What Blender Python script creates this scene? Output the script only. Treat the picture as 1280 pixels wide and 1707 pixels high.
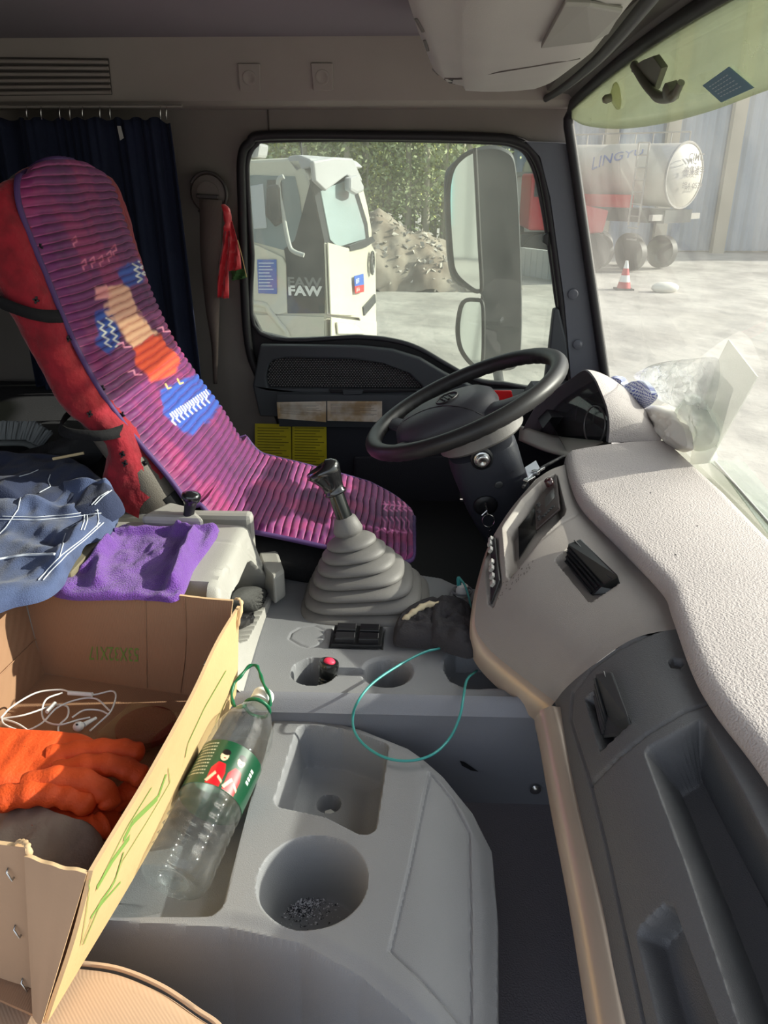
import bpy, bmesh, math, random
import numpy as np
from mathutils import Vector, Matrix
from mathutils.bvhtree import BVHTree
from mathutils.geometry import tessellate_polygon

for o in list(bpy.data.objects):
    bpy.data.objects.remove(o)
SC = bpy.context.scene
COL = SC.collection
random.seed(7)
rng = np.random.default_rng(7)

# ------------------------------------------------------------------ camera
F = 1282.0
CAM = np.array([0.0, 0.0, 1.05])
PITCH, YAW = math.radians(23.7), math.radians(2.0)
fw = np.array([-math.sin(YAW) * math.cos(PITCH), math.cos(YAW) * math.cos(PITCH), -math.sin(PITCH)])
rt = np.array([math.cos(YAW), math.sin(YAW), 0.0])
up = np.cross(rt, fw)
cd = bpy.data.cameras.new('camera')
cd.sensor_fit = 'HORIZONTAL'; cd.sensor_width = 36.0; cd.lens = F / 1280 * 36.0
cd.clip_start = 0.02; cd.clip_end = 300
co = bpy.data.objects.new('camera', cd); COL.objects.link(co)
M = Matrix.Identity(4)
for i in range(3):
    M[i][0] = rt[i]; M[i][1] = up[i]; M[i][2] = -fw[i]; M[i][3] = CAM[i]
co.matrix_world = M
SC.camera = co

# ------------------------------------------------------------------ world, sun, exposure
w = bpy.data.worlds.new('world'); SC.world = w; w.use_nodes = True
nt = w.node_tree; nt.nodes.clear()
wo = nt.nodes.new('ShaderNodeOutputWorld'); bg = nt.nodes.new('ShaderNodeBackground')
sky = nt.nodes.new('ShaderNodeTexSky'); sky.sky_type = 'NISHITA'; sky.sun_disc = False
sky.sun_elevation = math.radians(38); sky.sun_rotation = math.radians(60); sky.dust_density = 3.0; sky.air_density = 1.2
hs = nt.nodes.new('ShaderNodeHueSaturation'); hs.inputs['Saturation'].default_value = 0.45
nt.links.new(sky.outputs[0], hs.inputs['Color']); nt.links.new(hs.outputs[0], bg.inputs[0]); nt.links.new(bg.outputs[0], wo.inputs[0])
bg.inputs[1].default_value = 0.22
sl = bpy.data.lights.new('sun', 'SUN'); sl.energy = 6.5; sl.angle = math.radians(0.7); sl.color = (1.0, 0.93, 0.82)
so = bpy.data.objects.new('sun', sl); COL.objects.link(so)
SUN_FROM = Vector((1.0, 0.12, 0.47)).normalized()
so.rotation_euler = SUN_FROM.to_track_quat('Z', 'Y').to_euler()
so.location = (6, 1, 4)
SC.view_settings.view_transform = 'Standard'; SC.view_settings.look = 'None'
SC.view_settings.gamma = 1.0; SC.view_settings.use_curve_mapping = False
SC.view_settings.exposure = 0.78

# ------------------------------------------------------------------ helpers
def ray(px, py):
    return fw + rt * ((px - 640.0) / F) + up * ((853.5 - py) / F)
def Zp(px, py, z):
    d = ray(px, py); return CAM + d * ((z - CAM[2]) / d[2])
def Yp(px, py, y):
    d = ray(px, py); return CAM + d * (y / d[1])
def Xp(px, py, x):
    d = ray(px, py); return CAM + d * (x / d[0])
BV = {}
def hit(px, py, *names, lift=0.0, nrm=False, strict=False):
    d = Vector(ray(px, py)).normalized(); best = None
    for n in names:
        loc, no, i, dist = BV[n].ray_cast(Vector(CAM), d)
        if loc is not None and (best is None or dist < best[2]): best = (loc, no, dist)
    if best is None and strict: return None
    if best is None:                      # just past the rim: the surface point nearest to the ray
        bd = None
        for n in names:
            for s in np.linspace(0.3, 3.2, 120):
                l2, n2, i2, d2 = BV[n].find_nearest(Vector(CAM) + d * float(s))
                if bd is None or d2 < bd: bd = d2; best = (l2, n2, float(s))
        if bd > 0.05: print('FAR HIT', px, py, names, round(bd, 3))
    loc, no, dist = best
    if no.dot(d) > 0: no = -no
    p = np.array(loc + no * lift)
    return (p, np.array(no)) if nrm else p

def srgb(c):
    return tuple(((v / 255.0) / 12.92 if v / 255.0 <= 0.04045 else ((v / 255.0 + 0.055) / 1.055) ** 2.4) for v in c)
MATS = {}
def mat(name, col=(128, 128, 128), rough=0.5, metal=0.0, spec=0.5, bump=0.0, bscale=200.0, var=0.0, vscale=8.0,
        coat=0.0, sheen=0.0, attr=None, wave=None, trans=0.0, alpha=1.0, ior=1.45, emit=0.0, col2=None, bdetail=2.0, bdist=0.002):
    if name in MATS: return MATS[name]
    m = bpy.data.materials.new(name); m.use_nodes = True; t = m.node_tree; L = t.links
    b = t.nodes['Principled BSDF']
    c = srgb(col) + (1,)
    b.inputs['Base Color'].default_value = c; b.inputs['Roughness'].default_value = rough
    b.inputs['Metallic'].default_value = metal; b.inputs['Specular IOR Level'].default_value = spec
    b.inputs['Coat Weight'].default_value = coat; b.inputs['Coat Roughness'].default_value = 0.1
    b.inputs['Sheen Weight'].default_value = sheen; b.inputs['IOR'].default_value = ior
    b.inputs['Transmission Weight'].default_value = trans; b.inputs['Alpha'].default_value = alpha
    if emit: b.inputs['Emission Color'].default_value = c; b.inputs['Emission Strength'].default_value = emit
    tc = t.nodes.new('ShaderNodeTexCoord'); src = None
    if attr:
        a = t.nodes.new('ShaderNodeVertexColor'); a.layer_name = attr; src = a.outputs[0]
    if var or col2:
        n = t.nodes.new('ShaderNodeTexNoise'); n.inputs['Scale'].default_value = vscale; n.inputs['Detail'].default_value = 6
        L.new(tc.outputs['Object'], n.inputs['Vector'])
        if col2:
            r = t.nodes.new('ShaderNodeValToRGB'); r.color_ramp.elements[0].position = 0.42; r.color_ramp.elements[1].position = 0.62
            r.color_ramp.elements[0].color = c; r.color_ramp.elements[1].color = srgb(col2) + (1,)
            L.new(n.outputs['Fac'], r.inputs['Fac']); src = r.outputs[0]
        else:
            mr = t.nodes.new('ShaderNodeMapRange'); mr.inputs[1].default_value = 0.3; mr.inputs[2].default_value = 0.7
            mr.inputs[3].default_value = 1 - var; mr.inputs[4].default_value = 1 + var
            L.new(n.outputs['Fac'], mr.inputs[0])
            vm = t.nodes.new('ShaderNodeVectorMath'); vm.operation = 'SCALE'
            if src: L.new(src, vm.inputs[0])
            else: vm.inputs[0].default_value = c[:3]
            L.new(mr.outputs[0], vm.inputs['Scale']); src = vm.outputs[0]
    if src: L.new(src, b.inputs['Base Color'])
    h = None
    if bump:
        n2 = t.nodes.new('ShaderNodeTexNoise'); n2.inputs['Scale'].default_value = bscale; n2.inputs['Detail'].default_value = bdetail
        L.new(tc.outputs['Object'], n2.inputs['Vector']); h = n2.outputs['Fac']
    if wave:
        wv = t.nodes.new('ShaderNodeTexWave'); wv.inputs['Scale'].default_value = wave[0]; wv.bands_direction = wave[1]
        L.new(tc.outputs['Object'], wv.inputs['Vector'])
        if h:
            ad = t.nodes.new('ShaderNodeMath'); ad.operation = 'ADD'; L.new(h, ad.inputs[0]); L.new(wv.outputs['Fac'], ad.inputs[1]); h = ad.outputs[0]
        else: h = wv.outputs['Fac']
        if not bump: bump = wave[2]
    if h:
        bp = t.nodes.new('ShaderNodeBump'); bp.inputs['Strength'].default_value = bump; bp.inputs['Distance'].default_value = bdist
        L.new(h, bp.inputs['Height']); L.new(bp.outputs[0], b.inputs['Normal'])
    MATS[name] = m
    return m

def glassmat(name, col=(235, 240, 235), alpha=0.12, dust=0.12, dcol=(200, 200, 190), dscale=3.0, streak=True, rough=0.02):
    """thin pane: clear transmission tinted by col, a coat of dust (diffuse + translucent) and a fresnel mirror"""
    if name in MATS: return MATS[name]
    m = bpy.data.materials.new(name); m.use_nodes = True; t = m.node_tree; L = t.links; t.nodes.clear()
    out = t.nodes.new('ShaderNodeOutputMaterial')
    tr = t.nodes.new('ShaderNodeBsdfTransparent'); tr.inputs[0].default_value = srgb(col) + (1,)
    gl = t.nodes.new('ShaderNodeBsdfGlossy'); gl.inputs['Roughness'].default_value = rough
    fr = t.nodes.new('ShaderNodeFresnel'); fr.inputs[0].default_value = 1.5
    ge = t.nodes.new('ShaderNodeNewGeometry'); mi = t.nodes.new('ShaderNodeMapRange')      # same mirror strength from both sides of the pane
    mi.inputs[3].default_value = 1.45; mi.inputs[4].default_value = 1 / 1.45
    L.new(ge.outputs['Backfacing'], mi.inputs[0]); L.new(mi.outputs[0], fr.inputs[0])
    m1 = t.nodes.new('ShaderNodeMixShader'); L.new(fr.outputs[0], m1.inputs[0]); L.new(tr.outputs[0], m1.inputs[1]); L.new(gl.outputs[0], m1.inputs[2])
    df = t.nodes.new('ShaderNodeBsdfDiffuse'); df.inputs[0].default_value = srgb(dcol) + (1,)
    tl = t.nodes.new('ShaderNodeBsdfTranslucent'); tl.inputs[0].default_value = srgb(dcol) + (1,)
    m2 = t.nodes.new('ShaderNodeMixShader'); m2.inputs[0].default_value = 0.5; L.new(df.outputs[0], m2.inputs[1]); L.new(tl.outputs[0], m2.inputs[2])
    tc = t.nodes.new('ShaderNodeTexCoord'); mp = t.nodes.new('ShaderNodeMapping')
    mp.inputs['Scale'].default_value = (1, 4 if streak else 1, 0.7 if streak else 1)
    n = t.nodes.new('ShaderNodeTexNoise'); n.inputs['Scale'].default_value = dscale; n.inputs['Detail'].default_value = 8; n.inputs['Roughness'].default_value = 0.65
    L.new(tc.outputs['Object'], mp.inputs[0]); L.new(mp.outputs[0], n.inputs['Vector'])
    mr = t.nodes.new('ShaderNodeMapRange'); mr.inputs[1].default_value = 0.3; mr.inputs[2].default_value = 0.75
    mr.inputs[3].default_value = dust * 0.4; mr.inputs[4].default_value = min(dust * 1.7, 1)
    L.new(n.outputs['Fac'], mr.inputs[0])
    m3 = t.nodes.new('ShaderNodeMixShader'); L.new(mr.outputs[0], m3.inputs[0]); L.new(m1.outputs[0], m3.inputs[1]); L.new(m2.outputs[0], m3.inputs[2])
    L.new(m3.outputs[0], out.inputs[0])
    MATS[name] = m
    return m

WL = {}
def sub(a, b): return (a[0] - b[0], a[1] - b[1], a[2] - b[2])
def thing(name, label, cat, loc, group=None, kind=None):
    o = bpy.data.objects.new(name, None); o.empty_display_size = 0.02; COL.objects.link(o)
    o.location = tuple(float(v) for v in loc); WL[o.name] = o.location.copy()
    tag(o, label, cat, group, kind); return o
def tag(o, label=None, cat=None, group=None, kind=None):
    if label: o['label'] = label
    if cat: o['category'] = cat
    if group: o['group'] = group
    if kind: o['kind'] = kind
    return o
class MB:
    """collects world-space vertices and faces, builds ONE mesh object"""
    def __init__(s): s.v = []; s.f = []; s.c = []; s.mi = []
    def add(s, vs, fs, col=None, mi=0):
        n = len(s.v); s.v += [tuple(float(c) for c in p) for p in vs]
        s.f += [tuple(i + n for i in f) for f in fs]; s.mi += [mi] * len(fs)
        if col is not None: s.c += list(col)
        return s
    def box(s, c, size, R=None, mi=0):
        c = np.array(c, float); h = np.array(size, float) / 2; vs = []
        for sx in (-1, 1):
            for sy in (-1, 1):
                for sz in (-1, 1):
                    p = np.array([sx, sy, sz]) * h
                    if R is not None: p = R @ p
                    vs.append(c + p)
        return s.add(vs, [(0, 1, 3, 2), (4, 6, 7, 5), (0, 4, 5, 1), (2, 3, 7, 6), (0, 2, 6, 4), (1, 5, 7, 3)], mi=mi)
    def tube(s, pts, r, n=8, closed=False, cap=True, mi=0, flat=1.0):
        P = [np.array(p, float) for p in pts]; N = len(P)
        rs = r if hasattr(r, '__len__') else [r] * N
        prev = None; rings = []
        for i in range(N):
            a = P[(i - 1) % N] if (closed or i > 0) else P[i]; b = P[(i + 1) % N] if (closed or i < N - 1) else P[i]
            t = b - a; t = t / (np.linalg.norm(t) + 1e-12)
            if prev is None:
                q = np.array([0, 0, 1.0]) if abs(t[2]) < 0.9 else np.array([1.0, 0, 0])
                u = np.cross(t, q)
            else: u = prev - t * np.dot(prev, t)
            u /= np.linalg.norm(u) + 1e-12; prev = u; v = np.cross(t, u)
            rings.append([P[i] + rs[i] * (u * math.cos(k * 2 * math.pi / n) + flat * v * math.sin(k * 2 * math.pi / n)) for k in range(n)])
        vs = [p for rg in rings for p in rg]; fs = []
        for i in range(N if closed else N - 1):
            j = (i + 1) % N
            for k in range(n): fs.append((i * n + k, i * n + (k + 1) % n, j * n + (k + 1) % n, j * n + k))
        if not closed and cap: fs.append(tuple(range(n))[::-1]); fs.append(tuple((N - 1) * n + k for k in range(n)))
        return s.add(vs, fs, mi=mi)
    def grid(s, A, cu=False, cv=False, col=None, mi=0):
        A = np.asarray(A, float); nu, nv = A.shape[:2]; fs = []
        for i in range(nu if cu else nu - 1):
            for j in range(nv if cv else nv - 1):
                i2, j2 = (i + 1) % nu, (j + 1) % nv
                fs.append((i * nv + j, i2 * nv + j, i2 * nv + j2, i * nv + j2))
        return s.add(A.reshape(-1, 3), fs, col=None if col is None else np.asarray(col).reshape(-1, 3), mi=mi)
    def lathe(s, o, ax, prof, n=24, mi=0, sq=None, cap=True):
        """profile of (radius, height) along axis ax from o; sq = superellipse exponent"""
        o = np.array(o, float); ax = np.array(ax, float); ax /= np.linalg.norm(ax)
        q = np.array([0, 1.0, 0]) if abs(ax[1]) < 0.9 else np.array([1.0, 0, 0])
        u = q - ax * np.dot(q, ax); u /= np.linalg.norm(u); v = np.cross(ax, u)
        vs = []
        for (r, h) in prof:
            for k in range(n):
                a = 2 * math.pi * k / n; cc, ss = math.cos(a), math.sin(a); k2 = 1.0
                if sq: k2 = (abs(cc) ** sq + abs(ss) ** sq) ** (-1.0 / sq)
                vs.append(o + ax * h + (u * cc + v * ss) * r * k2)
        fs = [(i * n + k, i * n + (k + 1) % n, (i + 1) * n + (k + 1) % n, (i + 1) * n + k) for i in range(len(prof) - 1) for k in range(n)]
        if cap:
            if prof[0][0] > 1e-4: fs.append(tuple(range(n))[::-1])
            if prof[-1][0] > 1e-4: fs.append(tuple((len(prof) - 1) * n + k for k in range(n)))
        return s.add(vs, fs, mi=mi)
    def prism(s, poly, off, holes=(), mi=0):
        """planar 3-D polygon (with holes) extruded by the vector off"""
        loops = [[Vector(tuple(float(c) for c in p)) for p in poly]] + [[Vector(tuple(float(c) for c in p)) for p in h] for h in holes]
        flat = [p for l in loops for p in l]; tri = tessellate_polygon(loops); n = len(flat); off = Vector(tuple(float(c) for c in off))
        vs = flat + [p + off for p in flat]
        fs = [tuple(t) for t in tri] + [tuple(i + n for i in t[::-1]) for t in tri]; k = 0
        for l in loops:
            m = len(l)
            for i in range(m): fs.append((k + i, k + (i + 1) % m, k + (i + 1) % m + n, k + i + n))
            k += m
        return s.add(vs, fs, mi=mi)
    def ball(s, c, r, n=10, m=7, R=None, mi=0):
        c = np.array(c, float); r = np.array(r if hasattr(r, '__len__') else (r, r, r), float); A = np.zeros((m, n, 3))
        for i in range(m):
            th = math.pi * i / (m - 1)
            for j in range(n):
                ph = 2 * math.pi * j / n; p = np.array([math.sin(th) * math.cos(ph), math.sin(th) * math.sin(ph), math.cos(th)]) * r
                A[i, j] = c + (R @ p if R is not None else p)
        return s.grid(A, cv=True, mi=mi)
    def build(s, name, m, parent=None, smooth=40, bevel=0.0, seg=2, bv=None, label=None, solid=0.0, subsurf=0, solid_off=-1):
        me = bpy.data.meshes.new(name); V = np.array(s.v)
        if parent is not None: org = np.array(WL[parent.name])
        else:
            lo, hi = V.min(0), V.max(0); org = np.array([(lo[0] + hi[0]) / 2, (lo[1] + hi[1]) / 2, lo[2]])
        me.from_pydata((V - org).tolist(), [], s.f); 
        ms = m if isinstance(m, (list, tuple)) else [m]
        for q in ms: me.materials.append(q)
        if len(ms) > 1: me.polygons.foreach_set('material_index', s.mi)
        if s.c:
            ca = me.color_attributes.new('Col', 'FLOAT_COLOR', 'POINT')
            arr = np.ones((len(V), 4)); arr[:, :3] = np.array(s.c); ca.data.foreach_set('color', arr.ravel())
        bm = bmesh.new(); bm.from_mesh(me); bmesh.ops.recalc_face_normals(bm, faces=bm.faces); bm.to_mesh(me); bm.free()
        if smooth:
            me.polygons.foreach_set('use_smooth', [True] * len(me.polygons)); me.set_sharp_from_angle(angle=math.radians(smooth))
        me.update()
        o = bpy.data.objects.new(name, me); COL.objects.link(o)
        if parent is not None: o.parent = parent; WL[o.name] = Vector(org)
        else: o.location = org; WL[o.name] = Vector(org)
        if subsurf:
            q = o.modifiers.new('sub', 'SUBSURF'); q.levels = q.render_levels = subsurf
        if solid:
            q = o.modifiers.new('solid', 'SOLIDIFY'); q.thickness = solid; q.offset = solid_off
        if bevel:
            q = o.modifiers.new('bevel', 'BEVEL'); q.width = bevel; q.segments = seg; q.limit_method = 'ANGLE'; q.angle_limit = math.radians(35)
            q.harden_normals = False
        if bv: BV[bv] = BVHTree.FromPolygons([Vector(tuple(p)) for p in V], s.f)
        if label: o['label'] = label
        return o
def smoothstep(x, a, b):
    t = np.clip((x - a) / (b - a), 0, 1); return t * t * (3 - 2 * t)
def sdpoly(X, Y, poly):
    """signed distance to a 2-D polygon, negative inside"""
    P = np.array(poly, float)[:, :2]; d = np.full(X.shape, 1e9); ins = np.zeros(X.shape, bool)
    for i in range(len(P)):
        a, b = P[i], P[(i + 1) % len(P)]; e = b - a; wx, wy = X - a[0], Y - a[1]
        t = np.clip((wx * e[0] + wy * e[1]) / (e @ e + 1e-12), 0, 1); d = np.minimum(d, np.hypot(wx - e[0] * t, wy - e[1] * t))
        c = ((a[1] <= Y) & (b[1] > Y)) | ((b[1] <= Y) & (a[1] > Y))
        xi = a[0] + (Y - a[1]) / (e[1] if abs(e[1]) > 1e-12 else 1e-12) * e[0]; ins ^= c & (X < xi)
    return np.where(ins, -d, d)
def sdround(X, Y, poly, r):
    """distance to the polygon with its corners rounded by r"""
    P = np.array(poly, float)[:, :2]; c = P.mean(0); Q = []
    A = 0.5 * sum(P[i][0] * P[(i + 1) % len(P)][1] - P[(i + 1) % len(P)][0] * P[i][1] for i in range(len(P))); s = 1 if A > 0 else -1
    for i in range(len(P)):
        a, b, d = P[i - 1], P[i], P[(i + 1) % len(P)]; e1 = (b - a) / (np.linalg.norm(b - a) + 1e-9); e2 = (d - b) / (np.linalg.norm(d - b) + 1e-9)
        n = np.array([-e1[1] - e2[1], e1[0] + e2[0]]) * s; k = 1 + e1 @ e2; Q.append(b + n * r / max(k, .35))
    return sdpoly(X, Y, Q) - r
def sdcirc(X, Y, c, r, sx=1.0): return np.hypot((X - c[0]) / sx, Y - c[1]) - r
def cr(P, n, closed=False):
    """Catmull-Rom resample of control points (k x ...) to n samples"""
    P = np.asarray(P, float); k = len(P); out = []
    T = np.linspace(0, k if closed else k - 1, n, endpoint=not closed)
    for t in T:
        i = int(min(math.floor(t), k - 1 if closed else k - 2)); f = t - i
        g = (lambda j: P[j % k]) if closed else (lambda j: P[j] if 0 <= j < k else (2 * P[0] - P[1] if j < 0 else 2 * P[-1] - P[-2]))
        a, b, c, d = g(i - 1), g(i), g(i + 1), g(i + 2)
        out.append(0.5 * ((2 * b) + (c - a) * f + (2 * a - 5 * b + 4 * c - d) * f * f + (3 * b - a - 3 * c + d) * f ** 3))
    return np.array(out)
def lerp_path(P, n):
    P = np.asarray(P, float); d = np.r_[0, np.cumsum(np.linalg.norm(np.diff(P, axis=0), axis=1))]; t = np.linspace(0, d[-1], n)
    return np.stack([np.interp(t, d, P[:, k]) for k in range(P.shape[1])], 1)
def patch(C, nu, nv):
    A = cr(np.asarray(C, float), nu); return np.swapaxes(cr(np.swapaxes(A, 0, 1), nv), 0, 1)
def coons(b0, b1, c0, c1, nu, nv):
    """b0, b1 run along u; c0, c1 run along v from b0 to b1"""
    b0, b1, c0, c1 = [lerp_path(cr(p, 40) if len(p) > 2 else p, n) for p, n in ((b0, nu), (b1, nu), (c0, nv), (c1, nv))]
    u = np.linspace(0, 1, nu)[:, None, None]; v = np.linspace(0, 1, nv)[None, :, None]
    S = (1 - v) * b0[:, None] + v * b1[:, None] + (1 - u) * c0[None] + u * c1[None]
    return S - ((1 - u) * (1 - v) * b0[0] + u * (1 - v) * b0[-1] + (1 - u) * v * b1[0] + u * v * b1[-1])
def normals(A):
    du = np.gradient(A, axis=0); dv = np.gradient(A, axis=1); n = np.cross(du, dv); return n / (np.linalg.norm(n, axis=2, keepdims=True) + 1e-12)
def vnoise(X, Y, s, seed=0, oct=3):
    """smooth value noise"""
    r = np.random.default_rng(seed); tot = np.zeros_like(X, float); amp = 1.0
    for o in range(oct):
        G = r.random((64, 64)) * 2 - 1; x = X * s; y = Y * s; xi = np.floor(x).astype(int); yi = np.floor(y).astype(int)
        fx, fy = x - xi, y - yi; fx = fx * fx * (3 - 2 * fx); fy = fy * fy * (3 - 2 * fy)
        g = lambda a, b: G[a % 64, b % 64]
        tot += amp * ((g(xi, yi) * (1 - fx) + g(xi + 1, yi) * fx) * (1 - fy) + (g(xi, yi + 1) * (1 - fx) + g(xi + 1, yi + 1) * fx) * fy)
        s *= 2.03; amp *= 0.5
    return tot
FCUR = {}
def text_mb(s, org, ex, ey, h, mb=None, depth=0.0, width=None, wrap=None, bold=0.0):
    """letters as flat polygons: ex, ey unit axes, h letter height"""
    mb = mb or MB()
    key, s = (s, bold), s
    if key not in FCUR:
        c = bpy.data.curves.new('lettering', 'FONT'); c.body = s; c.size = 1.0; c.resolution_u = 3; c.offset = bold
        o = bpy.data.objects.new('lettering', c); COL.objects.link(o); bpy.context.view_layer.update()
        me = bpy.data.meshes.new_from_object(o.evaluated_get(bpy.context.evaluated_depsgraph_get()))
        FCUR[key] = ([tuple(v.co) for v in me.vertices], [tuple(p.vertices) for p in me.polygons])
        bpy.data.objects.remove(o); bpy.data.curves.remove(c); bpy.data.meshes.remove(me)
    vs, fs = FCUR[key]; V = np.array(vs); V[:, 0] -= V[:, 0].min(); V[:, 1] -= V[:, 1].min()
    hh = V[:, 1].max(); ww = V[:, 0].max(); sy = h / hh; sx = (width / ww) if width else sy
    org, ex, ey = [np.array(a, float) for a in (org, ex, ey)]
    W = [org + ex * (p[0] * sx) + ey * (p[1] * sy) for p in V]
    if wrap: W = [wrap(p) for p in W]
    return mb.add(W, fs)
def unit(v): v = np.array(v, float); return v / np.linalg.norm(v)
def rotm(axis, ang): return np.array(Matrix.Rotation(ang, 3, Vector(tuple(float(c) for c in axis))))
def basis(x, z):
    """columns x, y, z orthonormal from approximate x and z"""
    z = unit(z); x = np.array(x, float); x = unit(x - z * (x @ z)); return np.stack([x, np.cross(z, x), z], 1)
# ------------------------------------------------------------------ materials
m_ceil = mat('ceiling felt', (124, 116, 123), 0.95, bump=0.25, bscale=500)
m_head = mat('header plastic', (146, 139, 132), 0.7, bump=0.15, bscale=700, var=0.04)
m_wall = mat('wall vinyl', (120, 114, 108), 0.75, bump=0.15, bscale=700, var=0.05)
m_rub = mat('black rubber', (30, 29, 32), 0.55, bump=0.1, bscale=300)
m_blk = mat('black plastic', (24, 25, 28), 0.42, bump=0.1, bscale=900)
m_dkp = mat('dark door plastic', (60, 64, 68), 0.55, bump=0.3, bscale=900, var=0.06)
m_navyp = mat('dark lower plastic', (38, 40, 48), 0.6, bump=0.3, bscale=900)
m_pil = mat('pillar plastic', (88, 91, 99), 0.5, bump=0.2, bscale=900)
m_grey = mat('console grey plastic', (132, 133, 136), 0.48, bump=0.35, bscale=900, bdetail=3, var=0.05, vscale=5)
m_cream = mat('rear console plastic', (160, 158, 152), 0.5, bump=0.3, bscale=900, var=0.05)
m_pad = mat('dash pad', (178, 170, 168), 0.72, bump=0.9, bscale=330, bdetail=1, var=0.03)
m_stack = mat('centre stack plastic', (146, 139, 134), 0.5, bump=0.3, bscale=900, var=0.05)
m_glov = mat('glove panel plastic', (92, 92, 94), 0.42, bump=0.4, bscale=700, var=0.05)
m_trimb = mat('beige metallic trim', (186, 168, 152), 0.3, metal=0.35, spec=0.6, var=0.04)
m_mat = mat('floor mat', (128, 125, 132), 0.9, bump=0.6, bscale=400)
m_met = mat('bright metal', (190, 190, 190), 0.25, metal=1.0)
m_white = mat('white plastic', (228, 228, 224), 0.35)
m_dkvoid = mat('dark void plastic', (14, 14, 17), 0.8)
g_side = glassmat('side window glass', (228, 234, 228), dust=0.14, dcol=(205, 205, 195))
g_wind = glassmat('windscreen glass', (222, 228, 224), dust=0.20, dcol=(176, 176, 170), dscale=3.5, streak=False)

# ------------------------------------------------------------------ cab shell
WY = 2.3
def tri_wall(name, poly, off, m, holes=(), label=None, kind='structure'):
    b = MB(); b.prism(poly, off, holes); o = b.build(name, m, None, 0); o['kind'] = kind
    if label: o['label'] = label
    return o
b = MB(); b.box((-0.25, 1.2, 0.045), (2.3, 2.2, 0.09)); o = b.build('floor', m_mat, None, 0, bevel=0.005); o['kind'] = 'structure'
b = MB()
cz = Yp(300, 68, 2.18)[2]
A = np.zeros((30, 30, 3))
for i in range(30):
    for j in range(30):
        A[i, j] = (-1.35 + 1.85 * i / 29, 0.08 + 2.3 * j / 29, cz + 0.012 * math.sin(math.pi * j / 29))
b.grid(A); o = b.build('ceiling', m_ceil, None, 60, solid=0.03, solid_off=1); o['kind'] = 'structure'

opening = [(436, 640), (412, 560), (403, 330), (403, 262), (416, 238), (445, 226), (620, 226), (800, 229), (862, 236), (893, 262), (912, 330), (935, 500), (948, 640)]
OP = [Yp(x, y, WY) for x, y in opening]
zf = 0.09
door_hole = OP + [np.array([OP[-1][0] - 0.02, WY, 0.16]), np.array([-0.36, WY, 0.16])]
top_r = Yp(950, 180, WY); bot_r = Yp(1018, 640, WY)
wall = [(-1.35, WY, zf), (bot_r[0] + 0.05, WY, zf), (bot_r[0], WY, bot_r[2]), (top_r[0], WY, top_r[2]), (top_r[0] - 0.05, WY, cz + 0.05), (-1.35, WY, cz + 0.05)]
tri_wall('wall_left', wall, (0, 0.05, 0), m_wall, [door_hole])
tri_wall('wall_back', [(-1.35, 0.1, zf), (-1.35, WY, zf), (-1.35, WY, cz + 0.03), (-1.35, 0.1, cz + 0.03)], (-0.03, 0, 0), m_wall)
# ledge on the rear wall seen behind the curtain
b = MB(); b.box((-1.32, 1.75, 0.62), (0.06, 1.0, 0.035)); b.box((-1.32, 1.75, 0.55), (0.06, 1.0, 0.03)); o = b.build('trim_1', m_wall, None, 0, bevel=0.008); o['kind'] = 'structure'

# header trim along the left side: a sloped strip from the ceiling seam to the ledge above the window
za, zb = Yp(300, 70, 2.16)[2], Yp(300, 177, 2.22)[2]
prof = [(2.15, cz + 0.004), (2.155, za - 0.004), (2.20, zb + 0.010), (2.215, zb + 0.002), (2.225, zb), (2.30, zb - 0.003)]
b = MB(); A = np.array([[(x, y, z) for (y, z) in prof] for x in (-1.35, -0.5, 0.46)]); b.grid(A)
o = b.build('trim_2', m_head, None, 25, bv='header'); o['kind'] = 'structure'
# vertical joint in the wall lining above the window
p = Yp(445, 180, WY); q = Yp(450, 226, WY)
b = MB(); b.box(((p[0] + q[0]) / 2, WY - 0.001, (p[2] + q[2]) / 2), (0.004, 0.004, p[2] - q[2])); o = b.build('trim_3', mat('joint shade', (72, 67, 62), 0.8), None, 0); o['kind'] = 'structure'

# louvre vent in the header
vp = hit(60, 128, 'header')
t = thing('wall_vent', 'slatted grey air vent in the header panel above the curtain', 'vent', vp)
c4 = [hit(x, y, 'header', lift=0.001) for x, y in ((-60, 94), (182, 97), (188, 157), (-60, 160))]
dn = unit(c4[2] - c4[1]); xx = unit(c4[1] - c4[0]); nn = unit(np.cross(xx, dn)); nn = nn if nn[1] < 0 else -nn
b = MB(); b.prism([c + nn * 0.002 for c in c4], nn * 0.002); b.build('frame', mat('vent shade', (66, 62, 58), 0.8), t, 0, bevel=0.001)
for k in range(6):
    f = (k + 0.5) / 6; a = c4[0] * (1 - f) + c4[3] * f; c = c4[1] * (1 - f) + c4[2] * f
    b = MB(); b.tube([a + nn * 0.006, c + nn * 0.006 - xx * 0.002], 0.0056, 8, flat=0.8); b.build('slat', m_head, t, 60)
# two square clip caps
for i, (x0, x1, y0, y1) in enumerate(((396, 434, 105, 152), (518, 555, 104, 150))):
    P = [hit(x, y, 'header') for x, y in ((x0, y0), (x1, y0), (x1 + 1, y1), (x0 + 4, y1))]; c = sum(P) / 4
    t = thing('clip_cap', ('square clip cap with a dimple on the header, nearer the vent' if i == 0 else 'square clip cap with a dimple on the header, nearer the window middle'), 'cap', c, 'clip caps on the header panel')
    b = MB(); b.prism(P, nn * 0.006); b.build('base', m_head, t, 0, bevel=0.0028, seg=2)
    b = MB(); b.lathe(c + nn * 0.005, nn, [(0.018, 0), (0.017, 0.0025), (0.013, 0.003), (0.010, 0.0015), (0.0, 0.001)], 20); b.build('button', m_head, t, 40)

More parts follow.
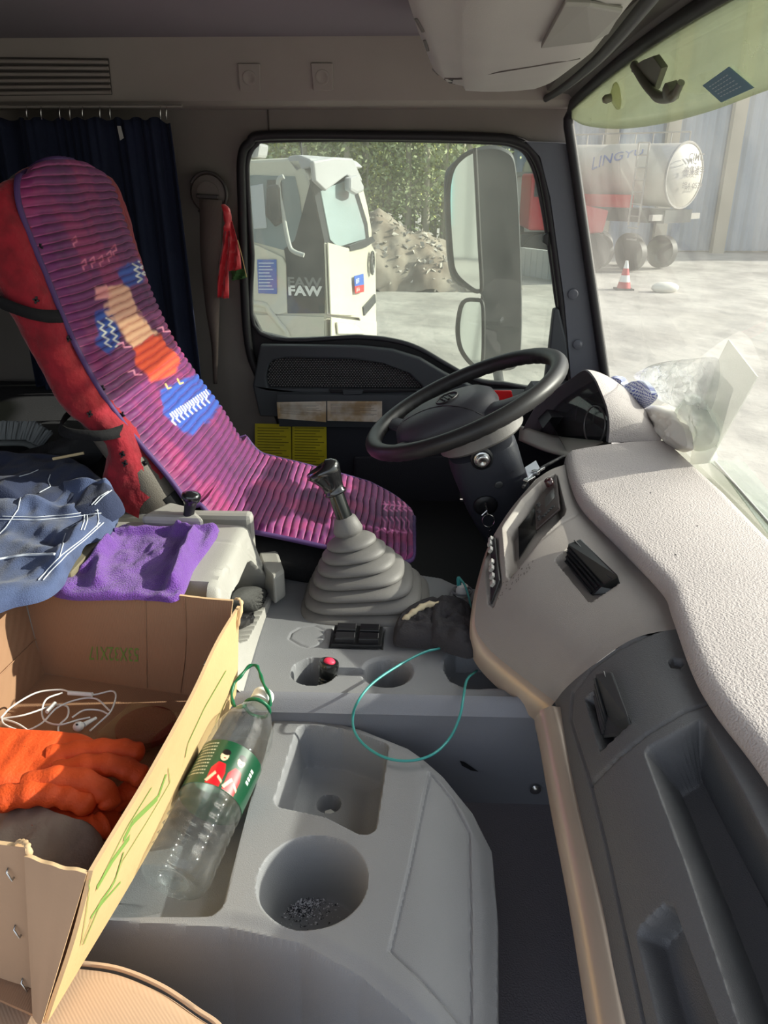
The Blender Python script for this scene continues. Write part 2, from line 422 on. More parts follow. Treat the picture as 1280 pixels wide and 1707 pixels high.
# A pillar trim
pil = [Yp(x, y, WY - 0.004) for x, y in ((874, 236), (928, 238), (946, 240), (952, 268), (1016, 640), (950, 640), (938, 500), (915, 330), (898, 262))]
b = MB(); b.prism(pil, (0, -0.022, 0)); o = b.build('trim_4', m_pil, None, 0, bevel=0.008, seg=3); o['kind'] = 'structure'
for i, (x, y) in enumerate(((955, 490), (963, 574))):
    c = Yp(x, y, WY - 0.027); b = MB(); b.lathe(c, (0, -1, 0), [(0.0145, 0), (0.0145, 0.004), (0.011, 0.006), (0, 0.0065)], 20)
    o = b.build('screw_cap', m_pil, None, 40)
    tag(o, ('upper' if i == 0 else 'lower') + ' round grey screw cap on the pillar beside the windscreen', 'cap', 'round screw caps on the windscreen pillar')
b = MB()
p = [Yp(x, y, WY - 0.03) for x, y in ((914, 388), (906, 392), (905, 404), (914, 410))]
b.prism(p, (0, 0.02, 0)); o = b.build('window_catch', m_blk, None, 0, bevel=0.002); tag(o, 'small black catch on the front edge of the side window', 'catch')

# ------------------------------------------------------------------ driver's door
winpoly = [(434, 556), (420, 420), (412, 300), (414, 262), (428, 240), (450, 234), (620, 232), (800, 236), (858, 243), (884, 268), (902, 330), (925, 480), (938, 640), (836, 640), (790, 632), (742, 606), (700, 582), (660, 569), (600, 562)]
WP = [Yp(x, y, WY) for x, y in winpoly]
door = thing('door_1', None, None, (0, WY, 0.16), kind='structure')
# window frame: rubber seals
S = cr([Yp(x, y, WY - 0.012) for x, y in opening[:-1]] + [Yp(945, 600, WY - 0.012)], 80)
b = MB(); b.tube(S, 0.0125, 8); b.build('door_seal', m_rub, door, 60)
S = cr(WP, 120, True); b = MB(); b.tube(S, 0.007, 8, closed=True); b.build('window_seal', mat('seal grey', (46, 46, 50), 0.5), door, 60)
fr = MB(); fr.prism([p + np.array([0, 0.012, 0]) for p in door_hole], (0, 0.03, 0), [cr(WP, 60, True) + np.array([0, 0.012, 0])]); fr.build('door_frame', m_rub, door, 0)
b = MB(); b.prism([p + np.array([0, 0.02, 0]) for p in cr(WP, 60, True)], (0, 0.004, 0)); o = b.build('window_1', g_side, None, 0); o['kind'] = 'structure'
# inner door panel: upper pad
up_out = [(436, 572), (600, 574), (655, 580), (700, 594), (740, 618), (790, 642), (850, 652), (950, 655), (956, 690), (800, 690), (640, 692), (436, 690), (424, 640)]
UO = [Yp(x, y, WY - 0.012) for x, y in up_out]
spk = [(450, 606), (458, 597), (480, 593), (590, 596), (640, 603), (680, 618), (702, 638), (706, 645), (640, 645), (449, 643), (446, 625)]
SP = [Yp(x, y, WY - 0.012) for x, y in spk]
b = MB(); b.prism(UO, (0, -0.03, 0), [SP]); b.build('upper_panel', m_dkp, door, 0, bevel=0.008, seg=3)
b = MB(); b.prism([p + np.array([0, 0.004, 0]) for p in SP], (0, -0.012, 0)); b.build('speaker_panel', mat('speaker backing', (28, 29, 31), 0.7), door, 0)
# mesh of the speaker: woven ridges
b = MB(); sx0, sx1 = min(p[0] for p in SP), max(p[0] for p in SP); sz0, sz1 = min(p[2] for p in SP), max(p[2] for p in SP)
spoly = [(p[0], p[2]) for p in SP]; st = 0.0085; yy = WY - 0.026; k = 0
xs = np.arange(sx0, sx1, st); zs = np.arange(sz0, sz1, st * 0.62)
GX, GZ = np.meshgrid(xs, zs); GX = GX + (np.arange(len(zs)) % 2)[:, None] * st / 2; D = sdpoly(GX, GZ, spoly)
for X_, Z_, d_ in zip(GX.ravel(), GZ.ravel(), D.ravel()):
    if d_ < -0.002: b.add([(X_ - st * .42, yy, Z_), (X_, yy - 0.001, Z_ + st * .3), (X_ + st * .42, yy, Z_), (X_, yy - 0.001, Z_ - st * .3), (X_, yy - 0.004, Z_)], [(0, 1, 4), (1, 2, 4), (2, 3, 4), (3, 0, 4)])
o = b.build('speaker_grille', mat('grille', (112, 110, 110), 0.5), door, 0); o['kind'] = 'stuff'
# pull recess and lock slider under the grille
P = [Yp(x, y, WY - 0.043) for x, y in ((548, 647), (694, 647), (696, 653), (550, 655))]
b = MB(); b.prism(P, (0, -0.006, 0)); b.build('pull_handle', m_blk, door, 0, bevel=0.003)
P = [Yp(x, y, WY - 0.05) for x, y in ((570, 649), (606, 649), (604, 656), (572, 657))]
b = MB(); b.prism(P, (0, -0.008, 0)); b.build('lock_slider', m_dkp, door, 0, bevel=0.003)
# arm shelf and lower panel
P = [Yp(x, y, WY - 0.02) for x, y in ((424, 640), (420, 690), (424, 712), (640, 712), (800, 712), (956, 712), (956, 655), (800, 655))]
zs1 = Yp(500, 655, WY - 0.05)[2]; zs2 = Yp(500, 712, WY - 0.05)[2]
b = MB(); prof = [(0.02, zs1 + 0.01), (0.055, zs1 - 0.004), (0.06, (zs1 + zs2) / 2), (0.045, zs2), (0.0, zs2 - 0.01)]
A = np.array([[(x, WY - d, z) for d, z in prof] for x in (-0.40, -0.1, 0.2, 0.52)]); b.grid(A); b.build('arm_shelf', m_dkp, door, 50, bv='shelf')
P = [np.array([-0.375, WY, zs2 + 0.01]), np.array([0.50, WY, zs2 + 0.01]), np.array([0.50, WY, 0.17]), np.array([-0.36, WY, 0.17])]
b = MB(); b.prism(P, (0, -0.015, 0)); b.build('lower_panel', m_navyp, door, 0, bevel=0.004)
P = [Yp(x, y, WY - 0.018) for x, y in ((590, 760), (768, 758), (766, 858), (590, 860))]
b = MB(); b.prism(P, (0, -0.012, 0)); b.build('pocket_panel', mat('pocket mesh', (44, 44, 50), 0.7, bump=0.8, bscale=300), door, 0, bevel=0.008)
# white notice in two halves on the shelf
def sheet(name, cs, m, parent, th=0.0008, n=(0, -1, 0), label=None):
    b = MB(); b.prism(cs, np.array(n) * th); return b.build(name, m, parent, 0, label=label)
m_pap = mat('aged notice paper', (215, 206, 190), 0.6, col2=(176, 150, 112), vscale=16)
m_ink = mat('print ink', (58, 54, 58), 0.7)
t = thing('notice_label', 'white printed notice with worn lower edge on the driver door', 'label', hit(545, 685, 'shelf'))
for (x0, x1) in ((453, 544), (546, 637)):
    P = [hit(x, y, 'shelf', lift=0.008) for x, y in ((x0, 669 - (x0 - 453) * .012), (x1, 668), (x1, 701), (x0, 699))]
    s = sheet('half_sheet', P, m_pap, t)
    b = MB()
    for k in range(11):
        f = 0.12 + k * 0.055; g = 0.9 - (0.3 if k % 4 == 3 else 0.05 * (k % 3))
        a = P[0] * (1 - f) + P[3] * f; c = P[1] * (1 - f) + P[2] * f; u = c - a; n_ = np.array([0, -0.0012, 0]); d_ = (P[3] - P[0]) * 0.014
        b.add([a + u * .06 + n_, a + u * g + n_, a + u * g + n_ + d_, a + u * .06 + n_ + d_], [(0, 1, 2, 3)])
    b.build('print_lines', m_ink, s, 0)
t = thing('yellow_label', 'yellow instruction sticker in two columns low on the driver door', 'label', Yp(488, 750, WY - 0.02))
m_yel = mat('yellow sticker', (206, 190, 40), 0.45, var=0.1, vscale=20)
for (x0, x1) in ((425, 485), (487, 544)):
    P = [Yp(x, y, WY - 0.018) for x, y in ((x0, 706), (x1, 707), (x1 + 1, 796), (x0, 794))]
    s = sheet('half_sheet', P, m_yel, t); b = MB(); n_ = np.array([0, -0.0012, 0])
    for k in range(17):
        f = 0.07 + k * 0.052; a = P[0] * (1 - f) + P[3] * f; c = P[1] * (1 - f) + P[2] * f; u = c - a; g = 0.93 - 0.06 * ((k * 7) % 5); d_ = (P[3] - P[0]) * 0.013
        b.add([a + u * .07 + n_, a + u * g + n_, a + u * g + n_ + d_, a + u * .07 + n_ + d_], [(0, 1, 2, 3)])
    b.build('print_lines', mat('yellow print', (110, 100, 20), 0.6), s, 0)
P = [Yp(x, y, WY - 0.046) for x, y in ((803, 650), (852, 650), (856, 668), (812, 668))]
b = MB(); b.prism(P, (0, -0.01, 0)); o = b.build('door_reflector', mat('red reflector', (226, 36, 40), 0.25, coat=0.6), None, 0, bevel=0.003); tag(o, 'bright red reflector strip on the driver door behind the wheel', 'reflector')

P = [Yp(x, y, WY - 0.006) for x, y in ((920, 512), (929, 512), (940, 560), (944, 600), (936, 640), (904, 640), (912, 580))]
b = MB(); b.prism(P, (0, -0.03, 0)); b.build('corner_fillet', m_dkp, door, 0, bevel=.006)
# ------------------------------------------------------------------ windscreen
bl = Yp(1016, 640, 2.26); tl = Yp(948, 188, 2.26)
def wsx(Y, v):
    e = (1.2 - Y) / 1.1; bulge = 0.05 * (1 - min(1, abs(e)) ** 3.0)
    return (bl[0] * (1 - v) + tl[0] * v) + bulge * (1 - 0.6 * v)
def wsz(Y, v):
    e = (1.2 - Y) / 1.1; zt = tl[2] + 0.075 * (1 - abs(e) ** 2.2); return (bl[2] - 0.03) * (1 - v) + zt * v
def wspt(Y, v): return np.array([wsx(Y, v), Y, wsz(Y, v)])
Ys = np.linspace(0.14, 2.26, 60)
b = MB(); b.grid([[wspt(Y, v) for v in np.linspace(0, 1, 24)] for Y in Ys]); o = b.build('window_2', g_wind, None, 80, bv='glass'); o['kind'] = 'structure'
seal = [wspt(2.262, v) + np.array([-0.008, -0.004, 0]) for v in np.linspace(0, 0.965, 14)] + [wspt(2.25, 0.985), wspt(2.225, 1.0)] + [wspt(Y, 1.0) + np.array([-0.006, 0, 0.002]) for Y in np.linspace(2.18, 0.14, 30)]
b = MB(); b.tube(cr(seal, 110), 0.014, 10); o = b.build('trim_5', m_rub, None, 60); o['kind'] = 'structure'
# header trim above the windscreen: grey strip, then a dark channel
b = MB(); A = []
for Y in np.linspace(0.14, 2.3, 40):
    p = wspt(min(Y, 2.24), 1.0); A.append([p + np.array([-0.006, 0, 0.01]), p + np.array([-0.02, 0, 0.022]), p + np.array([-0.075, 0, 0.030]), p + np.array([-0.085, 0, 0.05]), p + np.array([-0.085, 0, 0.3])])
b.grid(A); o = b.build('trim_6', mat('windscreen header', (104, 101, 97), 0.6, bump=0.15, bscale=700), None, 30); o['kind'] = 'structure'
# passenger side front pillar is behind the camera's right; the outer skin below the glass
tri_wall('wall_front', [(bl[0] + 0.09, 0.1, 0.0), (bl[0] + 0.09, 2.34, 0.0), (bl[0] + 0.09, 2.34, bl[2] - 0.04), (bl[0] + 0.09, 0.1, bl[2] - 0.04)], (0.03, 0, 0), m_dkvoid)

# green sun strip hung inside the glass
def onglass(px, py, off=0.012):
    p, n = hit(px, py, 'glass', nrm=True); return p + n * off
low = cr([onglass(x, y) for x, y in ((962, 196), (985, 207), (1040, 212), (1110, 204), (1190, 184), (1279, 152))], 40)
low = list(low) + [low[-1] + (low[-1] - low[-2]) * k for k in range(1, 30)]
A = []
for p in low:
    Y = max(p[1], 0.15); tp = wspt(Y, 0.985) + np.array([-0.012, 0, 0]); A.append([p * (1 - f) + tp * f for f in np.linspace(0, 1, 6)])
b = MB(); b.grid(A); o = b.build('sun_strip', glassmat('green film', (226, 230, 214), dust=0.34, dcol=(158, 162, 142), dscale=2, streak=False, rough=0.1), None, 80, solid=0.0015)
tag(o, 'pale green translucent sun strip across the top of the windscreen', 'sun strip')
# suction cup, bracket, blue label
def suction(px, py, r, label):
    p, n = hit(px, py, 'glass', nrm=True); t = thing('suction_cup', label, 'suction cup', p)
    b = MB(); b.lathe(p + n * 0.016, n, [(r, 0), (r * .96, .004), (r * .6, .009), (r * .32, .013), (0, .014)], 24); b.build('cup', glassmat('clear rubber', (225, 228, 205), dust=0.4, dcol=(190, 190, 165), streak=False), t, 60)
    b = MB(); b.lathe(p + n * 0.028, n, [(r * .3, 0), (r * .34, .012), (r * .2, .018), (0, .019)], 14); b.build('knob', mat('sage plastic', (120, 122, 100), 0.4), t, 50)
    return t
suction(1042, 156, 0.026, 'clear round suction cup stuck to the windscreen below the header')
p, n = hit(1130, 110, 'glass', nrm=True)
t = thing('mirror_bracket', 'grey hooked camera bracket mounted high on the windscreen', 'bracket', p)
def og(x, y, o=0.02): return onglass(x, y, o)
b = MB(); b.prism([og(x, y) for x, y in ((1100, 92), (1120, 84), (1135, 104), (1120, 142), (1080, 110), (1090, 98))], n * 0.012); b.build('plate', mat('bracket grey', (96, 98, 84), 0.4), t, 0, bevel=0.003)
b = MB(); b.tube(cr([og(1085, 100, .03), og(1112, 132, .035), og(1140, 150, .04), og(1166, 146, .04), og(1174, 126, .035)], 24), [0.008] * 10 + [0.009] * 8 + [0.006] * 6, 10); b.build('arm', mat('bracket grey'), t, 60)
b = MB(); b.lathe(og(1160, 140, .03), n, [(0.014, 0), (0.014, .016), (0.009, .02), (0, .02)], 18); b.build('ball_joint', mat('bracket grey'), t, 50)
P = [onglass(x, y, 0.016) for x, y in ((1190, 137), (1236, 105), (1279, 140), (1222, 165))]
t = thing('permit_sticker', 'faded blue permit sticker behind the green sun strip', 'sticker', sum(P) / 4)
s = sheet('sheet', P, mat('faded blue', (110, 150, 170), 0.5), t, 0.001, n)
b = MB()
for k in range(5):
    f = 0.2 + 0.14 * k; a = P[0] * (1 - f) + P[3] * f; c = P[1] * (1 - f) + P[2] * f; u = c - a; d_ = (P[3] - P[0]) * .04
    for q in range(7): b.add([a + u * (.15 + q * .1) + n * .002, a + u * (.22 + q * .1) + n * .002, a + u * (.22 + q * .1) + n * .002 + d_, a + u * (.15 + q * .1) + n * .002 + d_], [(0, 1, 2, 3)])
b.build('print_lines', mat('pale print', (190, 210, 215), 0.6), s, 0)

# ------------------------------------------------------------------ overhead console
t = thing('overhead_console', 'bulky grey overhead storage console hanging above the windscreen', 'overhead console', (0.2, 1.2, 1.2))
def ohx(Y, s): return None
zoh = 1.205
L0 = [Zp(738, 168, zoh), Zp(700, 80, zoh), Zp(676, 10, zoh)]; R0 = [Zp(897, 160, zoh), Zp(985, 96, zoh), Zp(1062, 0, zoh)]
def side(P, Y):
    P = sorted([tuple(p) for p in P], key=lambda p: p[1]); return float(np.interp(Y, [p[1] for p in P], [p[0] for p in P]))
Yfar = 1.90; A = []
for Y in list(np.linspace(0.2, 1.62, 22)) + [1.68, 1.74, 1.79, 1.83, 1.86, 1.88, 1.89]:
    xl, xr = side(L0, Y), side(R0, Y); e = max(0, (Y - 1.62) / 0.27); rise = 0.075 * (1 - math.sqrt(max(0, 1 - e * e))); ins = 0.05 * (1 - math.sqrt(max(0, 1 - e * e)))
    xl += ins; xr -= ins; z0 = zoh + rise
    row = [(xl - 0.03, Y, cz - .002), (xl - 0.028, Y, z0 + 0.10), (xl - 0.018, Y, z0 + 0.06), (xl - 0.014, Y, z0 + 0.055), (xl - 0.004, Y, z0 + 0.022), (xl + 0.02, Y, z0 + 0.004), (xl + 0.05, Y, z0 - 0.002)]
    for f in np.linspace(0.25, 0.85, 5): row.append((xl + (xr - xl) * f, Y, z0 - 0.004 - 0.008 * math.sin(math.pi * f)))
    row += [(xr - 0.012, Y, z0 - 0.001), (xr, Y, z0 + 0.006), (xr + 0.003, Y, z0 + 0.02), (xr + 0.003, Y, cz - .002)]
    A.append(row)
A.append([(p[0] * .98 + .004, 1.895, max(p[2], 1.285)) for p in A[-1]])
A.append([(0.2 + (p[0] - .2) * .7, 1.897, cz - .004) for p in A[-1]])
b = MB(); b.grid(A); b.build('housing', mat('overhead plastic', (158, 155, 150), 0.6, bump=0.15, bscale=500, var=0.03), t, 50, bv='oh')
# visor panel: shallow raised wedge on its underside, and the seam, and a dark slot
P = [hit(x, y, 'oh', lift=0.001) for x, y in ((902, 70), (942, -6), (985, -4), (1038, 6), (1018, 48), (985, 60))]
b = MB(); b.prism(P, (0, 0, -0.006)); b.build('visor_panel', mat('visor plastic', (128, 126, 120), 0.6), t, 0, bevel=0.004)
S = [hit(x, y, 'oh') for x, y in ((742, 130), (770, 131), (830, 120), (890, 110), (930, 103), (966, 97))]
b = MB(); b.tube(cr(S, 30), 0.0016, 6); b.build('seam', mat('seam grey', (96, 92, 88), 0.7), t, 60)
P = [hit(x, y, 'oh', lift=0.0005) for x, y in ((740, 131), (756, 131), (752, 145), (757, 148), (752, 152), (752, 166), (744, 158))]
b = MB(); b.prism(P, (0, -0.001, -0.001)); b.build('broken_slot', m_dkvoid, t, 0)
for (a_, c_) in (((692, 30), (704, 52)), ((706, 66), (712, 84)), ((712, 120), (722, 133))):
    P = [hit(x, y, 'oh', lift=0.0005) for x, y in (a_, (a_[0] + 4, a_[1]), (c_[0] + 4, c_[1]), c_)]
    b = MB(); b.prism(P, (-0.001, 0, -0.001)); b.build('latch_slot', mat('seam grey'), t, 0)
b = MB(); S = [np.array(Zp(x, y, zoh + 0.02)) + np.array([0.012, 0, 0]) for x, y in ((893, 170), (930, 146), (985, 98), (1062, 2), (1100, -60))]
b.tube(cr(S, 30), 0.0085, 8); b.build('edge_channel', m_rub, t, 60)
# ------------------------------------------------------------------ dashboard
def px_of(A):
    V = np.asarray(A) - CAM; c = V @ fw; return 640 + F * (V @ rt) / c, 853.5 - F * (V @ up) / c
def deform(A, feats, flip=1):
    """press features into a surface: (outline, depth, edge softness, floor shift); outlines are taken on the undeformed surface"""
    N = normals(A) * flip; U, V = px_of(A); D = np.zeros(A.shape[:2]); 
    for f in feats:
        kind = f[0]
        if kind == 'pit':
            sd = sdpoly(U, V, f[1]); D = np.maximum(D, f[2] * smoothstep(-sd, -f[3] * .3, f[3]))
        elif kind == 'line':
            L = np.array(f[1], float); d = np.full(U.shape, 1e9)
            for a, c in zip(L[:-1], L[1:]):
                e = c - a; t = np.clip(((U - a[0]) * e[0] + (V - a[1]) * e[1]) / (e @ e), 0, 1); d = np.minimum(d, np.hypot(U - a[0] - e[0] * t, V - a[1] - e[1] * t))
            D = D + f[2] * np.exp(-(d / f[3]) ** 2)
        elif kind == 'rise':
            sd = sdpoly(U, V, f[1]); D = D - f[2] * smoothstep(-sd, -f[3] * .5, f[3])
    return A - N * D[..., None]
dash = thing('dashboard', 'grey and charcoal truck dashboard running along the windscreen', 'dashboard', (0.4, 1.2, 0.3))
# --- top pad
near = np.array([Zp(944, 756, .5), Zp(952, 795, .5), Zp(971, 834, .5), Zp(1030, 893, .5), Zp(1104, 968, .5), Zp(1122, 1008, .5), Zp(1155, 1098, .5), Zp(1194, 1166, .5), Zp(1280, 1278, .5), (0.37, 0.45, .5), (0.37, 0.12, .5)])
near = lerp_path(cr(near, 80), 120)
A = []
for k, p in enumerate(near):
    Y = p[1]; xb = 0.585 if Y < 1.3 else 0.585 - (Y - 1.3) * 0.05; f_ = k / 119.0
    yb = 1.66 - (1.66 - 0.12) * f_
    row = [(p[0] + .03, Y, .462), (p[0] + .012, Y, .470), (p[0] + .002, Y, .478), (p[0] - .002, Y, .488), (p[0] + .002, Y, .497), (p[0] + .008, Y, .5035)]
    for g in np.linspace(0.06, 1, 22):
        row.append((p[0] * (1 - g) + xb * g, Y * (1 - g) + yb * g, .505 + .006 * math.sin(math.pi * g)))
    row += [(xb + .006, yb, .500), (xb + .012, yb, .47), (xb + .014, yb, .44)]
    A.append(row)
A = np.array(A)
far_ = A[0] + (np.array([0, 0.012, -0.03])); A = np.concatenate([far_[None], A], 0)
b = MB(); b.grid(A); b.build('top_pad', m_pad, dash, 50, bv='pad')
# floor of the shelf between the pad and the glass
b = MB(); b.grid([[(x, Y, .468) for x in (.55, .68)] for Y in np.linspace(.12, 2.27, 12)]); b.build('glass_ledge', mat('ledge plastic', (150, 148, 138), 0.7, bump=.3), dash, 0, bv='ledge')
b = MB()
for i, (x, y) in enumerate(((1084, 822), (1162, 877), (1126, 925))):
    b.ball(hit(x, y, 'pad', lift=.0006), (.0018, .0012, .0008), 6, 4)
o = b.build('crumbs', m_blk, None, 0); tag(o, 'three tiny dark crumbs lying on the pale dash pad', 'crumbs', kind='stuff')
# --- glove side panel
b0 = [Zp(1130, 1045, .476), Zp(1155, 1098, .474), Zp(1194, 1166, .474), (0.372, 0.62, .474), (0.374, 0.45, .474), (0.374, 0.12, .474)]
b0 = [np.array(p) + np.array([0.014, 0, 0]) for p in b0]
b1 = [Zp(925, 1170, .33), Zp(946, 1265, .335), Zp(979, 1414, .335), Zp(1004, 1518, .335), Zp(1041, 1707, .335), (0.206, 0.12, .335)]
c0 = [b0[0], Zp(1060, 1063, .452), Zp(990, 1108, .412), Zp(945, 1145, .365), b1[0]]
c1 = [b0[-1], (0.345, .12, .44), (0.29, .12, .39), b1[-1]]
A = coons(b0, b1, c0, c1, 330, 210)
u = np.linspace(0, 1, 330)[:, None]; v = np.linspace(0, 1, 210)[None]
A = A + normals(A) * 0  # plain
Nn = normals(A); s_ = 1 if (Nn[..., 2].mean() > 0) else -1; A = A + (Nn * s_) * (0.022 * np.sin(math.pi * v) * smoothstep(u + 0 * v, 0, .25))[..., None]
vslot = [(975, 1165), (1005, 1136), (1050, 1205), (1000, 1252)]
tray = [(1078, 1256), (1084, 1246), (1166, 1204), (1176, 1210), (1235, 1320), (1300, 1450), (1420, 1707), (1480, 1820), (1280, 1850), (1235, 1707), (1150, 1450)]
hand = [(1062, 1560), (1068, 1545), (1108, 1508), (1122, 1512), (1150, 1590), (1215, 1760), (1130, 1800), (1100, 1707)]
A = deform(A, [('line', [(1132, 1040), (1090, 1053), (1030, 1082), (985, 1115), (955, 1155), (951, 1200), (985, 1308), (1010, 1410), (1040, 1550), (1078, 1730)], .0035, 2.2),
               ('line', [(1196, 1168), (1140, 1186), (1080, 1222), (1030, 1262), (985, 1308)], .0035, 2.2),
               ('pit', vslot, .03, 4), ('pit', tray, .075, 16), ('pit', hand, .03, 10),
               ('pit', [(1113, 1103), (1122, 1096), (1138, 1099), (1142, 1106), (1134, 1114), (1118, 1113)], .01, 4)], flip=s_)
b = MB(); b.grid(A); b.build('glove_panel', m_glov, dash, 60, bv='glove')
# --- long metallic trim
T = [Zp(890, 1200, .318), Zp(896, 1225, .316), Zp(917, 1344, .312), Zp(946, 1497, .312), Zp(979, 1707, .312), (0.172, 0.40, .312), (0.168, 0.12, .312)]
T = cr(T, 60); A = []
for p in T:
    x, Y, z = p; A.append([(x + .05, Y, z + .012), (x + .036, Y, z + .024), (x + .022, Y, z + .026), (x + .008, Y, z + .018), (x + .000, Y, z + .002), (x + .003, Y, z - .016), (x + .02, Y, z - .028), (x + .05, Y, z - .03)])
b = MB(); b.grid(A); b.build('long_trim', m_trimb, dash, 60, bv='trim')
# --- centre stack
pe = [Zp(944, 770, .482), Zp(975, 852, .476), Zp(1030, 906, .474), Zp(1085, 962, .474), Zp(1115, 1010, .474), Zp(1130, 1045, .474)]
pe = [p + np.array([0.016, 0, 0]) for p in pe]; pe[-1] = b0[0]
oe = [Zp(892, 800, .478), Zp(850, 850, .452), Zp(820, 900, .428), Zp(802, 960, .400), Zp(793, 1010, .376), Zp(793, 1048, .355), Zp(815, 1082, .343), Zp(860, 1120, .337), b1[0]]
A = coons(pe, oe, [pe[0], Zp(920, 782, .485), oe[0]], c0, 240, 150)
Nn = normals(A); s2 = 1 if Nn[..., 2].mean() > 0 else -1
u = np.linspace(0, 1, 240)[:, None]; v = np.linspace(0, 1, 150)[None]
A = A + Nn * s2 * (0.012 * np.sin(math.pi * v) * np.sin(math.pi * u))[..., None]
radio = [(838, 879), (842, 872), (870, 832), (900, 803), (924, 791), (929, 794), (943, 850), (940, 858), (900, 898), (850, 962), (845, 962)]
vent1 = [(925, 934), (930, 928), (958, 905), (1012, 946), (1031, 965), (1028, 975), (986, 1003), (981, 1003)]
sw = [(835, 896), (832, 893), (818, 920), (813, 945), (812, 985), (818, 1014), (822, 1012), (838, 975)]
A = deform(A, [('pit', radio, .035, 3.5), ('pit', vent1, .028, 4), ('rise', [(917, 936), (926, 920), (956, 897), (1014, 938), (1040, 965), (1035, 982), (990, 1012), (978, 1012)], .003, 5), ('pit', [(811, 905), (820, 893), (831, 897), (832, 930), (836, 975), (822, 1014), (812, 1006), (809, 950)], .006, 3),
               ('line', [(972, 852), (930, 876), (895, 905), (850, 965)], .0012, 1.8), ('line', [(1110, 1030), (1000, 1075), (945, 1130)], .001, 8)], flip=s2)
b = MB(); b.grid(A); b.build('centre_stack', m_stack, dash, 50, bv='stack')
# side skirt of the stack and its metallic corner strip
oe2 = lerp_path(cr(oe, 60), 60); A = []
for k, p in enumerate(oe2):
    f = k / 59.0; o_ = np.array([-0.004 - .006 * f, -.006 * f, -.010]); w_ = .018 + .02 * f
    A.append([p, p + o_, p + o_ + np.array([0.0, 0, -w_]), p + np.array([.010, 0.004, -w_ - .014]), p + np.array([.03, .02, -w_ - .05]), p * [1, 1, 0] + np.array([.06, .03, .10])])
A = np.array(A)
b = MB(); b.grid(A[:, 3:]); b.build('side_skirt', m_stack, dash, 60, bv='skirt')
b = MB(); b.grid(A[:, :4]); b.build('corner_trim', m_trimb, dash, 60)
# underside behind the long trim
b = MB(); b.grid([[(.235, Y, .29), (.30, Y, .25), (.42, Y, .22), (.50, Y, .09)] for Y in (.12, .5, .985)]); b.build('underside', m_glov, dash, 40)
# vents: louvre boxes standing proud of their openings
m_ven = mat('vent black', (30, 32, 34), 0.35, spec=.6)
m_ven2 = mat('vent charcoal', (62, 64, 66), 0.38, spec=.6)
def vent(parent, sv, quad, d, m, nf, dirn=None):
    P = [hit(x, y, sv) for x, y in quad]; n = unit(np.cross(P[1] - P[0], P[3] - P[0])); n = n if n[2] > 0 else -n
    if dirn is not None: n = unit(dirn)
    b = MB(); b.prism([p - n * .012 for p in P], n * (d + .012)); vb = b.build('vent_body', m, parent, 0, bevel=.004, seg=2)
    for k in range(nf):
        f = (k + 1) / (nf + 1); a = P[0] * (1 - f) + P[3] * f; c = P[1] * (1 - f) + P[2] * f
        b = MB(); b.tube([a + n * (d * .15) - (P[3] - P[0]) * 0, c + n * (d * .15)], .0028, 6); b.build('louvre', m, vb, 60)
    return P, n
pP = [hit(x, y, 'stack') for x, y in ((944, 902), (964, 896), (1031, 962), (1008, 984), (984, 1003), (930, 935))]
def ventbox(name, far, nearq, m, parent):
    """far: four points of the base loop, nearq: four points of the proud face"""
    b = MB(); b.add(far + nearq, [(0, 1, 2, 3), (4, 7, 6, 5), (0, 4, 5, 1), (1, 5, 6, 2), (2, 6, 7, 3), (3, 7, 4, 0)]); return b.build(name, m, parent, 0, bevel=.004, seg=3)
def vented(px_face, px_low, sv, m, zoff=0.022, louv=4):
    """px_face: the lit top face of the flap (4 px); px_low: lower edge of its louvred front (2 px)"""
    base = [hit(x, y, sv) for x, y in px_face]; zt = base[0][2] + zoff
    top = [Zp(x, y, p[2] + zoff) for (x, y), p in zip(px_face, base)]
    lo = [hit(x, y, sv) for x, y in px_low]
    b = MB(); back = [p + np.array([.012, 0, -.03]) for p in (top[1], top[2])]
    # solid: top face (0..3), front lower edge (4,5), back lower edge (6,7)
    vs = top + lo + back
    b.add(vs, [(0, 1, 2, 3), (0, 3, 5, 4), (1, 6, 7, 2), (0, 4, 6, 1), (3, 2, 7, 5), (4, 5, 7, 6)])
    vb = b.build('air_vent', m, dash, 0, bevel=.003, seg=2)
    for k in range(louv):
        f = .15 + .7 * k / (louv - 1); a = top[0] * (1 - f) + lo[0] * f; c = top[3] * (1 - f) + lo[1] * f; nn = unit(np.cross(c - a, lo[0] - top[0])); nn = nn if nn[0] < 0 else -nn
        b = MB(); b.tube([a + (c - a) * .04 + nn * .001, c - (c - a) * .04 + nn * .001], .0022, 6); b.build('louvre', m, vb, 60)
    b = MB(); a = (top[0] + top[1] * 1) / 2; c = (top[3] + top[2]) / 2
    b.tube([a + np.array([0, 0, .0008]), c + np.array([0, 0, .0008])], .0012, 5); b.build('ridge', m_ven2, vb, 60)
    return vb
vented([(946, 906), (968, 897), (1030, 958), (1007, 974)], [(941, 938), (986, 994)], 'stack', m_ven, .014)
vented([(992, 1122), (1020, 1118), (1047, 1194), (1016, 1207)], [(992, 1165), (1006, 1232)], 'glove', m_ven2, .014)
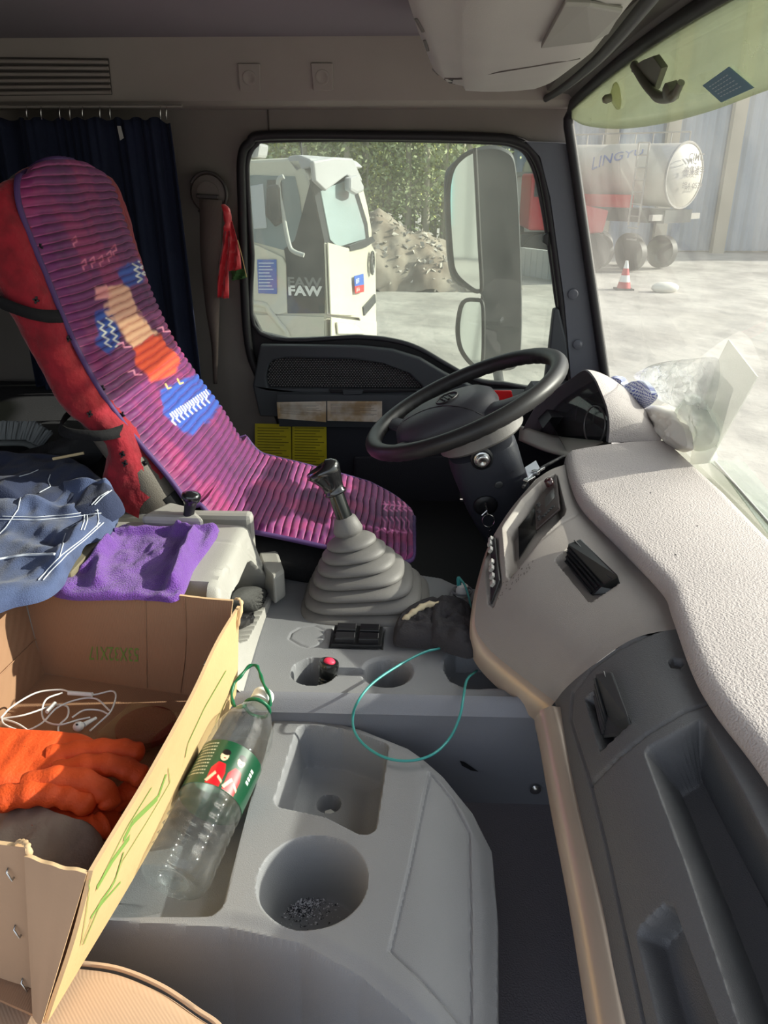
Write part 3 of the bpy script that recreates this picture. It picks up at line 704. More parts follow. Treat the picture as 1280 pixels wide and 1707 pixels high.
# radio and screen sunk in the upper opening
def onsurf(sv, quad, lift): return [hit(x, y, sv, lift=lift) for x, y in quad]
P = onsurf('stack', [(860, 925), (862, 850 + 20), (893, 832), (895, 862), (893, 905), (868, 938)], .006)
t = thing('display_screen', 'blank black display screen sunk in the centre stack', 'screen', sum(P) / 6)
P = onsurf('stack', [(860, 884), (890, 846), (896, 893), (868, 938)], .007)
n_ = unit(np.cross(P[1] - P[0], P[3] - P[0])); n_ = n_ if n_[2] > 0 else -n_
sheet('panel', P, mat('screen glass', (6, 6, 9), 0.12, coat=.5), t, .004, n_)
P = onsurf('stack', [(889, 845), (923, 795), (942, 852), (896, 893)], .008)
n_ = unit(np.cross(P[1] - P[0], P[3] - P[0])); n_ = n_ if n_[2] > 0 else -n_
t = thing('car_radio', 'dark brown car radio with knob and small buttons in the centre stack', 'radio', sum(P) / 4)
b = MB(); b.prism(P, n_ * .006); b.build('face_plate', mat('radio brown', (62, 52, 50), 0.4), t, 0, bevel=.002)
def bil(P, u, v): return P[0] * (1 - u) * (1 - v) + P[1] * u * (1 - v) + P[2] * u * v + P[3] * (1 - u) * v
b = MB(); b.prism([bil(P, u, v) + n_ * .006 for u, v in ((.45, .3), (.85, .3), (.85, .62), (.45, .62))], n_ * .001); b.build('radio_display', mat('display dark', (84, 84, 82), 0.15), t, 0)
b = MB(); b.lathe(bil(P, .72, .08) + n_ * .006, n_, [(.009, 0), (.0085, .012), (.006, .014), (0, .014)], 16); b.build('knob', mat('glossy knob', (60, 22, 26), 0.2, coat=.5), t, 50)
for k in range(6):
    b = MB(); c = bil(P, .14 + .05 * (k % 2), .2 + .12 * k) + n_ * .0065; R = basis(P[1] - P[0], n_); b.box(c, (.008, .004, .003), R); b.build('button', m_ven2, t, 0)
for k in range(5):
    b = MB(); c = bil(P, .35 + .1 * k, .82) + n_ * .0065; b.box(c, (.005, .006, .003), R); b.build('button', m_ven2, t, 0)
# light panels of the opening's inner sides come from the stack plastic itself
# switch bank: dark strip with a column of grey buttons
P = onsurf('stack', [(813, 905), (828, 897), (836, 968), (820, 1010)], .002)
n_ = unit(np.cross(P[1] - P[0], P[3] - P[0])); n_ = n_ if n_[2] > 0 else -n_
t = thing('switch_bank', 'narrow black switch bank with seven grey buttons beside the radio', 'switches', sum(P) / 4)
b = MB(); b.prism(P, n_ * .004); b.build('base', m_blk, t, 0, bevel=.001)
for i, (x, y) in enumerate(((822, 900), (823, 910), (824, 920), (826, 941), (826, 951), (827, 964), (828, 976))):
    c, n2 = hit(x, y, 'stack', nrm=True); R = basis((P[3] - P[0]), n_)
    b = MB(); b.box(c + n_ * .0085, (.010, .0095, .006), R); b.build('button', mat('grey button', (176, 174, 168), 0.4), t, 0, bevel=.0005)
# a smear of dark scuffs beside the display opening (real dirt on the plastic)
b = MB(); r_ = random.Random(77)
for k in range(46):
    f = k / 45; x = 886 - 70 * f + r_.uniform(-3, 3); y = 938 + 62 * f + r_.uniform(-10, 10)
    P = [hit(x + dx, y + dy, 'stack', lift=.0003) for dx, dy in ((0, 0), (1.1, .2), (.2, 3.4 * (1 - .5 * f)), (-.8, 3.0 * (1 - .5 * f)))]; b.add(P, [(0, 1, 2, 3)])
o = b.build('scuff_marks', mat('scuff brown', (104, 96, 92), .8), dash, 0); o['kind'] = 'stuff'
# --- instrument hood
oa = [Yp(864, 729, 2.02), Yp(893, 678, 1.99), Yp(925, 650, 1.94), Yp(952, 631, 1.88), Yp(975, 616, 1.80), Yp(990, 628, 1.73), Yp(1001, 650, 1.69), Yp(1012, 680, 1.655), Yp(1016, 708, 1.64), Yp(1014, 738, 1.635)]
oa = cr(oa, 50)
back = cr([(.59, 2.12, .505), (.59, 2.08, .512), (.59, 2.02, .52), (.59, 1.95, .525), (.585, 1.88, .52), (.58, 1.80, .514), (.575, 1.75, .51), (.570, 1.70, .508), (.565, 1.67, .506), (.560, 1.655, .503)], 50)
A = []
for f in [0, .02, .06, .12, .2, .3, .42, .55, .7, .85, 1]:
    z_ = f ** 1.5 if f > .1 else f * .3
    R_ = oa * (1 - f) + back * f; R_[:, 2] = oa[:, 2] * (1 - z_) + back[:, 2] * z_; A.append(R_)
b = MB(); b.grid(A); b.build('instrument_hood', m_pad, dash, 60, bv='hood')
cen = np.array([oa[:, 0].mean(), 1.83, .50])
ia = oa + (cen - oa) * .07 + np.array([.004, 0, 0]); ib = oa + (cen - oa) * .11 + np.array([.02, 0, 0]); ic = oa + (cen - oa) * .26 + np.array([.050, 0, -.015])
b = MB(); b.grid([oa, oa * .5 + ia * .5 + np.array([-.004, 0, .002]), ia, ib, ic]); b.build('hood_lip', mat('hood grey', (98, 96, 100), 0.5, bump=.3), dash, 60)
b = MB(); b.prism(list(ic[::3]) + [ic[-1]], (.01, 0, 0)); b.build('cluster_face', mat('cluster dark', (34, 35, 40), 0.4), dash, 0)
for (cy, czz, r) in ((-.055, -.02, .045), (.055, -.03, .042)):
    c = ic.mean(0) + np.array([-.008, cy, czz]); n = unit(np.cross(ic[25] - ic[2], ic[47] - ic[2])); n = n if n[0] < 0 else -n
    b = MB(); u_ = unit(np.cross(n, (0, 1, 0))); v_ = np.cross(n, u_)
    b.tube([c + n * .008 + r * (u_ * math.cos(a) + v_ * math.sin(a)) for a in np.linspace(0, 2 * math.pi, 40, endpoint=False)], .002, 6, closed=True); b.build('gauge_ring', mat('gauge ring', (120, 118, 118), 0.3, metal=.5), dash, 60)
# clear lens and the lower ledge, its pale tone painted as the lens reflection
lens = [oa[4] , oa[10], oa[18], oa[26], oa[32], oa[38], oa[44]]
b = MB(); b.prism([p + (cen - p) * .12 + np.array([.03, 0, 0]) for p in oa[::4]] , (.002, 0, 0)); b.build('cluster_lens', glassmat('lens', (225, 228, 230), dust=.10, dcol=(170, 165, 165), streak=False), dash, 0)
lw = [Yp(868, 745, 1.93), Yp(868, 700, 1.95), Yp(960, 745, 1.47), Yp(944, 768, 1.5)]
A = coons([Yp(866, 735, 1.99), Yp(905, 752, 1.82), Yp(950, 764, 1.60)], [Yp(868, 710, 2.04), Yp(925, 728, 1.88), Yp(1005, 738, 1.68)], [Yp(866, 735, 1.99), Yp(868, 710, 2.04)], [Yp(950, 764, 1.60), Yp(1005, 738, 1.68)], 12, 6)
b = MB(); b.grid(A); b.build('cluster_ledge', mat('ledge reflection beige', (158, 150, 142), 0.5, var=.1), dash, 60, solid=.004)
# dark lower panels in front of the driver
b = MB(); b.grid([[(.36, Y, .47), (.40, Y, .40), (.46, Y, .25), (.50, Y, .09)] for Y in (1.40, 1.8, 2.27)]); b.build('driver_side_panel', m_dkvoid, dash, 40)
b = MB(); b.grid([[(.34, Y, .455), (.36, Y, .485), (.45, Y, .488), (.64, Y, .480)] for Y in (1.90, 2.1, 2.275)]); b.build('driver_side_top', mat('dark dash top', (50, 50, 56), 0.6, bump=.3), dash, 50)
# bright broken bracket pieces at the corner of the stack
b = MB(); S = [Zp(x, y, .49) for x, y in ((872, 812), (880, 800), (893, 788), (905, 779), (925, 768), (940, 760))]
b.tube(cr(S, 20), .0035, 6); b.build('edge_strip', m_rub, dash, 60)
t = thing('broken_clip', 'bright broken metal clip lying at the stack corner below the gauges', 'clip', Zp(888, 790, .495))
R = basis((.6, .8, 0), (0, 0, 1)); b = MB(); b.box(Zp(882, 798, .498), (.03, .012, .004), R); b.box(Zp(893, 787, .502), (.012, .014, .008), R); b.box(Zp(903, 782, .50), (.02, .005, .005), R); b.build('plate', m_met, t, 0, bevel=.001)
P = [Zp(x, y, .497) for x, y in ((874, 782), (893, 770), (899, 782), (880, 800))]
b = MB(); b.prism(P, (0, 0, .004)); b.build('tab', mat('pale plastic', (176, 182, 190), 0.4), t, 0, bevel=.001)

# ------------------------------------------------------------------ steering column and wheel
pl_, ph_ = Yp(623, 736, 1.57), Yp(930, 602, 1.57); wc = (pl_ + ph_) / 2; wd = unit(ph_ - pl_); wr = np.linalg.norm(ph_ - pl_) / 2
wn = unit(np.cross(wd, (0, 1, 0))); wn = wn if wn[2] > 0 else -wn; wy = np.array([0, 1.0, 0])
print('wheel radius', wr, wc, wn)
sw_ = thing('steering_wheel', 'black steering wheel with a moulded oval badge on its hub', 'steering wheel', wc)
b = MB(); pts = []; rs = []
NN = 220
for k in range(NN):
    a = 2 * math.pi * k / NN; pts.append(wc + wr * (wd * math.cos(a) + wy * math.sin(a)))
A = []
for k in range(NN):
    a = 2 * math.pi * k / NN; rad = wd * math.cos(a) + wy * math.sin(a); row = []
    for j in range(18):
        q = 2 * math.pi * j / 18; fing = .0016 * max(0, math.sin(a * 46)) * max(0, -math.cos(q) * .4 - math.sin(q) * .8)
        r_ = .0178 - fing; row.append(wc + rad * (wr + r_ * math.cos(q)) + wn * r_ * .95 * math.sin(q))
    A.append(row)
m_wheel = mat('wheel black', (40, 39, 40), 0.42, bump=.15, bscale=600)
b.grid(A, cu=True, cv=True); b.build('rim', m_wheel, sw_, 60)
hc = wc + wn * .004 - wd * .045
b = MB(); A = []
for i, (r, h) in enumerate([(0, .020), (.03, .0195), (.055, .016), (.078, .008), (.094, -.006), (.098, -.022), (.088, -.040)]):
    A.append([hc + wn * h + (wd * math.cos(a) * 1.18 + wy * math.sin(a) * 1.0) * r * (abs(math.cos(a)) ** 2.6 + abs(math.sin(a)) ** 2.6) ** (-1 / 2.6) for a in np.linspace(0, 2 * math.pi, 48, endpoint=False)])
m_hub = mat('hub charcoal', (62, 62, 68), 0.45, bump=.25, bscale=800)
b.grid(A, cv=True); hub = b.build('hub_pad', m_hub, sw_, 50, bv='hub')
for a0 in (math.radians(150), math.radians(210), math.radians(-38)):
    e = wd * math.cos(a0) + wy * math.sin(a0); s0 = np.cross(wn, e); A = []
    for f in np.linspace(0, 1, 12):
        c = (hc + e * .05 - wn * .018) * (1 - f) + (wc + e * (wr - .004)) * f - wn * .012 * math.sin(math.pi * f); w_ = .030 - .008 * f; h_ = .013 - .004 * f
        A.append([c + s0 * w_ * math.cos(q) + wn * h_ * math.sin(q) for q in np.linspace(0, 2 * math.pi, 12, endpoint=False)])
    b = MB(); b.grid(A, cv=True); b.build('spoke', m_hub, sw_, 60)
S = []
for q in np.linspace(-1, 1, 14):
    x_, y_ = 668 + (q + 1) * 68, 706 - 22 * (1 - q * q) - 14 * (q + 1) * .5
    h_ = hit(x_, y_, 'hub', strict=True)
    if h_ is not None: S.append(h_)
if len(S) > 3: b = MB(); b.tube(cr(S, 40), .0011, 6); b.build('hub_seam', m_wheel, sw_, 60)
# badge: oval ring with three slanted bars
bc = hit(745, 664, 'hub'); n = wn
o1 = []
b = MB(); b.tube([bc + n * .001 + (wd * .024 * math.cos(a) + wy * .027 * math.sin(a)) for a in np.linspace(0, 2 * math.pi, 40, endpoint=False)], .0017, 6, closed=True); bd = b.build('badge', m_wheel, sw_, 60)
for k in (-1, 0, 1):
    b = MB(); c = bc + n * .001 + wd * .0095 * k; b.tube([c - wy * .015 + wd * .004, c + wy * .015 - wd * .004], .0022, 6); b.build('badge_bar', m_wheel, bd, 60)
# column
col = thing('steering_column', 'dark steering column shroud with ignition lock below the wheel', 'steering column', wc - wn * .2)
m_colr = mat('column plastic', (46, 48, 56), 0.5, bump=.3, bscale=900); ax = -wn
b = MB(); b.lathe(hc + wd * .052 + ax * .042, ax, [(.062, 0), (.078, .010), (.090, .026), (.094, .040), (.088, .046), (.05, .048)], 40, sq=2.4); b.build('collar', mat('collar grey', (122, 119, 116), 0.55, bump=.3, bscale=700), col, 50)
c0_ = Yp(800, 742, 1.585); c1_ = Yp(848, 880, 1.64); a_ = unit(c1_ - c0_); LL = np.linalg.norm(c1_ - c0_)
b = MB(); b.lathe(c0_ - a_ * .02, a_, [(.05, 0), (.070, .008), (.076, .04), (.074, LL * .6), (.064, LL), (.05, LL + .05), (.045, LL + .2)], 48, sq=4); b.build('shroud', m_colr, col, 50, bv='shroud')
def stud(px, py, parts, name, m, parent=col, n=16, ax_=None, lab=None):
    p, nn = hit(px, py, 'shroud', nrm=True); nn = ax_ if ax_ is not None else nn
    b = MB(); b.lathe(p - nn * .004, nn, parts, n); return p, nn, b.build(name, m, parent, 45, label=lab)
p, nn, o = stud(803, 765, [(.017, 0), (.017, .010), (.014, .011), (.014, .016), (.0125, .017), (.0125, .022), (.010, .023), (.006, .022), (0, .020)], 'socket', m_met, lab='bright knurled power socket')
p, nn, o = stud(803, 765, [(.024, 0), (.024, .006), (.020, .008), (.019, .006)], 'socket_ring', m_blk)
p, nn, o = stud(831, 808, [(.009, 0), (.009, .006), (.006, .008), (0, .008)], 'button', m_ven2)
p, nn, lock = stud(809, 842, [(.026, 0), (.026, .008), (.020, .013), (.014, .014), (0, .014)], 'ignition_lock', m_blk)
# keys
t = thing('key_ring', 'steel key ring with key and beaded chain hanging from the ignition', 'keys', p + nn * .02)
b = MB(); k0 = p + nn * .012; b.box(k0 + nn * .012, (.003, .004, .024), basis((0, 1, 0), nn)); b.tube([k0 + np.array([-.004, 0, .022]) + nn * .012, k0 + np.array([.001, 0, .004]) + nn * .012, k0 + nn * .012 + np.array([-.010, 0, -.008])], .0016, 6); b.build('key', m_met, t, 0)
rc = k0 + nn * .016 + np.array([.004, 0, -.018]); b = MB(); b.tube([rc + .013 * np.array([math.cos(a), .25 * math.sin(a), math.sin(a)]) for a in np.linspace(0, 2 * math.pi, 28, endpoint=False)], .0011, 6, closed=True); b.build('ring', m_met, t, 60)
b = MB(); q = rc + np.array([.003, 0, -.014])
for k in range(9):
    b.ball(q + np.array([.0015 * math.sin(k * 2.1), -.002, -.0085 * k]), .0032 if k % 2 else .0022, 8, 6)
b.build('chain', mat('dark chain', (70, 70, 74), 0.25, metal=1), t, 60)
b = MB(); b.ball(q + np.array([0, -.002, -.10]), (.010, .006, .018), 12, 9); b.build('fob', m_blk, t, 60)
# indicator stalk end and bright linkage behind the rim
t = thing('control_stalk', 'black control stalk with bright tip behind the steering wheel rim', 'stalk', Yp(905, 650, 1.8))
b = MB(); b.tube([Yp(850, 705, 1.66), Yp(880, 680, 1.76), Yp(905, 655, 1.84)], [.008, .007, .009], 10); b.build('arm', m_blk, t, 60)
b = MB(); b.tube([Yp(897, 664, 1.80), Yp(908, 648, 1.84)], [.010, .010], 10); b.build('tip', mat('silver tip', (170, 172, 176), 0.3, metal=.7), t, 60)
# ------------------------------------------------------------------ upper centre console
ZU, ZL = .305, .265
def PXY(pts, z): return [tuple(Zp(x, y, z)[:2]) for x, y in pts]
def pit(Z, sd, d, w): return Z - d * smoothstep(-sd, -w, w)
def groove(Z, sd, d, w): return Z - d * np.exp(-(sd / w) ** 2)
con = thing('gear_console', 'grey moulded centre console around the gear lever', 'console', (-.05, 1.2, .1))
xs = np.linspace(-.305, .36, 310); ys = np.linspace(.988, 1.44, 220); X, Y = np.meshgrid(xs, ys, indexing='ij')
Z = np.full(X.shape, ZU)
far = PXY([(300, 944), (470, 944), (560, 948), (690, 953), (735, 960), (765, 974), (800, 984), (1100, 984)], ZU)
outl = [(far[0][0], .90)] + far + [(far[-1][0], .90)]
sd = sdpoly(X, Y, outl); Z = Z - .06 * smoothstep(sd, -.002, .02) - .004 * smoothstep(sd, -.014, 0)
gear = PXY([(512, 1010), (518, 985), (540, 962), (562, 955), (690, 955), (705, 965), (712, 985), (706, 1010), (694, 1026), (660, 1030), (524, 1028)], ZU)
sd = sdpoly(X, Y, gear); Z = pit(Z, sd, .012, .004)
cw1, cw2 = Zp(523, 1114, ZU)[:2], Zp(645, 1114, ZU)[:2]; RC = .0415
for cw in (cw1, cw2):
    sd = sdcirc(X, Y, cw, RC); Z = pit(Z, sd, .006, .004)
    Z = np.minimum(Z, ZU - .006 - .062 * smoothstep(-sdcirc(X, Y, cw, RC - .005), -.002, .002) + .0)
ch = [(cw1[0], cw1[1] - .012), (cw2[0], cw2[1] - .012), (cw2[0], cw2[1] + .010), (cw1[0], cw1[1] + .010)]
sd = sdpoly(X, Y, ch); Z = np.minimum(Z, ZU - .018 * smoothstep(-sd, -.002, .003))
lid = PXY([(482, 1060), (486, 1050), (500, 1042), (526, 1039), (540, 1046), (541, 1060), (530, 1071), (515, 1075), (500, 1071)], ZU); sd = sdpoly(X, Y, lid); Z = groove(Z, sd, .002, .0018)
swr = PXY([(549, 1075), (556, 1041), (641, 1044), (637, 1078)], ZU); sd = sdpoly(X, Y, swr); Z = pit(Z, sd, .006, .0015)
pk = PXY([(741, 1108), (744, 1092), (760, 1078), (830, 1078), (860, 1140), (778, 1140), (752, 1128)], ZU); sd = sdpoly(X, Y, pk); Z = pit(Z, sd, .045, .003); Z = groove(Z, sd - .004, .0015, .002)
pk2 = PXY([(744, 1062), (748, 1018), (758, 1000), (790, 998), (820, 1010), (820, 1065)], ZU); sd = sdpoly(X, Y, pk2); Z = pit(Z, sd, .04, .003); Z = groove(Z, sd - .004, .0015, .002)
sc = Zp(770, 985, ZU)[:2]; sd = sdcirc(X, Y, sc, .016); Z = pit(Z, sd, .012, .002)
A = np.stack([X, Y, Z], 2); b = MB(); b.grid(A); b.build('top_shell', m_grey, con, 50, bv='upper')
# side face towards the passenger
A = []
for x in np.linspace(-.305, .36, 12):
    A.append([(x, .988, ZU), (x, .984, ZU - .001), (x, .976, ZU - .006), (x, .968, ZU - .018), (x, .965, ZU - .022), (x, .967, ZU - .03), (x, .972, .2), (x, .985, .09)])
b = MB(); b.grid(A); b.build('side_shell', mat('console side', (126, 128, 136), 0.5, bump=.3, bscale=900), con, 30, bv='uside')
p = Yp(892, 1315, .975); b = MB(); b.lathe(p, (0, -1, 0), [(.009, 0), (.009, .003), (.005, .006), (0, .0065)], 16); b.build('screw', m_met, con, 50, label='small bright screw low on the side')
b = MB(); P = [Yp(x, y, .969) for x, y in ((766, 1268), (775, 1271), (797, 1286), (785, 1284), (770, 1276))]; b.prism(P, (0, -.0006, 0)); b.build('scuff', m_blk, con, 0, label='black scuff mark')
# switches: 2 x 2 rockers
t = thing('window_switches', 'black four-rocker window switch block on the gear console', 'switches', Zp(595, 1060, ZU))
P = [Zp(x, y, ZU + .001) for x, y in ((551, 1075), (558, 1042), (639, 1045), (636, 1077))]
b = MB(); b.prism([p - np.array([0, 0, .006]) for p in P], (0, 0, .007)); b.build('frame', m_blk, t, 0, bevel=.0015)
def bil(P, u, v): return P[0] * (1 - u) * (1 - v) + P[1] * u * (1 - v) + P[2] * u * v + P[3] * (1 - u) * v
for i in range(2):
    for j in range(2):
        v0, v1 = (.07, .46) if j == 0 else (.54, .93); u0, u1 = (.08, .46) if i == 0 else (.54, .92)
        Q = [bil(P, u0, v0), bil(P, u1, v0), bil(P, u1, v1), bil(P, u0, v1)]; up1 = np.array([0, 0, 1.0]); b = MB()
        um = (u0 + u1) / 2; mid = [bil(P, um, v0), bil(P, um, v1)]; hA, hM, hB = .010, .005, .009
        b.add([q for q in Q] + [Q[0] + up1 * hA, Q[1] + up1 * hB, Q[2] + up1 * hB, Q[3] + up1 * hA, mid[0] + up1 * hM, mid[1] + up1 * hM],
              [(0, 1, 2, 3), (4, 8, 9, 7), (8, 5, 6, 9), (0, 1, 5, 8, 4), (3, 7, 9, 6, 2), (0, 4, 7, 3), (1, 2, 6, 5)])
        o = b.build('rocker', mat('rocker black', (34, 34, 37), 0.3), t, 0, bevel=.0012)
# ------------------------------------------------------------------ gear lever
gl = thing('gear_lever', 'black gear lever rising from a grey ribbed rubber boot', 'gear lever', Zp(612, 1000, ZU - .012))
base = Zp(612, 1000, ZU - .012); base[2] = ZU - .012; top = Yp(577, 872, base[1] + .01); kn = Yp(545, 785, base[1] + .02)
axb = unit(top - base); H = np.linalg.norm(top - base)
m_boot = mat('boot rubber', (112, 110, 108), 0.55, bump=.15, bscale=500, var=.06)
# bellows: closed sections leaning along the lever
A = []; secs = []
nr = 7
for i in range(nr):
    f0 = i / nr; f1 = (i + 1) / nr; R0 = .088 * (1 - f0) ** .9 + .030; R1 = .088 * (1 - f1) ** .9 + .030
    for g, dr in ((0, 0), (.12, .0035), (.35, .006), (.6, .004), (.8, -.003), (.95, -.011), (1.0, -.010)):
        f = f0 + (f1 - f0) * g; secs.append((f * .86, R0 * (1 - g) + R1 * g + dr))
secs += [(.88, .026), (.92, .028), (1.0, .024), (1.07, .020), (1.09, .015)]
for f, r in secs:
    c = base + (top - base) * f + np.array([0.02 * (1 - min(f, 1)) * 0, 0, 0]); sq = 2.0 + 2.4 * max(0, 1 - f * 1.4)
    ring = []
    tilt = min(1, f * 1.1); nz = unit(np.array([0, 0, 1.0]) * (1 - tilt) + axb * tilt); u_ = unit(np.cross((0, 1, 0), nz)); v_ = np.cross(nz, u_)
    for a in np.linspace(0, 2 * math.pi, 64, endpoint=False):
        k2 = (abs(math.cos(a)) ** sq + abs(math.sin(a)) ** sq) ** (-1 / sq); ring.append(c + (u_ * math.cos(a) * 1.02 + v_ * math.sin(a) * .88) * r * k2)
    A.append(ring)
b = MB(); b.grid(A, cv=True); b.build('boot', m_boot, gl, 60)
fl = [Zp(x, y, ZU - .010) for x, y in ((520, 1008), (526, 985), (548, 966), (568, 962), (686, 962), (698, 972), (703, 988), (698, 1008), (688, 1020), (660, 1024), (530, 1023))]
b = MB(); b.prism(cr(fl, 60, True), (0, 0, .006)); b.build('boot_flange', mat('flange rubber', (70, 69, 70), 0.6), gl, 0, bevel=.002)
b = MB(); s0 = top + (kn - top) * -.05; b.tube([s0, top + (kn - top) * .62], .0155, 16); b.build('shaft', mat('shaft black', (22, 26, 26), 0.2, coat=.6), gl, 40)
a2 = unit(kn - top); q = top + (kn - top) * .55; Lk = np.linalg.norm(kn - top) * .52
b = MB(); A = []
for f, r, lean in ((0, .012, 0), (.04, .0205, 0), (.10, .022, 0), (.15, .0195, 0), (.3, .020, 0), (.5, .0235, -.001), (.7, .029, -.004), (.86, .033, -.007), (.97, .031, -.008), (1.05, .021, -.006), (1.08, .008, -.004)):
    c = q + a2 * Lk * f * 1.05 + wd * lean * 0; u_ = unit(np.cross((0, 1, 0), a2)); ring = []
    for a in np.linspace(0, 2 * math.pi, 24, endpoint=False):
        ring.append(c + u_ * (r * math.cos(a) + lean) + np.array([0, 1.0, 0]) * r * .8 * math.sin(a) + a2 * (.006 * math.cos(a) * f))
    A.append(ring)
b.grid(A, cv=True); b.add([p for p in A[-1]], [tuple(range(24))]); b.build('knob', mat('knob gloss', (26, 26, 28), 0.18, coat=.7), gl, 60)
# ------------------------------------------------------------------ things in and on the upper console
c = Zp(523, 1114, ZU - .05); base_ = np.array([cw1[0] + .012, cw1[1] - .006, ZU - .063]); tip = Zp(549, 1103, ZU + .012); d = unit(tip - base_); Lt = np.linalg.norm(tip - base_)
t = thing('flashlight', 'black flashlight with a red end button standing in the left cup holder', 'flashlight', base_)
b = MB(); pr = [(.011, 0), (.0125, .004)]
for k in range(7): h = .01 + k * .006; pr += [(.0125, h), (.0115, h + .002), (.0125, h + .004)]
pr += [(.0135, Lt - .022), (.0165, Lt - .016), (.017, Lt - .004), (.0155, Lt), (.011, Lt + .001), (.011, Lt - .002), (0, Lt - .002)]
b.lathe(base_, d, pr, 28); b.build('tube_body', mat('torch black', (22, 24, 24), 0.25, coat=.4), t, 35)
b = MB(); b.lathe(tip - d * .004, d, [(.0098, 0), (.0098, .005), (.008, .0075), (.0, .0085)], 20); b.build('red_button', mat('red rubber', (226, 52, 84), 0.5), t, 50)
cc = np.array([cw2[0] + .012, cw2[1] - .010, ZU - .060]); A = np.zeros((10, 10, 3))
for i in range(10):
    for j in range(10): A[i, j] = cc + np.array([(i - 4.5) * .005 + (j - 4.5) * .002, (j - 4.5) * .0022, .014 * math.sin(i * 1.3 + j) * .4 + .012 + .002 * i])
b = MB(); b.grid(A); o = b.build('clear_wrapper', glassmat('clear film', (240, 240, 240), dust=.2, streak=False, dcol=(220, 220, 220)), None, 30); tag(o, 'crumpled clear wrapper lying in the right cup holder of the gear console', 'wrapper')
# white charging plug
t = thing('charging_plug', 'white charging plug standing in the small round socket', 'plug', (sc[0], sc[1], ZU))
b = MB(); b.lathe((sc[0], sc[1], ZU - .010), (.05, 0, 1), [(.0125, 0), (.0125, .012), (.0105, .016), (.0105, .022), (.008, .024), (0, .024)], 20); b.build('body', m_white, t, 45)
b = MB(); b.lathe((sc[0] - .006, sc[1], ZU + .012), (-.1, .1, 1), [(.0045, 0), (.0045, .014), (.003, .018)], 12); b.build('connector', mat('teal', (60, 150, 150), 0.4), t, 45)
b = MB(); b.tube([np.array([sc[0], sc[1], ZU + .001]) + .0195 * np.array([math.cos(a), math.sin(a), 0]) for a in np.linspace(0, 2 * math.pi, 30, endpoint=False)], .002, 6, closed=True); b.build('socket_rim', m_grey, con, 60)
# teal cable: from the plug, under the gloves, loops over the side face
def onup(x, y, l=.003): return hit(x, y, 'upper', lift=l)
S = [np.array([sc[0] - .007, sc[1], ZU + .03]), np.array([sc[0] + .004, sc[1] - .02, ZU + .022]), Zp(784, 1010, ZU + .010), Zp(780, 1045, ZU + .008), Zp(755, 1070, ZU + .006), Zp(735, 1080, ZU + .008), Zp(705, 1088, ZU + .014), Zp(660, 1112, ZU + .02), Zp(620, 1140, ZU + .022), Yp(596, 1170, .95), Zp(588, 1195, .285), Zp(592, 1222, .275), Zp(612, 1246, .272), Zp(645, 1264, .272), Zp(685, 1268, .275), Zp(722, 1257, .280), Yp(750, 1230, .915), Yp(766, 1195, .93), Yp(772, 1165, .955), Zp(776, 1140, ZU + .008), Zp(782, 1128, ZU + .004), Zp(795, 1118, ZU - .02)]
b = MB(); b.tube(cr(S, 140), .0021, 8); o = b.build('charging_cable', mat('teal cable', (62, 150, 146), 0.4), None, 60); tag(o, 'thin teal charging cable looping down over the console side', 'cable')
# grey fleece gloves
m_fle = mat('charcoal fleece', (56, 54, 57), 1.0, bump=1.0, bscale=260, bdetail=4)
def blob(name, outline_px, z0, h, m, nz=None, parent=None, seed=1, wr_=.004, n=(40, 40), edge=.35, sc_=60):
    """soft cloth heap over an outline on a level"""
    poly = [Zp(x, y, z0) for x, y in outline_px]; cen_ = sum(poly) / len(poly); R = cr(poly, n[0], True); A = []
    for i, f in enumerate(np.linspace(1, 0.02, n[1])):
        row = cen_ + (R - cen_) * f; e = np.clip((1 - f) / edge, 0, 1); row = row.copy()
        row[:, 2] = z0 + h * np.sqrt(1 - (1 - e) ** 2) + wr_ * vnoise(row[:, 0] + 3, row[:, 1] + 3, sc_, seed) * e
        A.append(row)
    b = MB(); b.grid(np.array(A), cv=True); b.add(A[-1], [tuple(range(n[0]))]); return b.build(name, m, parent, 70)
t = thing('fleece_gloves', 'dark grey fleece gloves heaped beside the switches, beige cuff trim', 'gloves', Zp(730, 1060, ZU))
blob('glove', [(655, 1068), (660, 1045), (680, 1025), (705, 1012), (730, 1008), (745, 1030), (740, 1062), (735, 1080), (700, 1081), (662, 1078)], ZU, .028, m_fle, parent=t, wr_=.006, seed=3)
blob('glove', [(715, 1040), (722, 1015), (745, 1006), (775, 1012), (792, 1040), (792, 1080), (785, 1098), (755, 1092), (730, 1082), (715, 1070)], ZU + .006, .030, m_fle, parent=t, wr_=.007, seed=5)
b = MB(); b.tube(cr([Zp(672, 1035, ZU + .02), Zp(690, 1020, ZU + .03), Zp(712, 1008, ZU + .034), Zp(735, 1008, ZU + .034)], 16), [.004 + .003 * math.sin(k) ** 2 for k in range(16)], 8); b.build('cuff_trim', mat('beige fleece', (206, 192, 160), 0.95, bump=.6), t, 60)

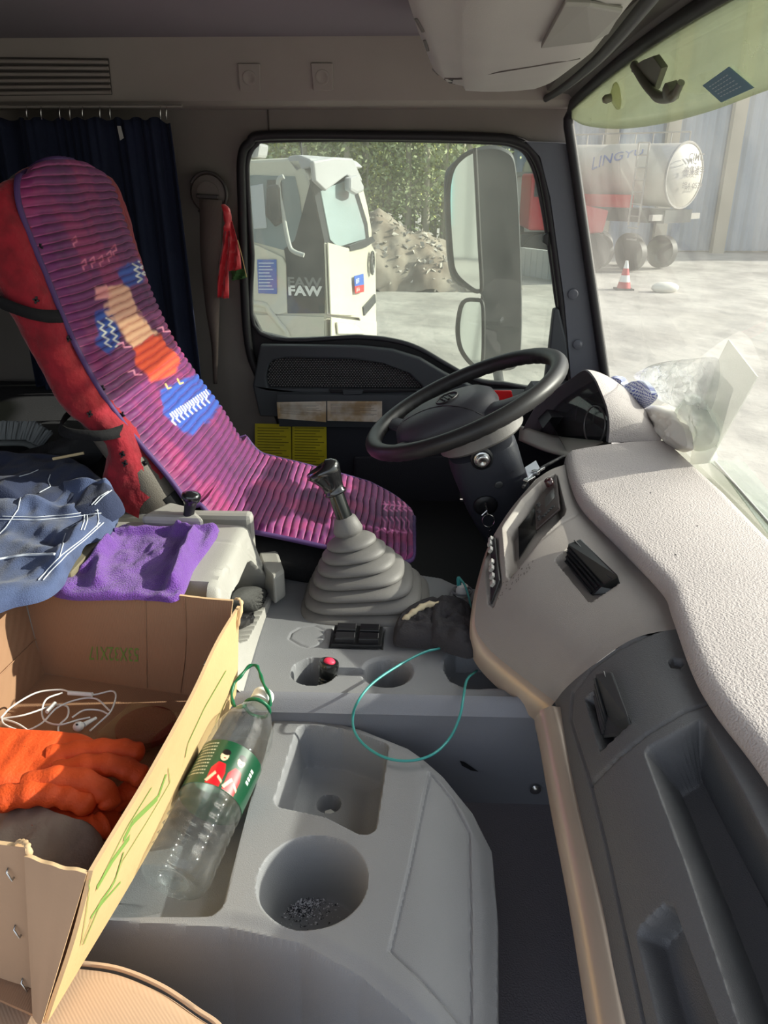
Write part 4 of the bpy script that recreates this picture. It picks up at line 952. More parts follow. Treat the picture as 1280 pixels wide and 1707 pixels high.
# ------------------------------------------------------------------ lower console
lc = thing('storage_console', 'light grey low storage console with bin and round cup holder', 'console', (-.1, .75, .1))
xs = np.linspace(-.52, .20, 420); ys = np.linspace(.42, .985, 330); X, Y = np.meshgrid(xs, ys, indexing='ij')
out = PXY([(100, 1150), (450, 1150), (450, 1190), (520, 1191), (600, 1211), (680, 1243), (740, 1283), (790, 1330), (822, 1385), (832, 1500), (832, 1707), (825, 1780), (770, 1775), (700, 1707), (600, 1622), (500, 1566), (380, 1540), (180, 1528), (40, 1520)], ZL)
sd = sdpoly(X, Y, out)
Z = np.full(X.shape, ZL) - .035 * smoothstep(X, .01, .15) ** 1.0 - .006 * smoothstep(sd, -.02, 0) 
Zin = Z.copy()
Z = Z - .17 * smoothstep(sd, .000, .012)
binp = PXY([(500, 1210), (570, 1215), (644, 1240), (620, 1396), (545, 1358), (460, 1340)], ZL)
sd = sdround(X, Y, binp, .013); Z = np.where(sd < .012, np.minimum(Z, Zin - .075 * smoothstep(-sd, -.005, .006) - .008 * smoothstep(-sd, .0, .03)), Z)
hc2 = Zp(548, 1340, ZL - .083)[:2]; sd = sdcirc(X, Y, hc2, .016); Z = Z - .025 * smoothstep(-sd, -.003, .002)
cupc = Zp(521, 1466, ZL)[:2]; RB = np.linalg.norm(Zp(436, 1466, ZL) - Zp(607, 1466, ZL)) / 2
sd = sdcirc(X, Y, cupc, RB); Z = np.where(sd < .012, np.minimum(Z, Zin - .10 * smoothstep(-sd, -.006, .008)), Z)
tro = PXY([(250, 1195), (456, 1195), (440, 1260), (410, 1350), (385, 1430), (368, 1498), (352, 1518), (335, 1524), (180, 1520), (60, 1510)], ZL)
tro = PXY([(250, 1195), (456, 1195), (410, 1350), (366, 1522), (180, 1520), (60, 1510)], ZL); tro[0] = (-.60, .97); tro[-1] = (-.60, .62)
sd = sdround(X, Y, tro, .016); Z = np.minimum(Z, Zin - .040 * smoothstep(-sd, -.003, .007))
pan = PXY([(716, 1284), (752, 1318), (783, 1368), (786, 1500), (786, 1700), (780, 1706), (650, 1584), (684, 1440)], ZL)
sd = sdpoly(X, Y, pan); Z = Z - .0025 * smoothstep(-sd, -.002, .002); Z = groove(Z, sd, .0025, .0016)
A = np.stack([X, Y, Z], 2); b = MB(); b.grid(A); b.build('top_shell', m_grey, lc, 50, bv='lower')
# near face below the front edge
# bolt in the bin, grit in the cup
p = np.array([hc2[0], hc2[1] - .004, ZL - .107]); b = MB(); b.lathe(p, (0.2, -.3, 1), [(.006, 0), (.006, .005), (.009, .006), (.009, .010), (0, .011)], 6); o = b.build('hex_bolt', mat('dusty steel', (200, 200, 196), 0.4, metal=.5), None, 30); tag(o, 'small pale hex bolt in the bottom hole of the square bin', 'bolt')
b = MB(); r_ = random.Random(3); cz_ = ZL - .099; cg = Zp(505, 1510, ZL - .098)
for k in range(1500):
    a = r_.random() * 2 * math.pi; q = abs(r_.gauss(0, .017)); x = cg[0] + q * math.cos(a) * 1.15; y = cg[1] + q * math.sin(a) * .8
    if math.hypot(x - cupc[0], y - cupc[1]) > RB - .008: continue
    h = .006 * math.exp(-(q / .02) ** 2) * r_.random(); s_ = .0007 + .0015 * r_.random(); c = np.array([x, y, cz_ + h])
    vs = [c + s_ * np.array([r_.uniform(-1, 1), r_.uniform(-1, 1), r_.uniform(-.3, 1)]) for _ in range(4)]; b.add(vs, [(0, 1, 2), (0, 2, 3), (0, 3, 1), (1, 3, 2)], mi=0 if r_.random() < .6 else 1)
o = b.build('grit', [mat('grit light', (215, 215, 220), 0.4), mat('grit dark', (50, 50, 58), 0.6)], None, 0); tag(o, 'scatter of dark and white grit in the round cup holder', 'grit', kind='stuff')

# ------------------------------------------------------------------ rear console
rc_ = thing('rear_console', 'cream grey raised console behind the gear lever with side pocket', 'console', (-.45, 1.15, .1))
ZR = .455; A = []
for f in np.linspace(0, 1, 170):
    Y = .985 + .37 * f; cut = .178 * (1 - smoothstep(np.array(Y), 1.055, 1.068)); cut2 = .10 * (1 - smoothstep(np.array(Y), .99, 1.06)); xt = -.292 - .004 * math.sin(f * 3); rb = smoothstep(np.array(f), .80, 1.0)
    zt = ZR - .10 * rb ; zt = zt - cut2; row = [(-.75, Y, .12), (-.75, Y, zt - .03 - cut), (-.735, Y, zt - .005 - cut), (-.70, Y, zt - cut)]
    for g in np.linspace(0, 1, 30): row.append((-.69 + (xt - .022 + .69) * g, Y, zt + .004 * math.sin(math.pi * g) - cut * (g < .97)))
    row += [(xt - .010, Y, zt - .002), (xt - .003, Y, zt - .008), (xt, Y, zt - .018)]
    for g in np.linspace(.08, 1, 50): row.append((xt + (.035) * g, Y, (zt - .018) * (1 - g) + (ZU - .004) * g))
    A.append(row)
A = np.array(A); Nn = normals(A); s3 = 1 if Nn[90, 20, 2] > 0 else -1
A = deform(A, [('pit', [(414, 938), (420, 936), (455, 978), (452, 990), (412, 1066), (400, 1070), (372, 1040), (376, 1020)], .07, 4), ('line', [(345, 900), (385, 903), (408, 915), (412, 925), (448, 957)], .002, 1.8),
               ('line', [(415, 903), (412, 915), (446, 954)], .002, 1.6), ('pit', [(365, 950), (392, 950), (398, 980), (385, 1000), (368, 980)], .004, 6)], flip=s3)
b = MB(); b.grid(A); b.build('shell', m_cream, rc_, 50, bv='rear')
b = MB(); b.box((-.52, 1.345, .29), (.44, .03, .33)); b.build('rear_face', m_cream, rc_, 0, bevel=.01)
# raised rear block with the parking brake lever
P = [Zp(x, y, .47) for x, y in ((235, 878), (285, 853), (320, 862), (342, 882))]
b = MB(); b.prism(P, (0, 0, .022)); b.build('brake_plinth', m_cream, rc_, 0, bevel=.008)
P = [Zp(x, y, .365) for x, y in ((430, 916), (462, 914), (474, 950), (456, 962), (440, 945))]
b = MB(); b.prism(P, (0, 0, -.06)); b.build('corner_block', m_cream, rc_, 0, bevel=.006)
pb = Zp(312, 876, .47); pt = Yp(319, 826, pb[1] + .005); a_ = unit(pt - pb); L_ = np.linalg.norm(pt - pb)
t = thing('parking_brake', 'short black parking brake lever with a mushroom knob behind the towel', 'lever', pb)
b = MB(); b.lathe(pb, a_, [(.012, 0), (.010, .01), (.0095, L_ * .5), (.011, L_ * .75)], 18); b.build('shaft', m_blk, t, 50)
b = MB(); b.lathe(pb + a_ * L_ * .72, a_, [(.011, 0), (.0125, .004), (.016, .008), (.0175, .014), (.016, .020), (.010, .023), (0, .024)], 22); b.build('knob', mat('knob gloss'), t, 60)
b = MB(); b.lathe(pb - a_ * .002, (0, 0, 1), [(.024, 0), (.022, .004), (.014, .007)], 20, cap=False); b.build('collar', m_rub, t, 50)
# ribbed sock and black bag in the side pocket
p0 = hit(415, 1010, 'rear'); 
def pocket_cloth(name, outline, X0, thick, m, rib, label, cat):
    R = cr([Xp(x, y, X0) for x, y in outline], 60, True); c = R.mean(0); A = []
    for f in np.linspace(1, .03, 26):
        row = c + (R - c) * f; e = min(1, (1 - f) / .4); row = row + np.array([1.0, 0, .2])[None] * (thick * math.sqrt(1 - (1 - e) ** 2)); 
        if rib: row[:, 0] += .0022 * np.sin(row[:, 1] * rib) * e
        else: row += .006 * e * np.stack([vnoise(row[:, 1] * 1 + 5, row[:, 2] + 5, 90, 4), vnoise(row[:, 1] + 9, row[:, 2] + 5, 90, 6), vnoise(row[:, 1] + 5, row[:, 2] + 7, 90, 8)], 1)
        A.append(row)
    b = MB(); b.grid(np.array(A), cv=True); b.add(A[-1], [tuple(range(60))]); o = b.build(name, m, None, 60 if rib else 20); tag(o, label, cat); return o
pocket_cloth('ribbed_sock', [(386, 1005), (392, 985), (412, 978), (432, 990), (440, 1015), (438, 1030), (420, 1026), (400, 1022)], -.300, .030, mat('ribbed grey knit', (66, 66, 64), 0.95, bump=.5), 900, 'dark grey ribbed sock stuffed in the rear console pocket', 'sock')
pocket_cloth('black_bag', [(388, 1025), (410, 1020), (434, 1024), (430, 1042), (412, 1064), (402, 1066), (388, 1048)], -.302, .026, mat('shiny black film', (34, 33, 34), 0.2, coat=.6), 0, 'shiny crumpled black plastic bag under the ribbed sock', 'bag')
# ------------------------------------------------------------------ driver's seat
m_vin = mat('seat vinyl', (92, 86, 78), 0.6, bump=.4, bscale=500)
m_red = mat('red quilted cover', (146, 18, 36), 0.85, col2=(122, 12, 28), vscale=30, bump=.9, bscale=38, sheen=.2, bdetail=4, bdist=.008)
m_blkf = mat('black seat fabric', (14, 14, 17), 0.9, bump=.4)
YN, YF = 1.36, 1.83
NP = [(16, 268), (36, 292), (60, 368), (100, 468), (136, 556), (180, 640), (235, 716), (292, 784), (335, 842), (365, 872), (400, 882), (470, 896), (560, 916), (640, 936), (688, 948)]
NP3 = [Yp(x, y, YN) for x, y in NP]
path = lerp_path(cr(np.array(NP3), 200), 400)          # the pad's centre path in XZ
tang = np.gradient(path, axis=0); tang /= np.linalg.norm(tang, axis=1, keepdims=True)
nrmv = np.cross(np.array([0, 1.0, 0]), tang); 
if nrmv[50, 0] < 0: nrmv = -nrmv
plen = np.r_[0, np.cumsum(np.linalg.norm(np.diff(path, axis=0), axis=1))]; PL = plen[-1]
ic_ = int(np.argmax(plen > plen[-1] * .62))
seat = thing('driver_seat', 'reclined driver seat in a red quilted cover with black straps', 'seat', (-.3, 1.57, .1))
def seatshell(f0, f1, t_front, thick_fn, y0, y1, n=60):
    """closed body behind the pad path from fraction f0 to f1"""
    A = []
    for f in np.linspace(f0, f1, n):
        i = int(f * 399); p = path[i] - nrmv[i] * t_front; nn = nrmv[i]; th, pin, = thick_fn(f); hw = (y1 - y0) / 2 * pin; yc = (y0 + y1) / 2; ring = []
        for a in np.linspace(0, 2 * math.pi, 44, endpoint=False):
            ca, sa = math.cos(a), math.sin(a); k2 = (abs(ca) ** 3.2 + abs(sa) ** 3.2) ** (-1 / 3.2)
            ring.append([p[0] - nn[0] * th / 2 * (1 - sa * k2), yc + hw * ca * k2, p[2] - nn[2] * th / 2 * (1 - sa * k2)])
        A.append(ring)
    return np.array(A)
bt = lambda f: (float(np.interp(f, [0, .06, .2, .35, .48, .55], [.07, .095, .105, .09, .10, .16])) , (1 - .30 * (1 - min(1, f / .10)) ** 2.0) )
A = seatshell(.0, .60, .012, bt, 1.335, 1.845)
b = MB(); b.grid(A, cv=True); b.add(A[0], [tuple(range(44))]); b.add(A[-1], [tuple(range(44))]); bk = b.build('backrest', m_vin, seat, 60)
# red cover over the upper part of the backrest, ragged at the hem
ctk = lambda f: float(np.interp(f, [0, .06, .2, .35, .43, .445, .49, .53], [.085, .115, .122, .108, 0.080, .09, .185, .21]))
A2 = seatshell(.0, .525, .006, lambda f: (ctk(f), bt(f)[1] * 1.035 * (1 + .09 * (1 - smoothstep(np.array(f), .15, .33)))), 1.335, 1.845, 90)
A2[:, :, 1] += .022 * (1 - smoothstep(np.linspace(0, .525, 90), .15, .33))[:, None]
hem = A2[-1].copy(); r_ = random.Random(5)
topc = A2[0].mean(0); caps = [topc + (A2[0] - topc) * s + np.array([-.008, 0, .022]) * (1 - s ** 2) for s in (.03, .35, .65, .88)]
U_, V_ = np.meshgrid(np.linspace(0, 1, 90), np.linspace(0, 1, 44), indexing='ij'); NB = normals(A2)
pf = .005 * vnoise(U_ * 1.0 + 2, V_ + 2, 9, 4, 4); strap = np.exp(-((U_ - .46) / .03) ** 2) + np.exp(-((U_ - .80) / .03) ** 2)
A2 = A2 + NB * (pf + 0)[..., None] * 1.0
for j in range(44):
    ext = .004 + .03 * max(0, math.sin(j * .9 + 1)) * .8 + .02 * r_.random(); back_ = np.clip(((path[int(.5 * 399)] - A2[-2, j]) @ nrmv[int(.5 * 399)]) / .15, 0, 1); A2[-1, j] = A2[-2, j] + tang[int(.45 * 399)] * ext * (1 if .2 < back_ < .9 else .3)
A2 = np.concatenate([np.array(caps), A2], 0)
b = MB(); b.grid(A2, cv=True); b.add(A2[0], [tuple(range(44))]); rcv = b.build('red_cover', m_red, seat, 70, bv='redc')
# quilting tufts
for (x, y) in ((66, 412), (113, 565), (170, 648), (90, 690), (203, 692), (212, 680), (172, 727), (204, 757), (208, 772), (158, 778), (240, 773), (255, 740), (60, 500), (150, 690)):
    d = hit(x, y, 'redc', lift=.001, strict=True); b = MB()
    if d is None: continue
    b.box(d, (.010, .004, .003), rotm((0, 1, 0), .3)); b.box(d, (.003, .004, .012), rotm((0, 1, 0), .3)); b.build('tuft', m_blk, rcv, 0)
# straps around the backrest
for (f, w_) in ((.245, .022), (.440, .022)):
    i0 = int(f * 399); A3 = []
    for df in (-w_ / PL / 2 * 1.0, w_ / PL / 2 * 1.0):
        ff = f + df; R_ = seatshell(ff, ff + .001, .007, lambda q: (ctk(ff) + (.012 if f < .3 else .034), bt(ff)[1] * ((1.065 if f < .3 else 1.13) + .09 * float(1 - smoothstep(np.array(ff), .15, .33)))), 1.335, 1.845, 2)[0]
        dpt = (path[i0] - R_) @ nrmv[i0]; R_ = R_ - tang[i0] * (np.clip(dpt, 0, .2) * .75)[:, None]
        A3.append(R_)
    b = MB(); b.grid(A3, cv=True); b.build('strap', m_blkf, seat, 60, solid=.004, solid_off=0)
# seat cushion and plinth
def ct(f): return (.10, 1 - .12 * max(0, (f - .85) / .15) ** 2)
A4 = seatshell(.56, .995, .010, ct, 1.33, 1.83)
A4[:, :, 1] = A4[:, :, 1]
for k in range(60):
    f = k / 59.0; far = 1.83 - .20 * max(0, f - .45) / .55; A4[k, :, 1] = 1.345 + (A4[k, :, 1] - 1.33) * (far - 1.345) / .50
b = MB(); b.grid(A4, cv=True); b.add(A4[0], [tuple(range(44))]); b.add(A4[-1], [tuple(range(44))]); b.build('cushion', m_blkf, seat, 60)
cx0 = path[int(.60 * 399)][0]; cx1 = path[-1][0] - .06
b = MB(); b.box(((cx0 + cx1) / 2 - .04, 1.58, .20), (cx1 - cx0 + .04, .38, .22)); b.build('plinth', m_blkf, seat, 0, bevel=.02)
# ------------------------------------------------------------------ ribbed seat cover (its own thing, strapped on the seat)
nu, nv = 1150, 130
tt = np.linspace(0, PL, nu); PX = np.stack([np.interp(tt, plen, path[:, k]) for k in range(3)], 1); NX = np.stack([np.interp(tt, plen, nrmv[:, k]) for k in range(3)], 1)
un = tt / PL; v = np.linspace(0, 1, nv)
yl = np.full(nu, YN); yr = np.full(nu, YF)
e = np.clip(un / .07, 0, 1); rnd = 1 - np.sqrt(np.clip(1 - (1 - e) ** 2, 0, 1)); yl = yl + .10 * rnd; yr = yr - .16 * rnd
waist = np.interp(un, [0, .10, .3, .5, .60, .66, .74, .9, 1], [.02, .02, .01, .02, .04, .05, .06, .08, .15]); yr = yr - waist
e2 = np.clip((1 - un) / .07, 0, 1); rnd2 = 1 - np.sqrt(np.clip(1 - (1 - e2) ** 2, 0, 1)); yl = yl + .05 * rnd2; yr = yr - .07 * rnd2
RIB = PL / 74.0
UU, VV = np.meshgrid(un, v, indexing='ij'); TT = np.meshgrid(tt, v, indexing='ij')[0]
wav = .0022 * vnoise(UU * 4 + 1, VV * 2, 3, 11); ph = (TT + wav) / RIB
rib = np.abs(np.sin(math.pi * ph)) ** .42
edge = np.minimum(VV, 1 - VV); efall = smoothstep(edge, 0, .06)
Yg = yl[:, None] * (1 - VV) + yr[:, None] * VV
crown = -.02 * (2 * np.abs(VV - .5)) ** 3 * (UU < .6)   # the pad curls round the sides of the back
H = .0075 * rib * efall + .005 * efall + crown
G = PX[:, None, :] * np.array([1, 0, 1]) + NX[:, None, :] * H[..., None]; G[..., 1] = Yg
# printed colours: plum ground, blue patches with pale zigzags, a peach patch and an orange patch (flat print), plus painted rib shade and highlight
gr = np.array(srgb((112, 38, 102))); dk = np.array(srgb((74, 32, 80))); pk_ = np.array(srgb((172, 52, 104)))
n1 = vnoise(UU * 10 + 3, VV * 6 + 1, 1.2, 21, 4)
Cc = gr * np.ones(UU.shape + (3,)); a_ = smoothstep(n1, -.1, .9)[..., None] * .55; Cc = Cc * (1 - a_) + pk_ * a_
a_ = smoothstep(-n1, .1, .9)[..., None] * .6; Cc = Cc * (1 - a_) + dk * a_
frac = ph - np.floor(ph); seam = np.exp(-((frac - .93) / .07) ** 2)[..., None]; Cc = Cc * (.30 + .70 * rib[..., None] ** 1.2); Cc = Cc * (1 - .55 * seam) + np.array(srgb((206, 96, 160))) * .55 * seam  # rib valleys darkened as shade, pink highlight painted along each rib seam
Up, Vp = px_of(G)
def paint(poly, col, soft=3, amt=1.0, jag=5):
    global Cc
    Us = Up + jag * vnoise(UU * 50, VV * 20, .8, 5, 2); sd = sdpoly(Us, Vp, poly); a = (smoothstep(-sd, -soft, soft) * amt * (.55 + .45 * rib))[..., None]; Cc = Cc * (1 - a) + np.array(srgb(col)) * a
blue = (44, 84, 176)
paint([(196, 448), (232, 432), (246, 448), (240, 470), (205, 480)], blue); paint([(160, 520), (186, 512), (200, 560), (184, 592), (160, 575)], blue)
paint([(268, 650), (330, 622), (352, 634), (372, 665), (360, 690), (318, 726), (300, 716), (276, 690)], blue)
paint([(176, 480), (200, 474), (214, 482), (232, 520), (246, 540), (262, 556), (222, 582), (196, 548), (180, 520)], (248, 192, 162))
paint([(160, 478), (178, 474), (182, 496), (164, 500)], (240, 160, 160))
paint([(222, 582), (264, 556), (300, 600), (296, 622), (248, 638), (232, 612)], (236, 84, 48))
paint([(228, 420), (240, 470), (262, 480), (250, 430)], (200, 70, 110), amt=.4)
def stroke(pts, w_, col, per=0):
    global Cc
    L = np.array(pts, float); d = np.full(UU.shape, 1e9)
    for a, c in zip(L[:-1], L[1:]):
        e_ = c - a; t = np.clip(((Up - a[0]) * e_[0] + (Vp - a[1]) * e_[1]) / (e_ @ e_ + 1e-9), 0, 1); d = np.minimum(d, np.hypot(Up - a[0] - e_[0] * t, Vp - a[1] - e_[1] * t))
    a = (smoothstep(-d, -w_ - .8, -w_ + .8))[..., None]; Cc = Cc * (1 - a) + np.array(srgb(col)) * a
for (x0, y0, dx, dy, n_) in ((224, 440, 1.5, 5, 7), (234, 436, 1.5, 5, 6), (166, 536, 2, 6, 8), (180, 530, 2, 6, 9)):
    stroke([(x0 + dx * k + (5 if k % 2 else -3), y0 + dy * k) for k in range(n_)], 1.5, (232, 230, 226))
for k in range(9):
    x0, y0 = 284 + k * 7, 690 - k * 4.6; stroke([(x0, y0), (x0 + 5, y0 + 7), (x0 + 3, y0 + 12), (x0 + 9, y0 + 18)], 1.2, (236, 236, 236)); stroke([(x0 + 3, y0 - 3), (x0 + 8, y0 + 4)], 1.0, (236, 236, 236))
for (x0, y0) in ((120, 400), (136, 438), (150, 434), (164, 432), (178, 424), (186, 414)): stroke([(x0, y0), (x0 + 6, y0 - 6), (x0 + 8, y0 + 3), (x0 + 2, y0 + 6), (x0 + 4, y0 + 12)], 1.2, (216, 118, 150))
for (x0, y0) in ((276, 640), (296, 632)): stroke([(x0, y0), (x0 + 4, y0 + 8), (x0 + 9, y0 + 6)], 1.3, (230, 200, 120))
for (x0, y0) in ((196, 574), (214, 620), (262, 548)): stroke([(x0, y0), (x0 + 9, y0 - 3), (x0 + 11, y0 + 5), (x0 + 22, y0 + 4)], 1.4, (236, 150, 190))
for k in range(6):
    x0 = 640 + k * 8; stroke([(x0, 836), (x0 + 4, 842), (x0, 848), (x0 + 6, 852)], 1.2, (206, 110, 168)); stroke([(x0 - 4, 862), (x0 + 2, 870), (x0 + 1, 880), (x0 + 6, 888)], 1.2, (206, 110, 168))
stroke([(628, 886), (636, 882), (644, 888), (652, 884), (676, 888)], 1.2, (206, 110, 168)); stroke([(638, 840), (690, 846)], 1.2, (206, 110, 168))
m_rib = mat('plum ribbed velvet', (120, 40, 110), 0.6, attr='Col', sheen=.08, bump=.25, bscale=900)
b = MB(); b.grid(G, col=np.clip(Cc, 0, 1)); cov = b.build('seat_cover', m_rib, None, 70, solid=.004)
tag(cov, 'long plum ribbed velvet seat cover with printed patches on the driver seat', 'seat cover')
bd = [G[i, 0] for i in range(0, nu, 6)] + [G[-1, j] for j in range(0, nv, 5)] + [G[i, -1] for i in range(nu - 1, -1, -6)] + [G[0, j] for j in range(nv - 1, -1, -5)]
b = MB(); b.tube([np.array(p) for p in bd], .0052, 7, closed=True); b.build('piping', mat('purple piping', (78, 52, 104), 0.7), cov, 60)
b = MB(); b.box((.10, 1.80, .094), (1.0, .92, .012)); o = b.build('footwell_dark_sheet', m_dkvoid, None, 0, bevel=.004); tag(o, 'black sheet added on the floor to darken the driver footwell', 'dark sheet')  # added near-black sheet stands in for the shade of the footwell
# ------------------------------------------------------------------ curtain
m_cur = mat('navy curtain', (26, 34, 56), 0.95, bump=.5, bscale=350, var=.1)
ztop = Yp(200, 198, 2.17)[2]; x0, x1 = Yp(10, 300, 2.17)[0] - .02, Yp(286, 198, 2.17)[0]; xb1 = Yp(338, 600, 2.17)[0]
t = thing('curtain', 'dark navy pleated curtain hooked on a rail behind the seat', 'curtain', ((x0 + x1) / 2, 2.17, .5)); A = []
for u in np.linspace(0, 1, 260):
    row = []
    for f in np.linspace(0, 1, 40):
        x = x0 + (x1 - x0) * u + (xb1 - x1) * (f ** .75) * u; z = ztop - f * .95 - (.004 * math.sin(u * 60)) * (1 - f) - .012 * max(0, u - .93) / .07 * (1 - f)
        y = 2.165 + (.016 + .012 * f) * math.sin(34 * u ** 1.0 + 2.8 * math.sin(u * 7)) * (1 - .55 * smoothstep(u, .55, .75)) + .004 * math.sin(u * 131 + f * 2) * (1 - f); row.append((x, y, z))
    A.append(row)
b = MB(); b.grid(A); b.build('cloth', m_cur, t, 70, solid=.0015)
for x in (43, 67, 98, 115, 136, 165, 182, 266, 276):
    p = Yp(x, 180, 2.165); b = MB(); b.tube(cr([p + np.array([0, .004, .004]), p + np.array([.004, -.004, .001]), p + np.array([.002, -.006, -.012]), p + np.array([0, -.002, -.026]), p + np.array([-.003, .002, -.018])], 12), .0012, 5); b.build('hook', m_met, t, 60)
p = Yp(196, 188, 2.15)
b = MB(); b.prism([Yp(x, y, 2.145) for x, y in ((195, 210), (201, 210), (206, 230), (200, 234))], (0, .002, 0)); b.build('care_tag', mat('tag grey', (170, 170, 166), 0.6), t, 0)
b = MB(); b.tube([(x0, 2.17, ztop + .028), (x1 + .03, 2.17, ztop + .028)], .004, 8); o = b.build('curtain_rail', mat('rail', (150, 145, 138), 0.4, metal=.4), None, 60); tag(o, 'thin curtain rail running below the header panel', 'rail')
# dark recess behind the seat: the sleeper's dark mattress side
b = MB(); b.box((-1.0, 1.62, .30), (.62, 1.3, .36)); o = b.build('bunk', mat('bunk dark', (34, 34, 38), 0.9, bump=.3), None, 0, bevel=.03, seg=3); tag(o, 'dark sleeper bunk mattress at the back of the cab', 'bunk')
# ------------------------------------------------------------------ seat belt
pc = Yp(350, 322, 2.28)
t = thing('seat_belt', 'brown seat belt hanging from a round anchor on the door pillar', 'seat belt', pc)
m_blt = mat('belt webbing', (104, 92, 86), 0.8, wave=(160, 'X', .3))
b = MB(); b.lathe(pc, (0, -1, 0), [(.052, 0), (.052, .010), (.046, .020), (.030, .022), (.030, .026), (0, .027)], 36); b.build('anchor', mat('anchor grey', (98, 90, 84), 0.45), t, 40)
b = MB(); b.tube([pc + np.array([.051 * math.cos(a), -.022, .053 * math.sin(a)]) for a in np.linspace(-2.2, 2.6, 36)], .0045, 8); b.build('guide_ring', mat('guide dark', (62, 58, 56), 0.35), t, 60)
b = MB(); b.box(pc + np.array([.0, -.030, -.008]), (.062, .008, .012), rotm((0, 1, 0), .06)); b.build('slot_bar', mat('guide dark'), t, 0, bevel=.003)
lf = [Yp(332, 332, 2.245), Yp(334, 420, 2.245), Yp(341, 500, 2.245), Yp(352, 575, 2.25), Yp(356, 640, 2.27)]; rr = [Yp(370, 334, 2.245), Yp(368, 420, 2.245), Yp(366, 500, 2.245), Yp(364, 575, 2.25), Yp(362, 640, 2.27)]
b = MB(); b.grid([[a + np.array([0, .002 * math.sin(k), 0]), (a + c) / 2 + np.array([0, -.003, 0]), c] for k, (a, c) in enumerate(zip(cr(lf, 20), cr(rr, 20)))]); b.build('webbing', m_blt, t, 60, solid=.0015)
# red ribbon
m_rib2 = mat('red satin', (200, 34, 46), 0.35, sheen=.4, bump=.3, bscale=60)
t = thing('red_ribbon', 'knotted red satin ribbon with gold and green tips on the belt anchor', 'ribbon', Yp(378, 360, 2.23))
b = MB(); b.ball(Yp(379, 362, 2.225), (.012, .010, .022), 12, 9); b.tube(cr([Yp(372, 342, 2.23), Yp(378, 352, 2.22), Yp(380, 372, 2.22), Yp(377, 385, 2.22)], 12), [.007, .009, .011, .012, .012, .011, .009, .008, .010, .012, .012, .009], 8, flat=.6); b.build('knot', m_rib2, t, 60)
def strip(L, R, m, name, parent):
    L, R = cr([Yp(x, y, 2.225) for x, y in L], 24), cr([Yp(x, y, 2.225) for x, y in R], 24); A = []
    for k, (a, c) in enumerate(zip(L, R)): A.append([a * (1 - g) + c * g + np.array([0, .006 * math.sin(g * 9 + k * .25), 0]) for g in np.linspace(0, 1, 8)])
    b = MB(); b.grid(A); return b.build(name, m, parent, 50, solid=.001)
strip([(374, 375), (365, 440), (363, 496)], [(384, 378), (382, 440), (381, 498)], m_rib2, 'tail', t); strip([(379, 372), (380, 420), (382, 452)], [(386, 368), (398, 410), (402, 450)], m_rib2, 'tail', t)
strip([(384, 452), (386, 462), (388, 468)], [(406, 448), (411, 456), (412, 463)], mat('green tassel', (60, 96, 50), .9), 'fringe', t)
b = MB(); b.tube([Yp(396, 400, 2.22), Yp(404, 430, 2.22), Yp(411, 462, 2.22)], .0012, 5); b.build('gold_cord', mat('gold cord', (222, 190, 130), .5), t, 60)
# ------------------------------------------------------------------ brush on the bunk
m_bri = mat('bristle grey', (130, 134, 134), 0.8); zb_ = .50
hp = [Zp(-30, 742, zb_ + .02), Zp(40, 732, zb_ + .02), Zp(62, 748, zb_ + .02), Zp(72, 752, zb_ + .02)]
t = thing('dusting_brush', 'grey dusting brush with upright bristles lying behind the seat', 'brush', hp[1])
b = MB(); b.tube(cr([Yp(-60, 735, 1.62), Yp(0, 737, 1.62), Yp(45, 738, 1.62), Yp(70, 750, 1.60)], 24), [.016] * 20 + [.013, .010, .007, .004], 12, flat=.5); b.build('handle_block', mat('brush grey', (116, 120, 118), .6), t, 60)
b = MB(); r_ = random.Random(9)
for k in range(900):
    f = r_.random(); px_ = -60 + 128 * f; y_ = 1.58 + .08 * r_.random(); p = Yp(px_, 733 + max(0, f - .8) * 60, y_); h = .042 * (1 - max(0, f - .86) * 2.0); q = p + np.array([.016 + .02 * max(0, f - .6) * 2 + r_.gauss(0, .002), r_.gauss(0, .003), h])
    s_ = .0022; b.add([p + np.array([-s_, 0, 0]), p + np.array([s_, 0, 0]), q + np.array([s_, 0, 0]), q + np.array([-s_, 0, 0])], [(0, 1, 2, 3)])
o = b.build('bristles', m_bri, t, 0); o['kind'] = 'stuff'
# black bag of mesh straps + a thin wooden stick
S = [Yp(x, y, 1.50) for x, y in ((-20, 775), (40, 752), (90, 735), (140, 722), (170, 760), (120, 790), (40, 800), (-20, 800))]
b = MB(); R = cr(S, 50, True); c = R.mean(0); A = [c + (R - c) * f + np.array([0, -.05 * (1 - f), .01 * (1 - f)]) for f in np.linspace(1, .03, 14)]; A = np.array(A); A[:, :, 1] += .006 * vnoise(A[:, :, 0] + 9, A[:, :, 2] + 9, 60, 2); b.grid(A, cv=True)
o = b.build('dark_bag', mat('bag black', (36, 36, 38), .75, bump=.5), None, 50); tag(o, 'soft dark bag lying between the brush and the seat', 'bag')
b = MB(); b.tube([Yp(88, 765, 1.36), Yp(140, 755, 1.37)], .0028, 6); o = b.build('wooden_stick', mat('pale wood', (200, 180, 140), .6), None, 50); tag(o, 'thin pale wooden stick poking out beside the red seat cover', 'stick')
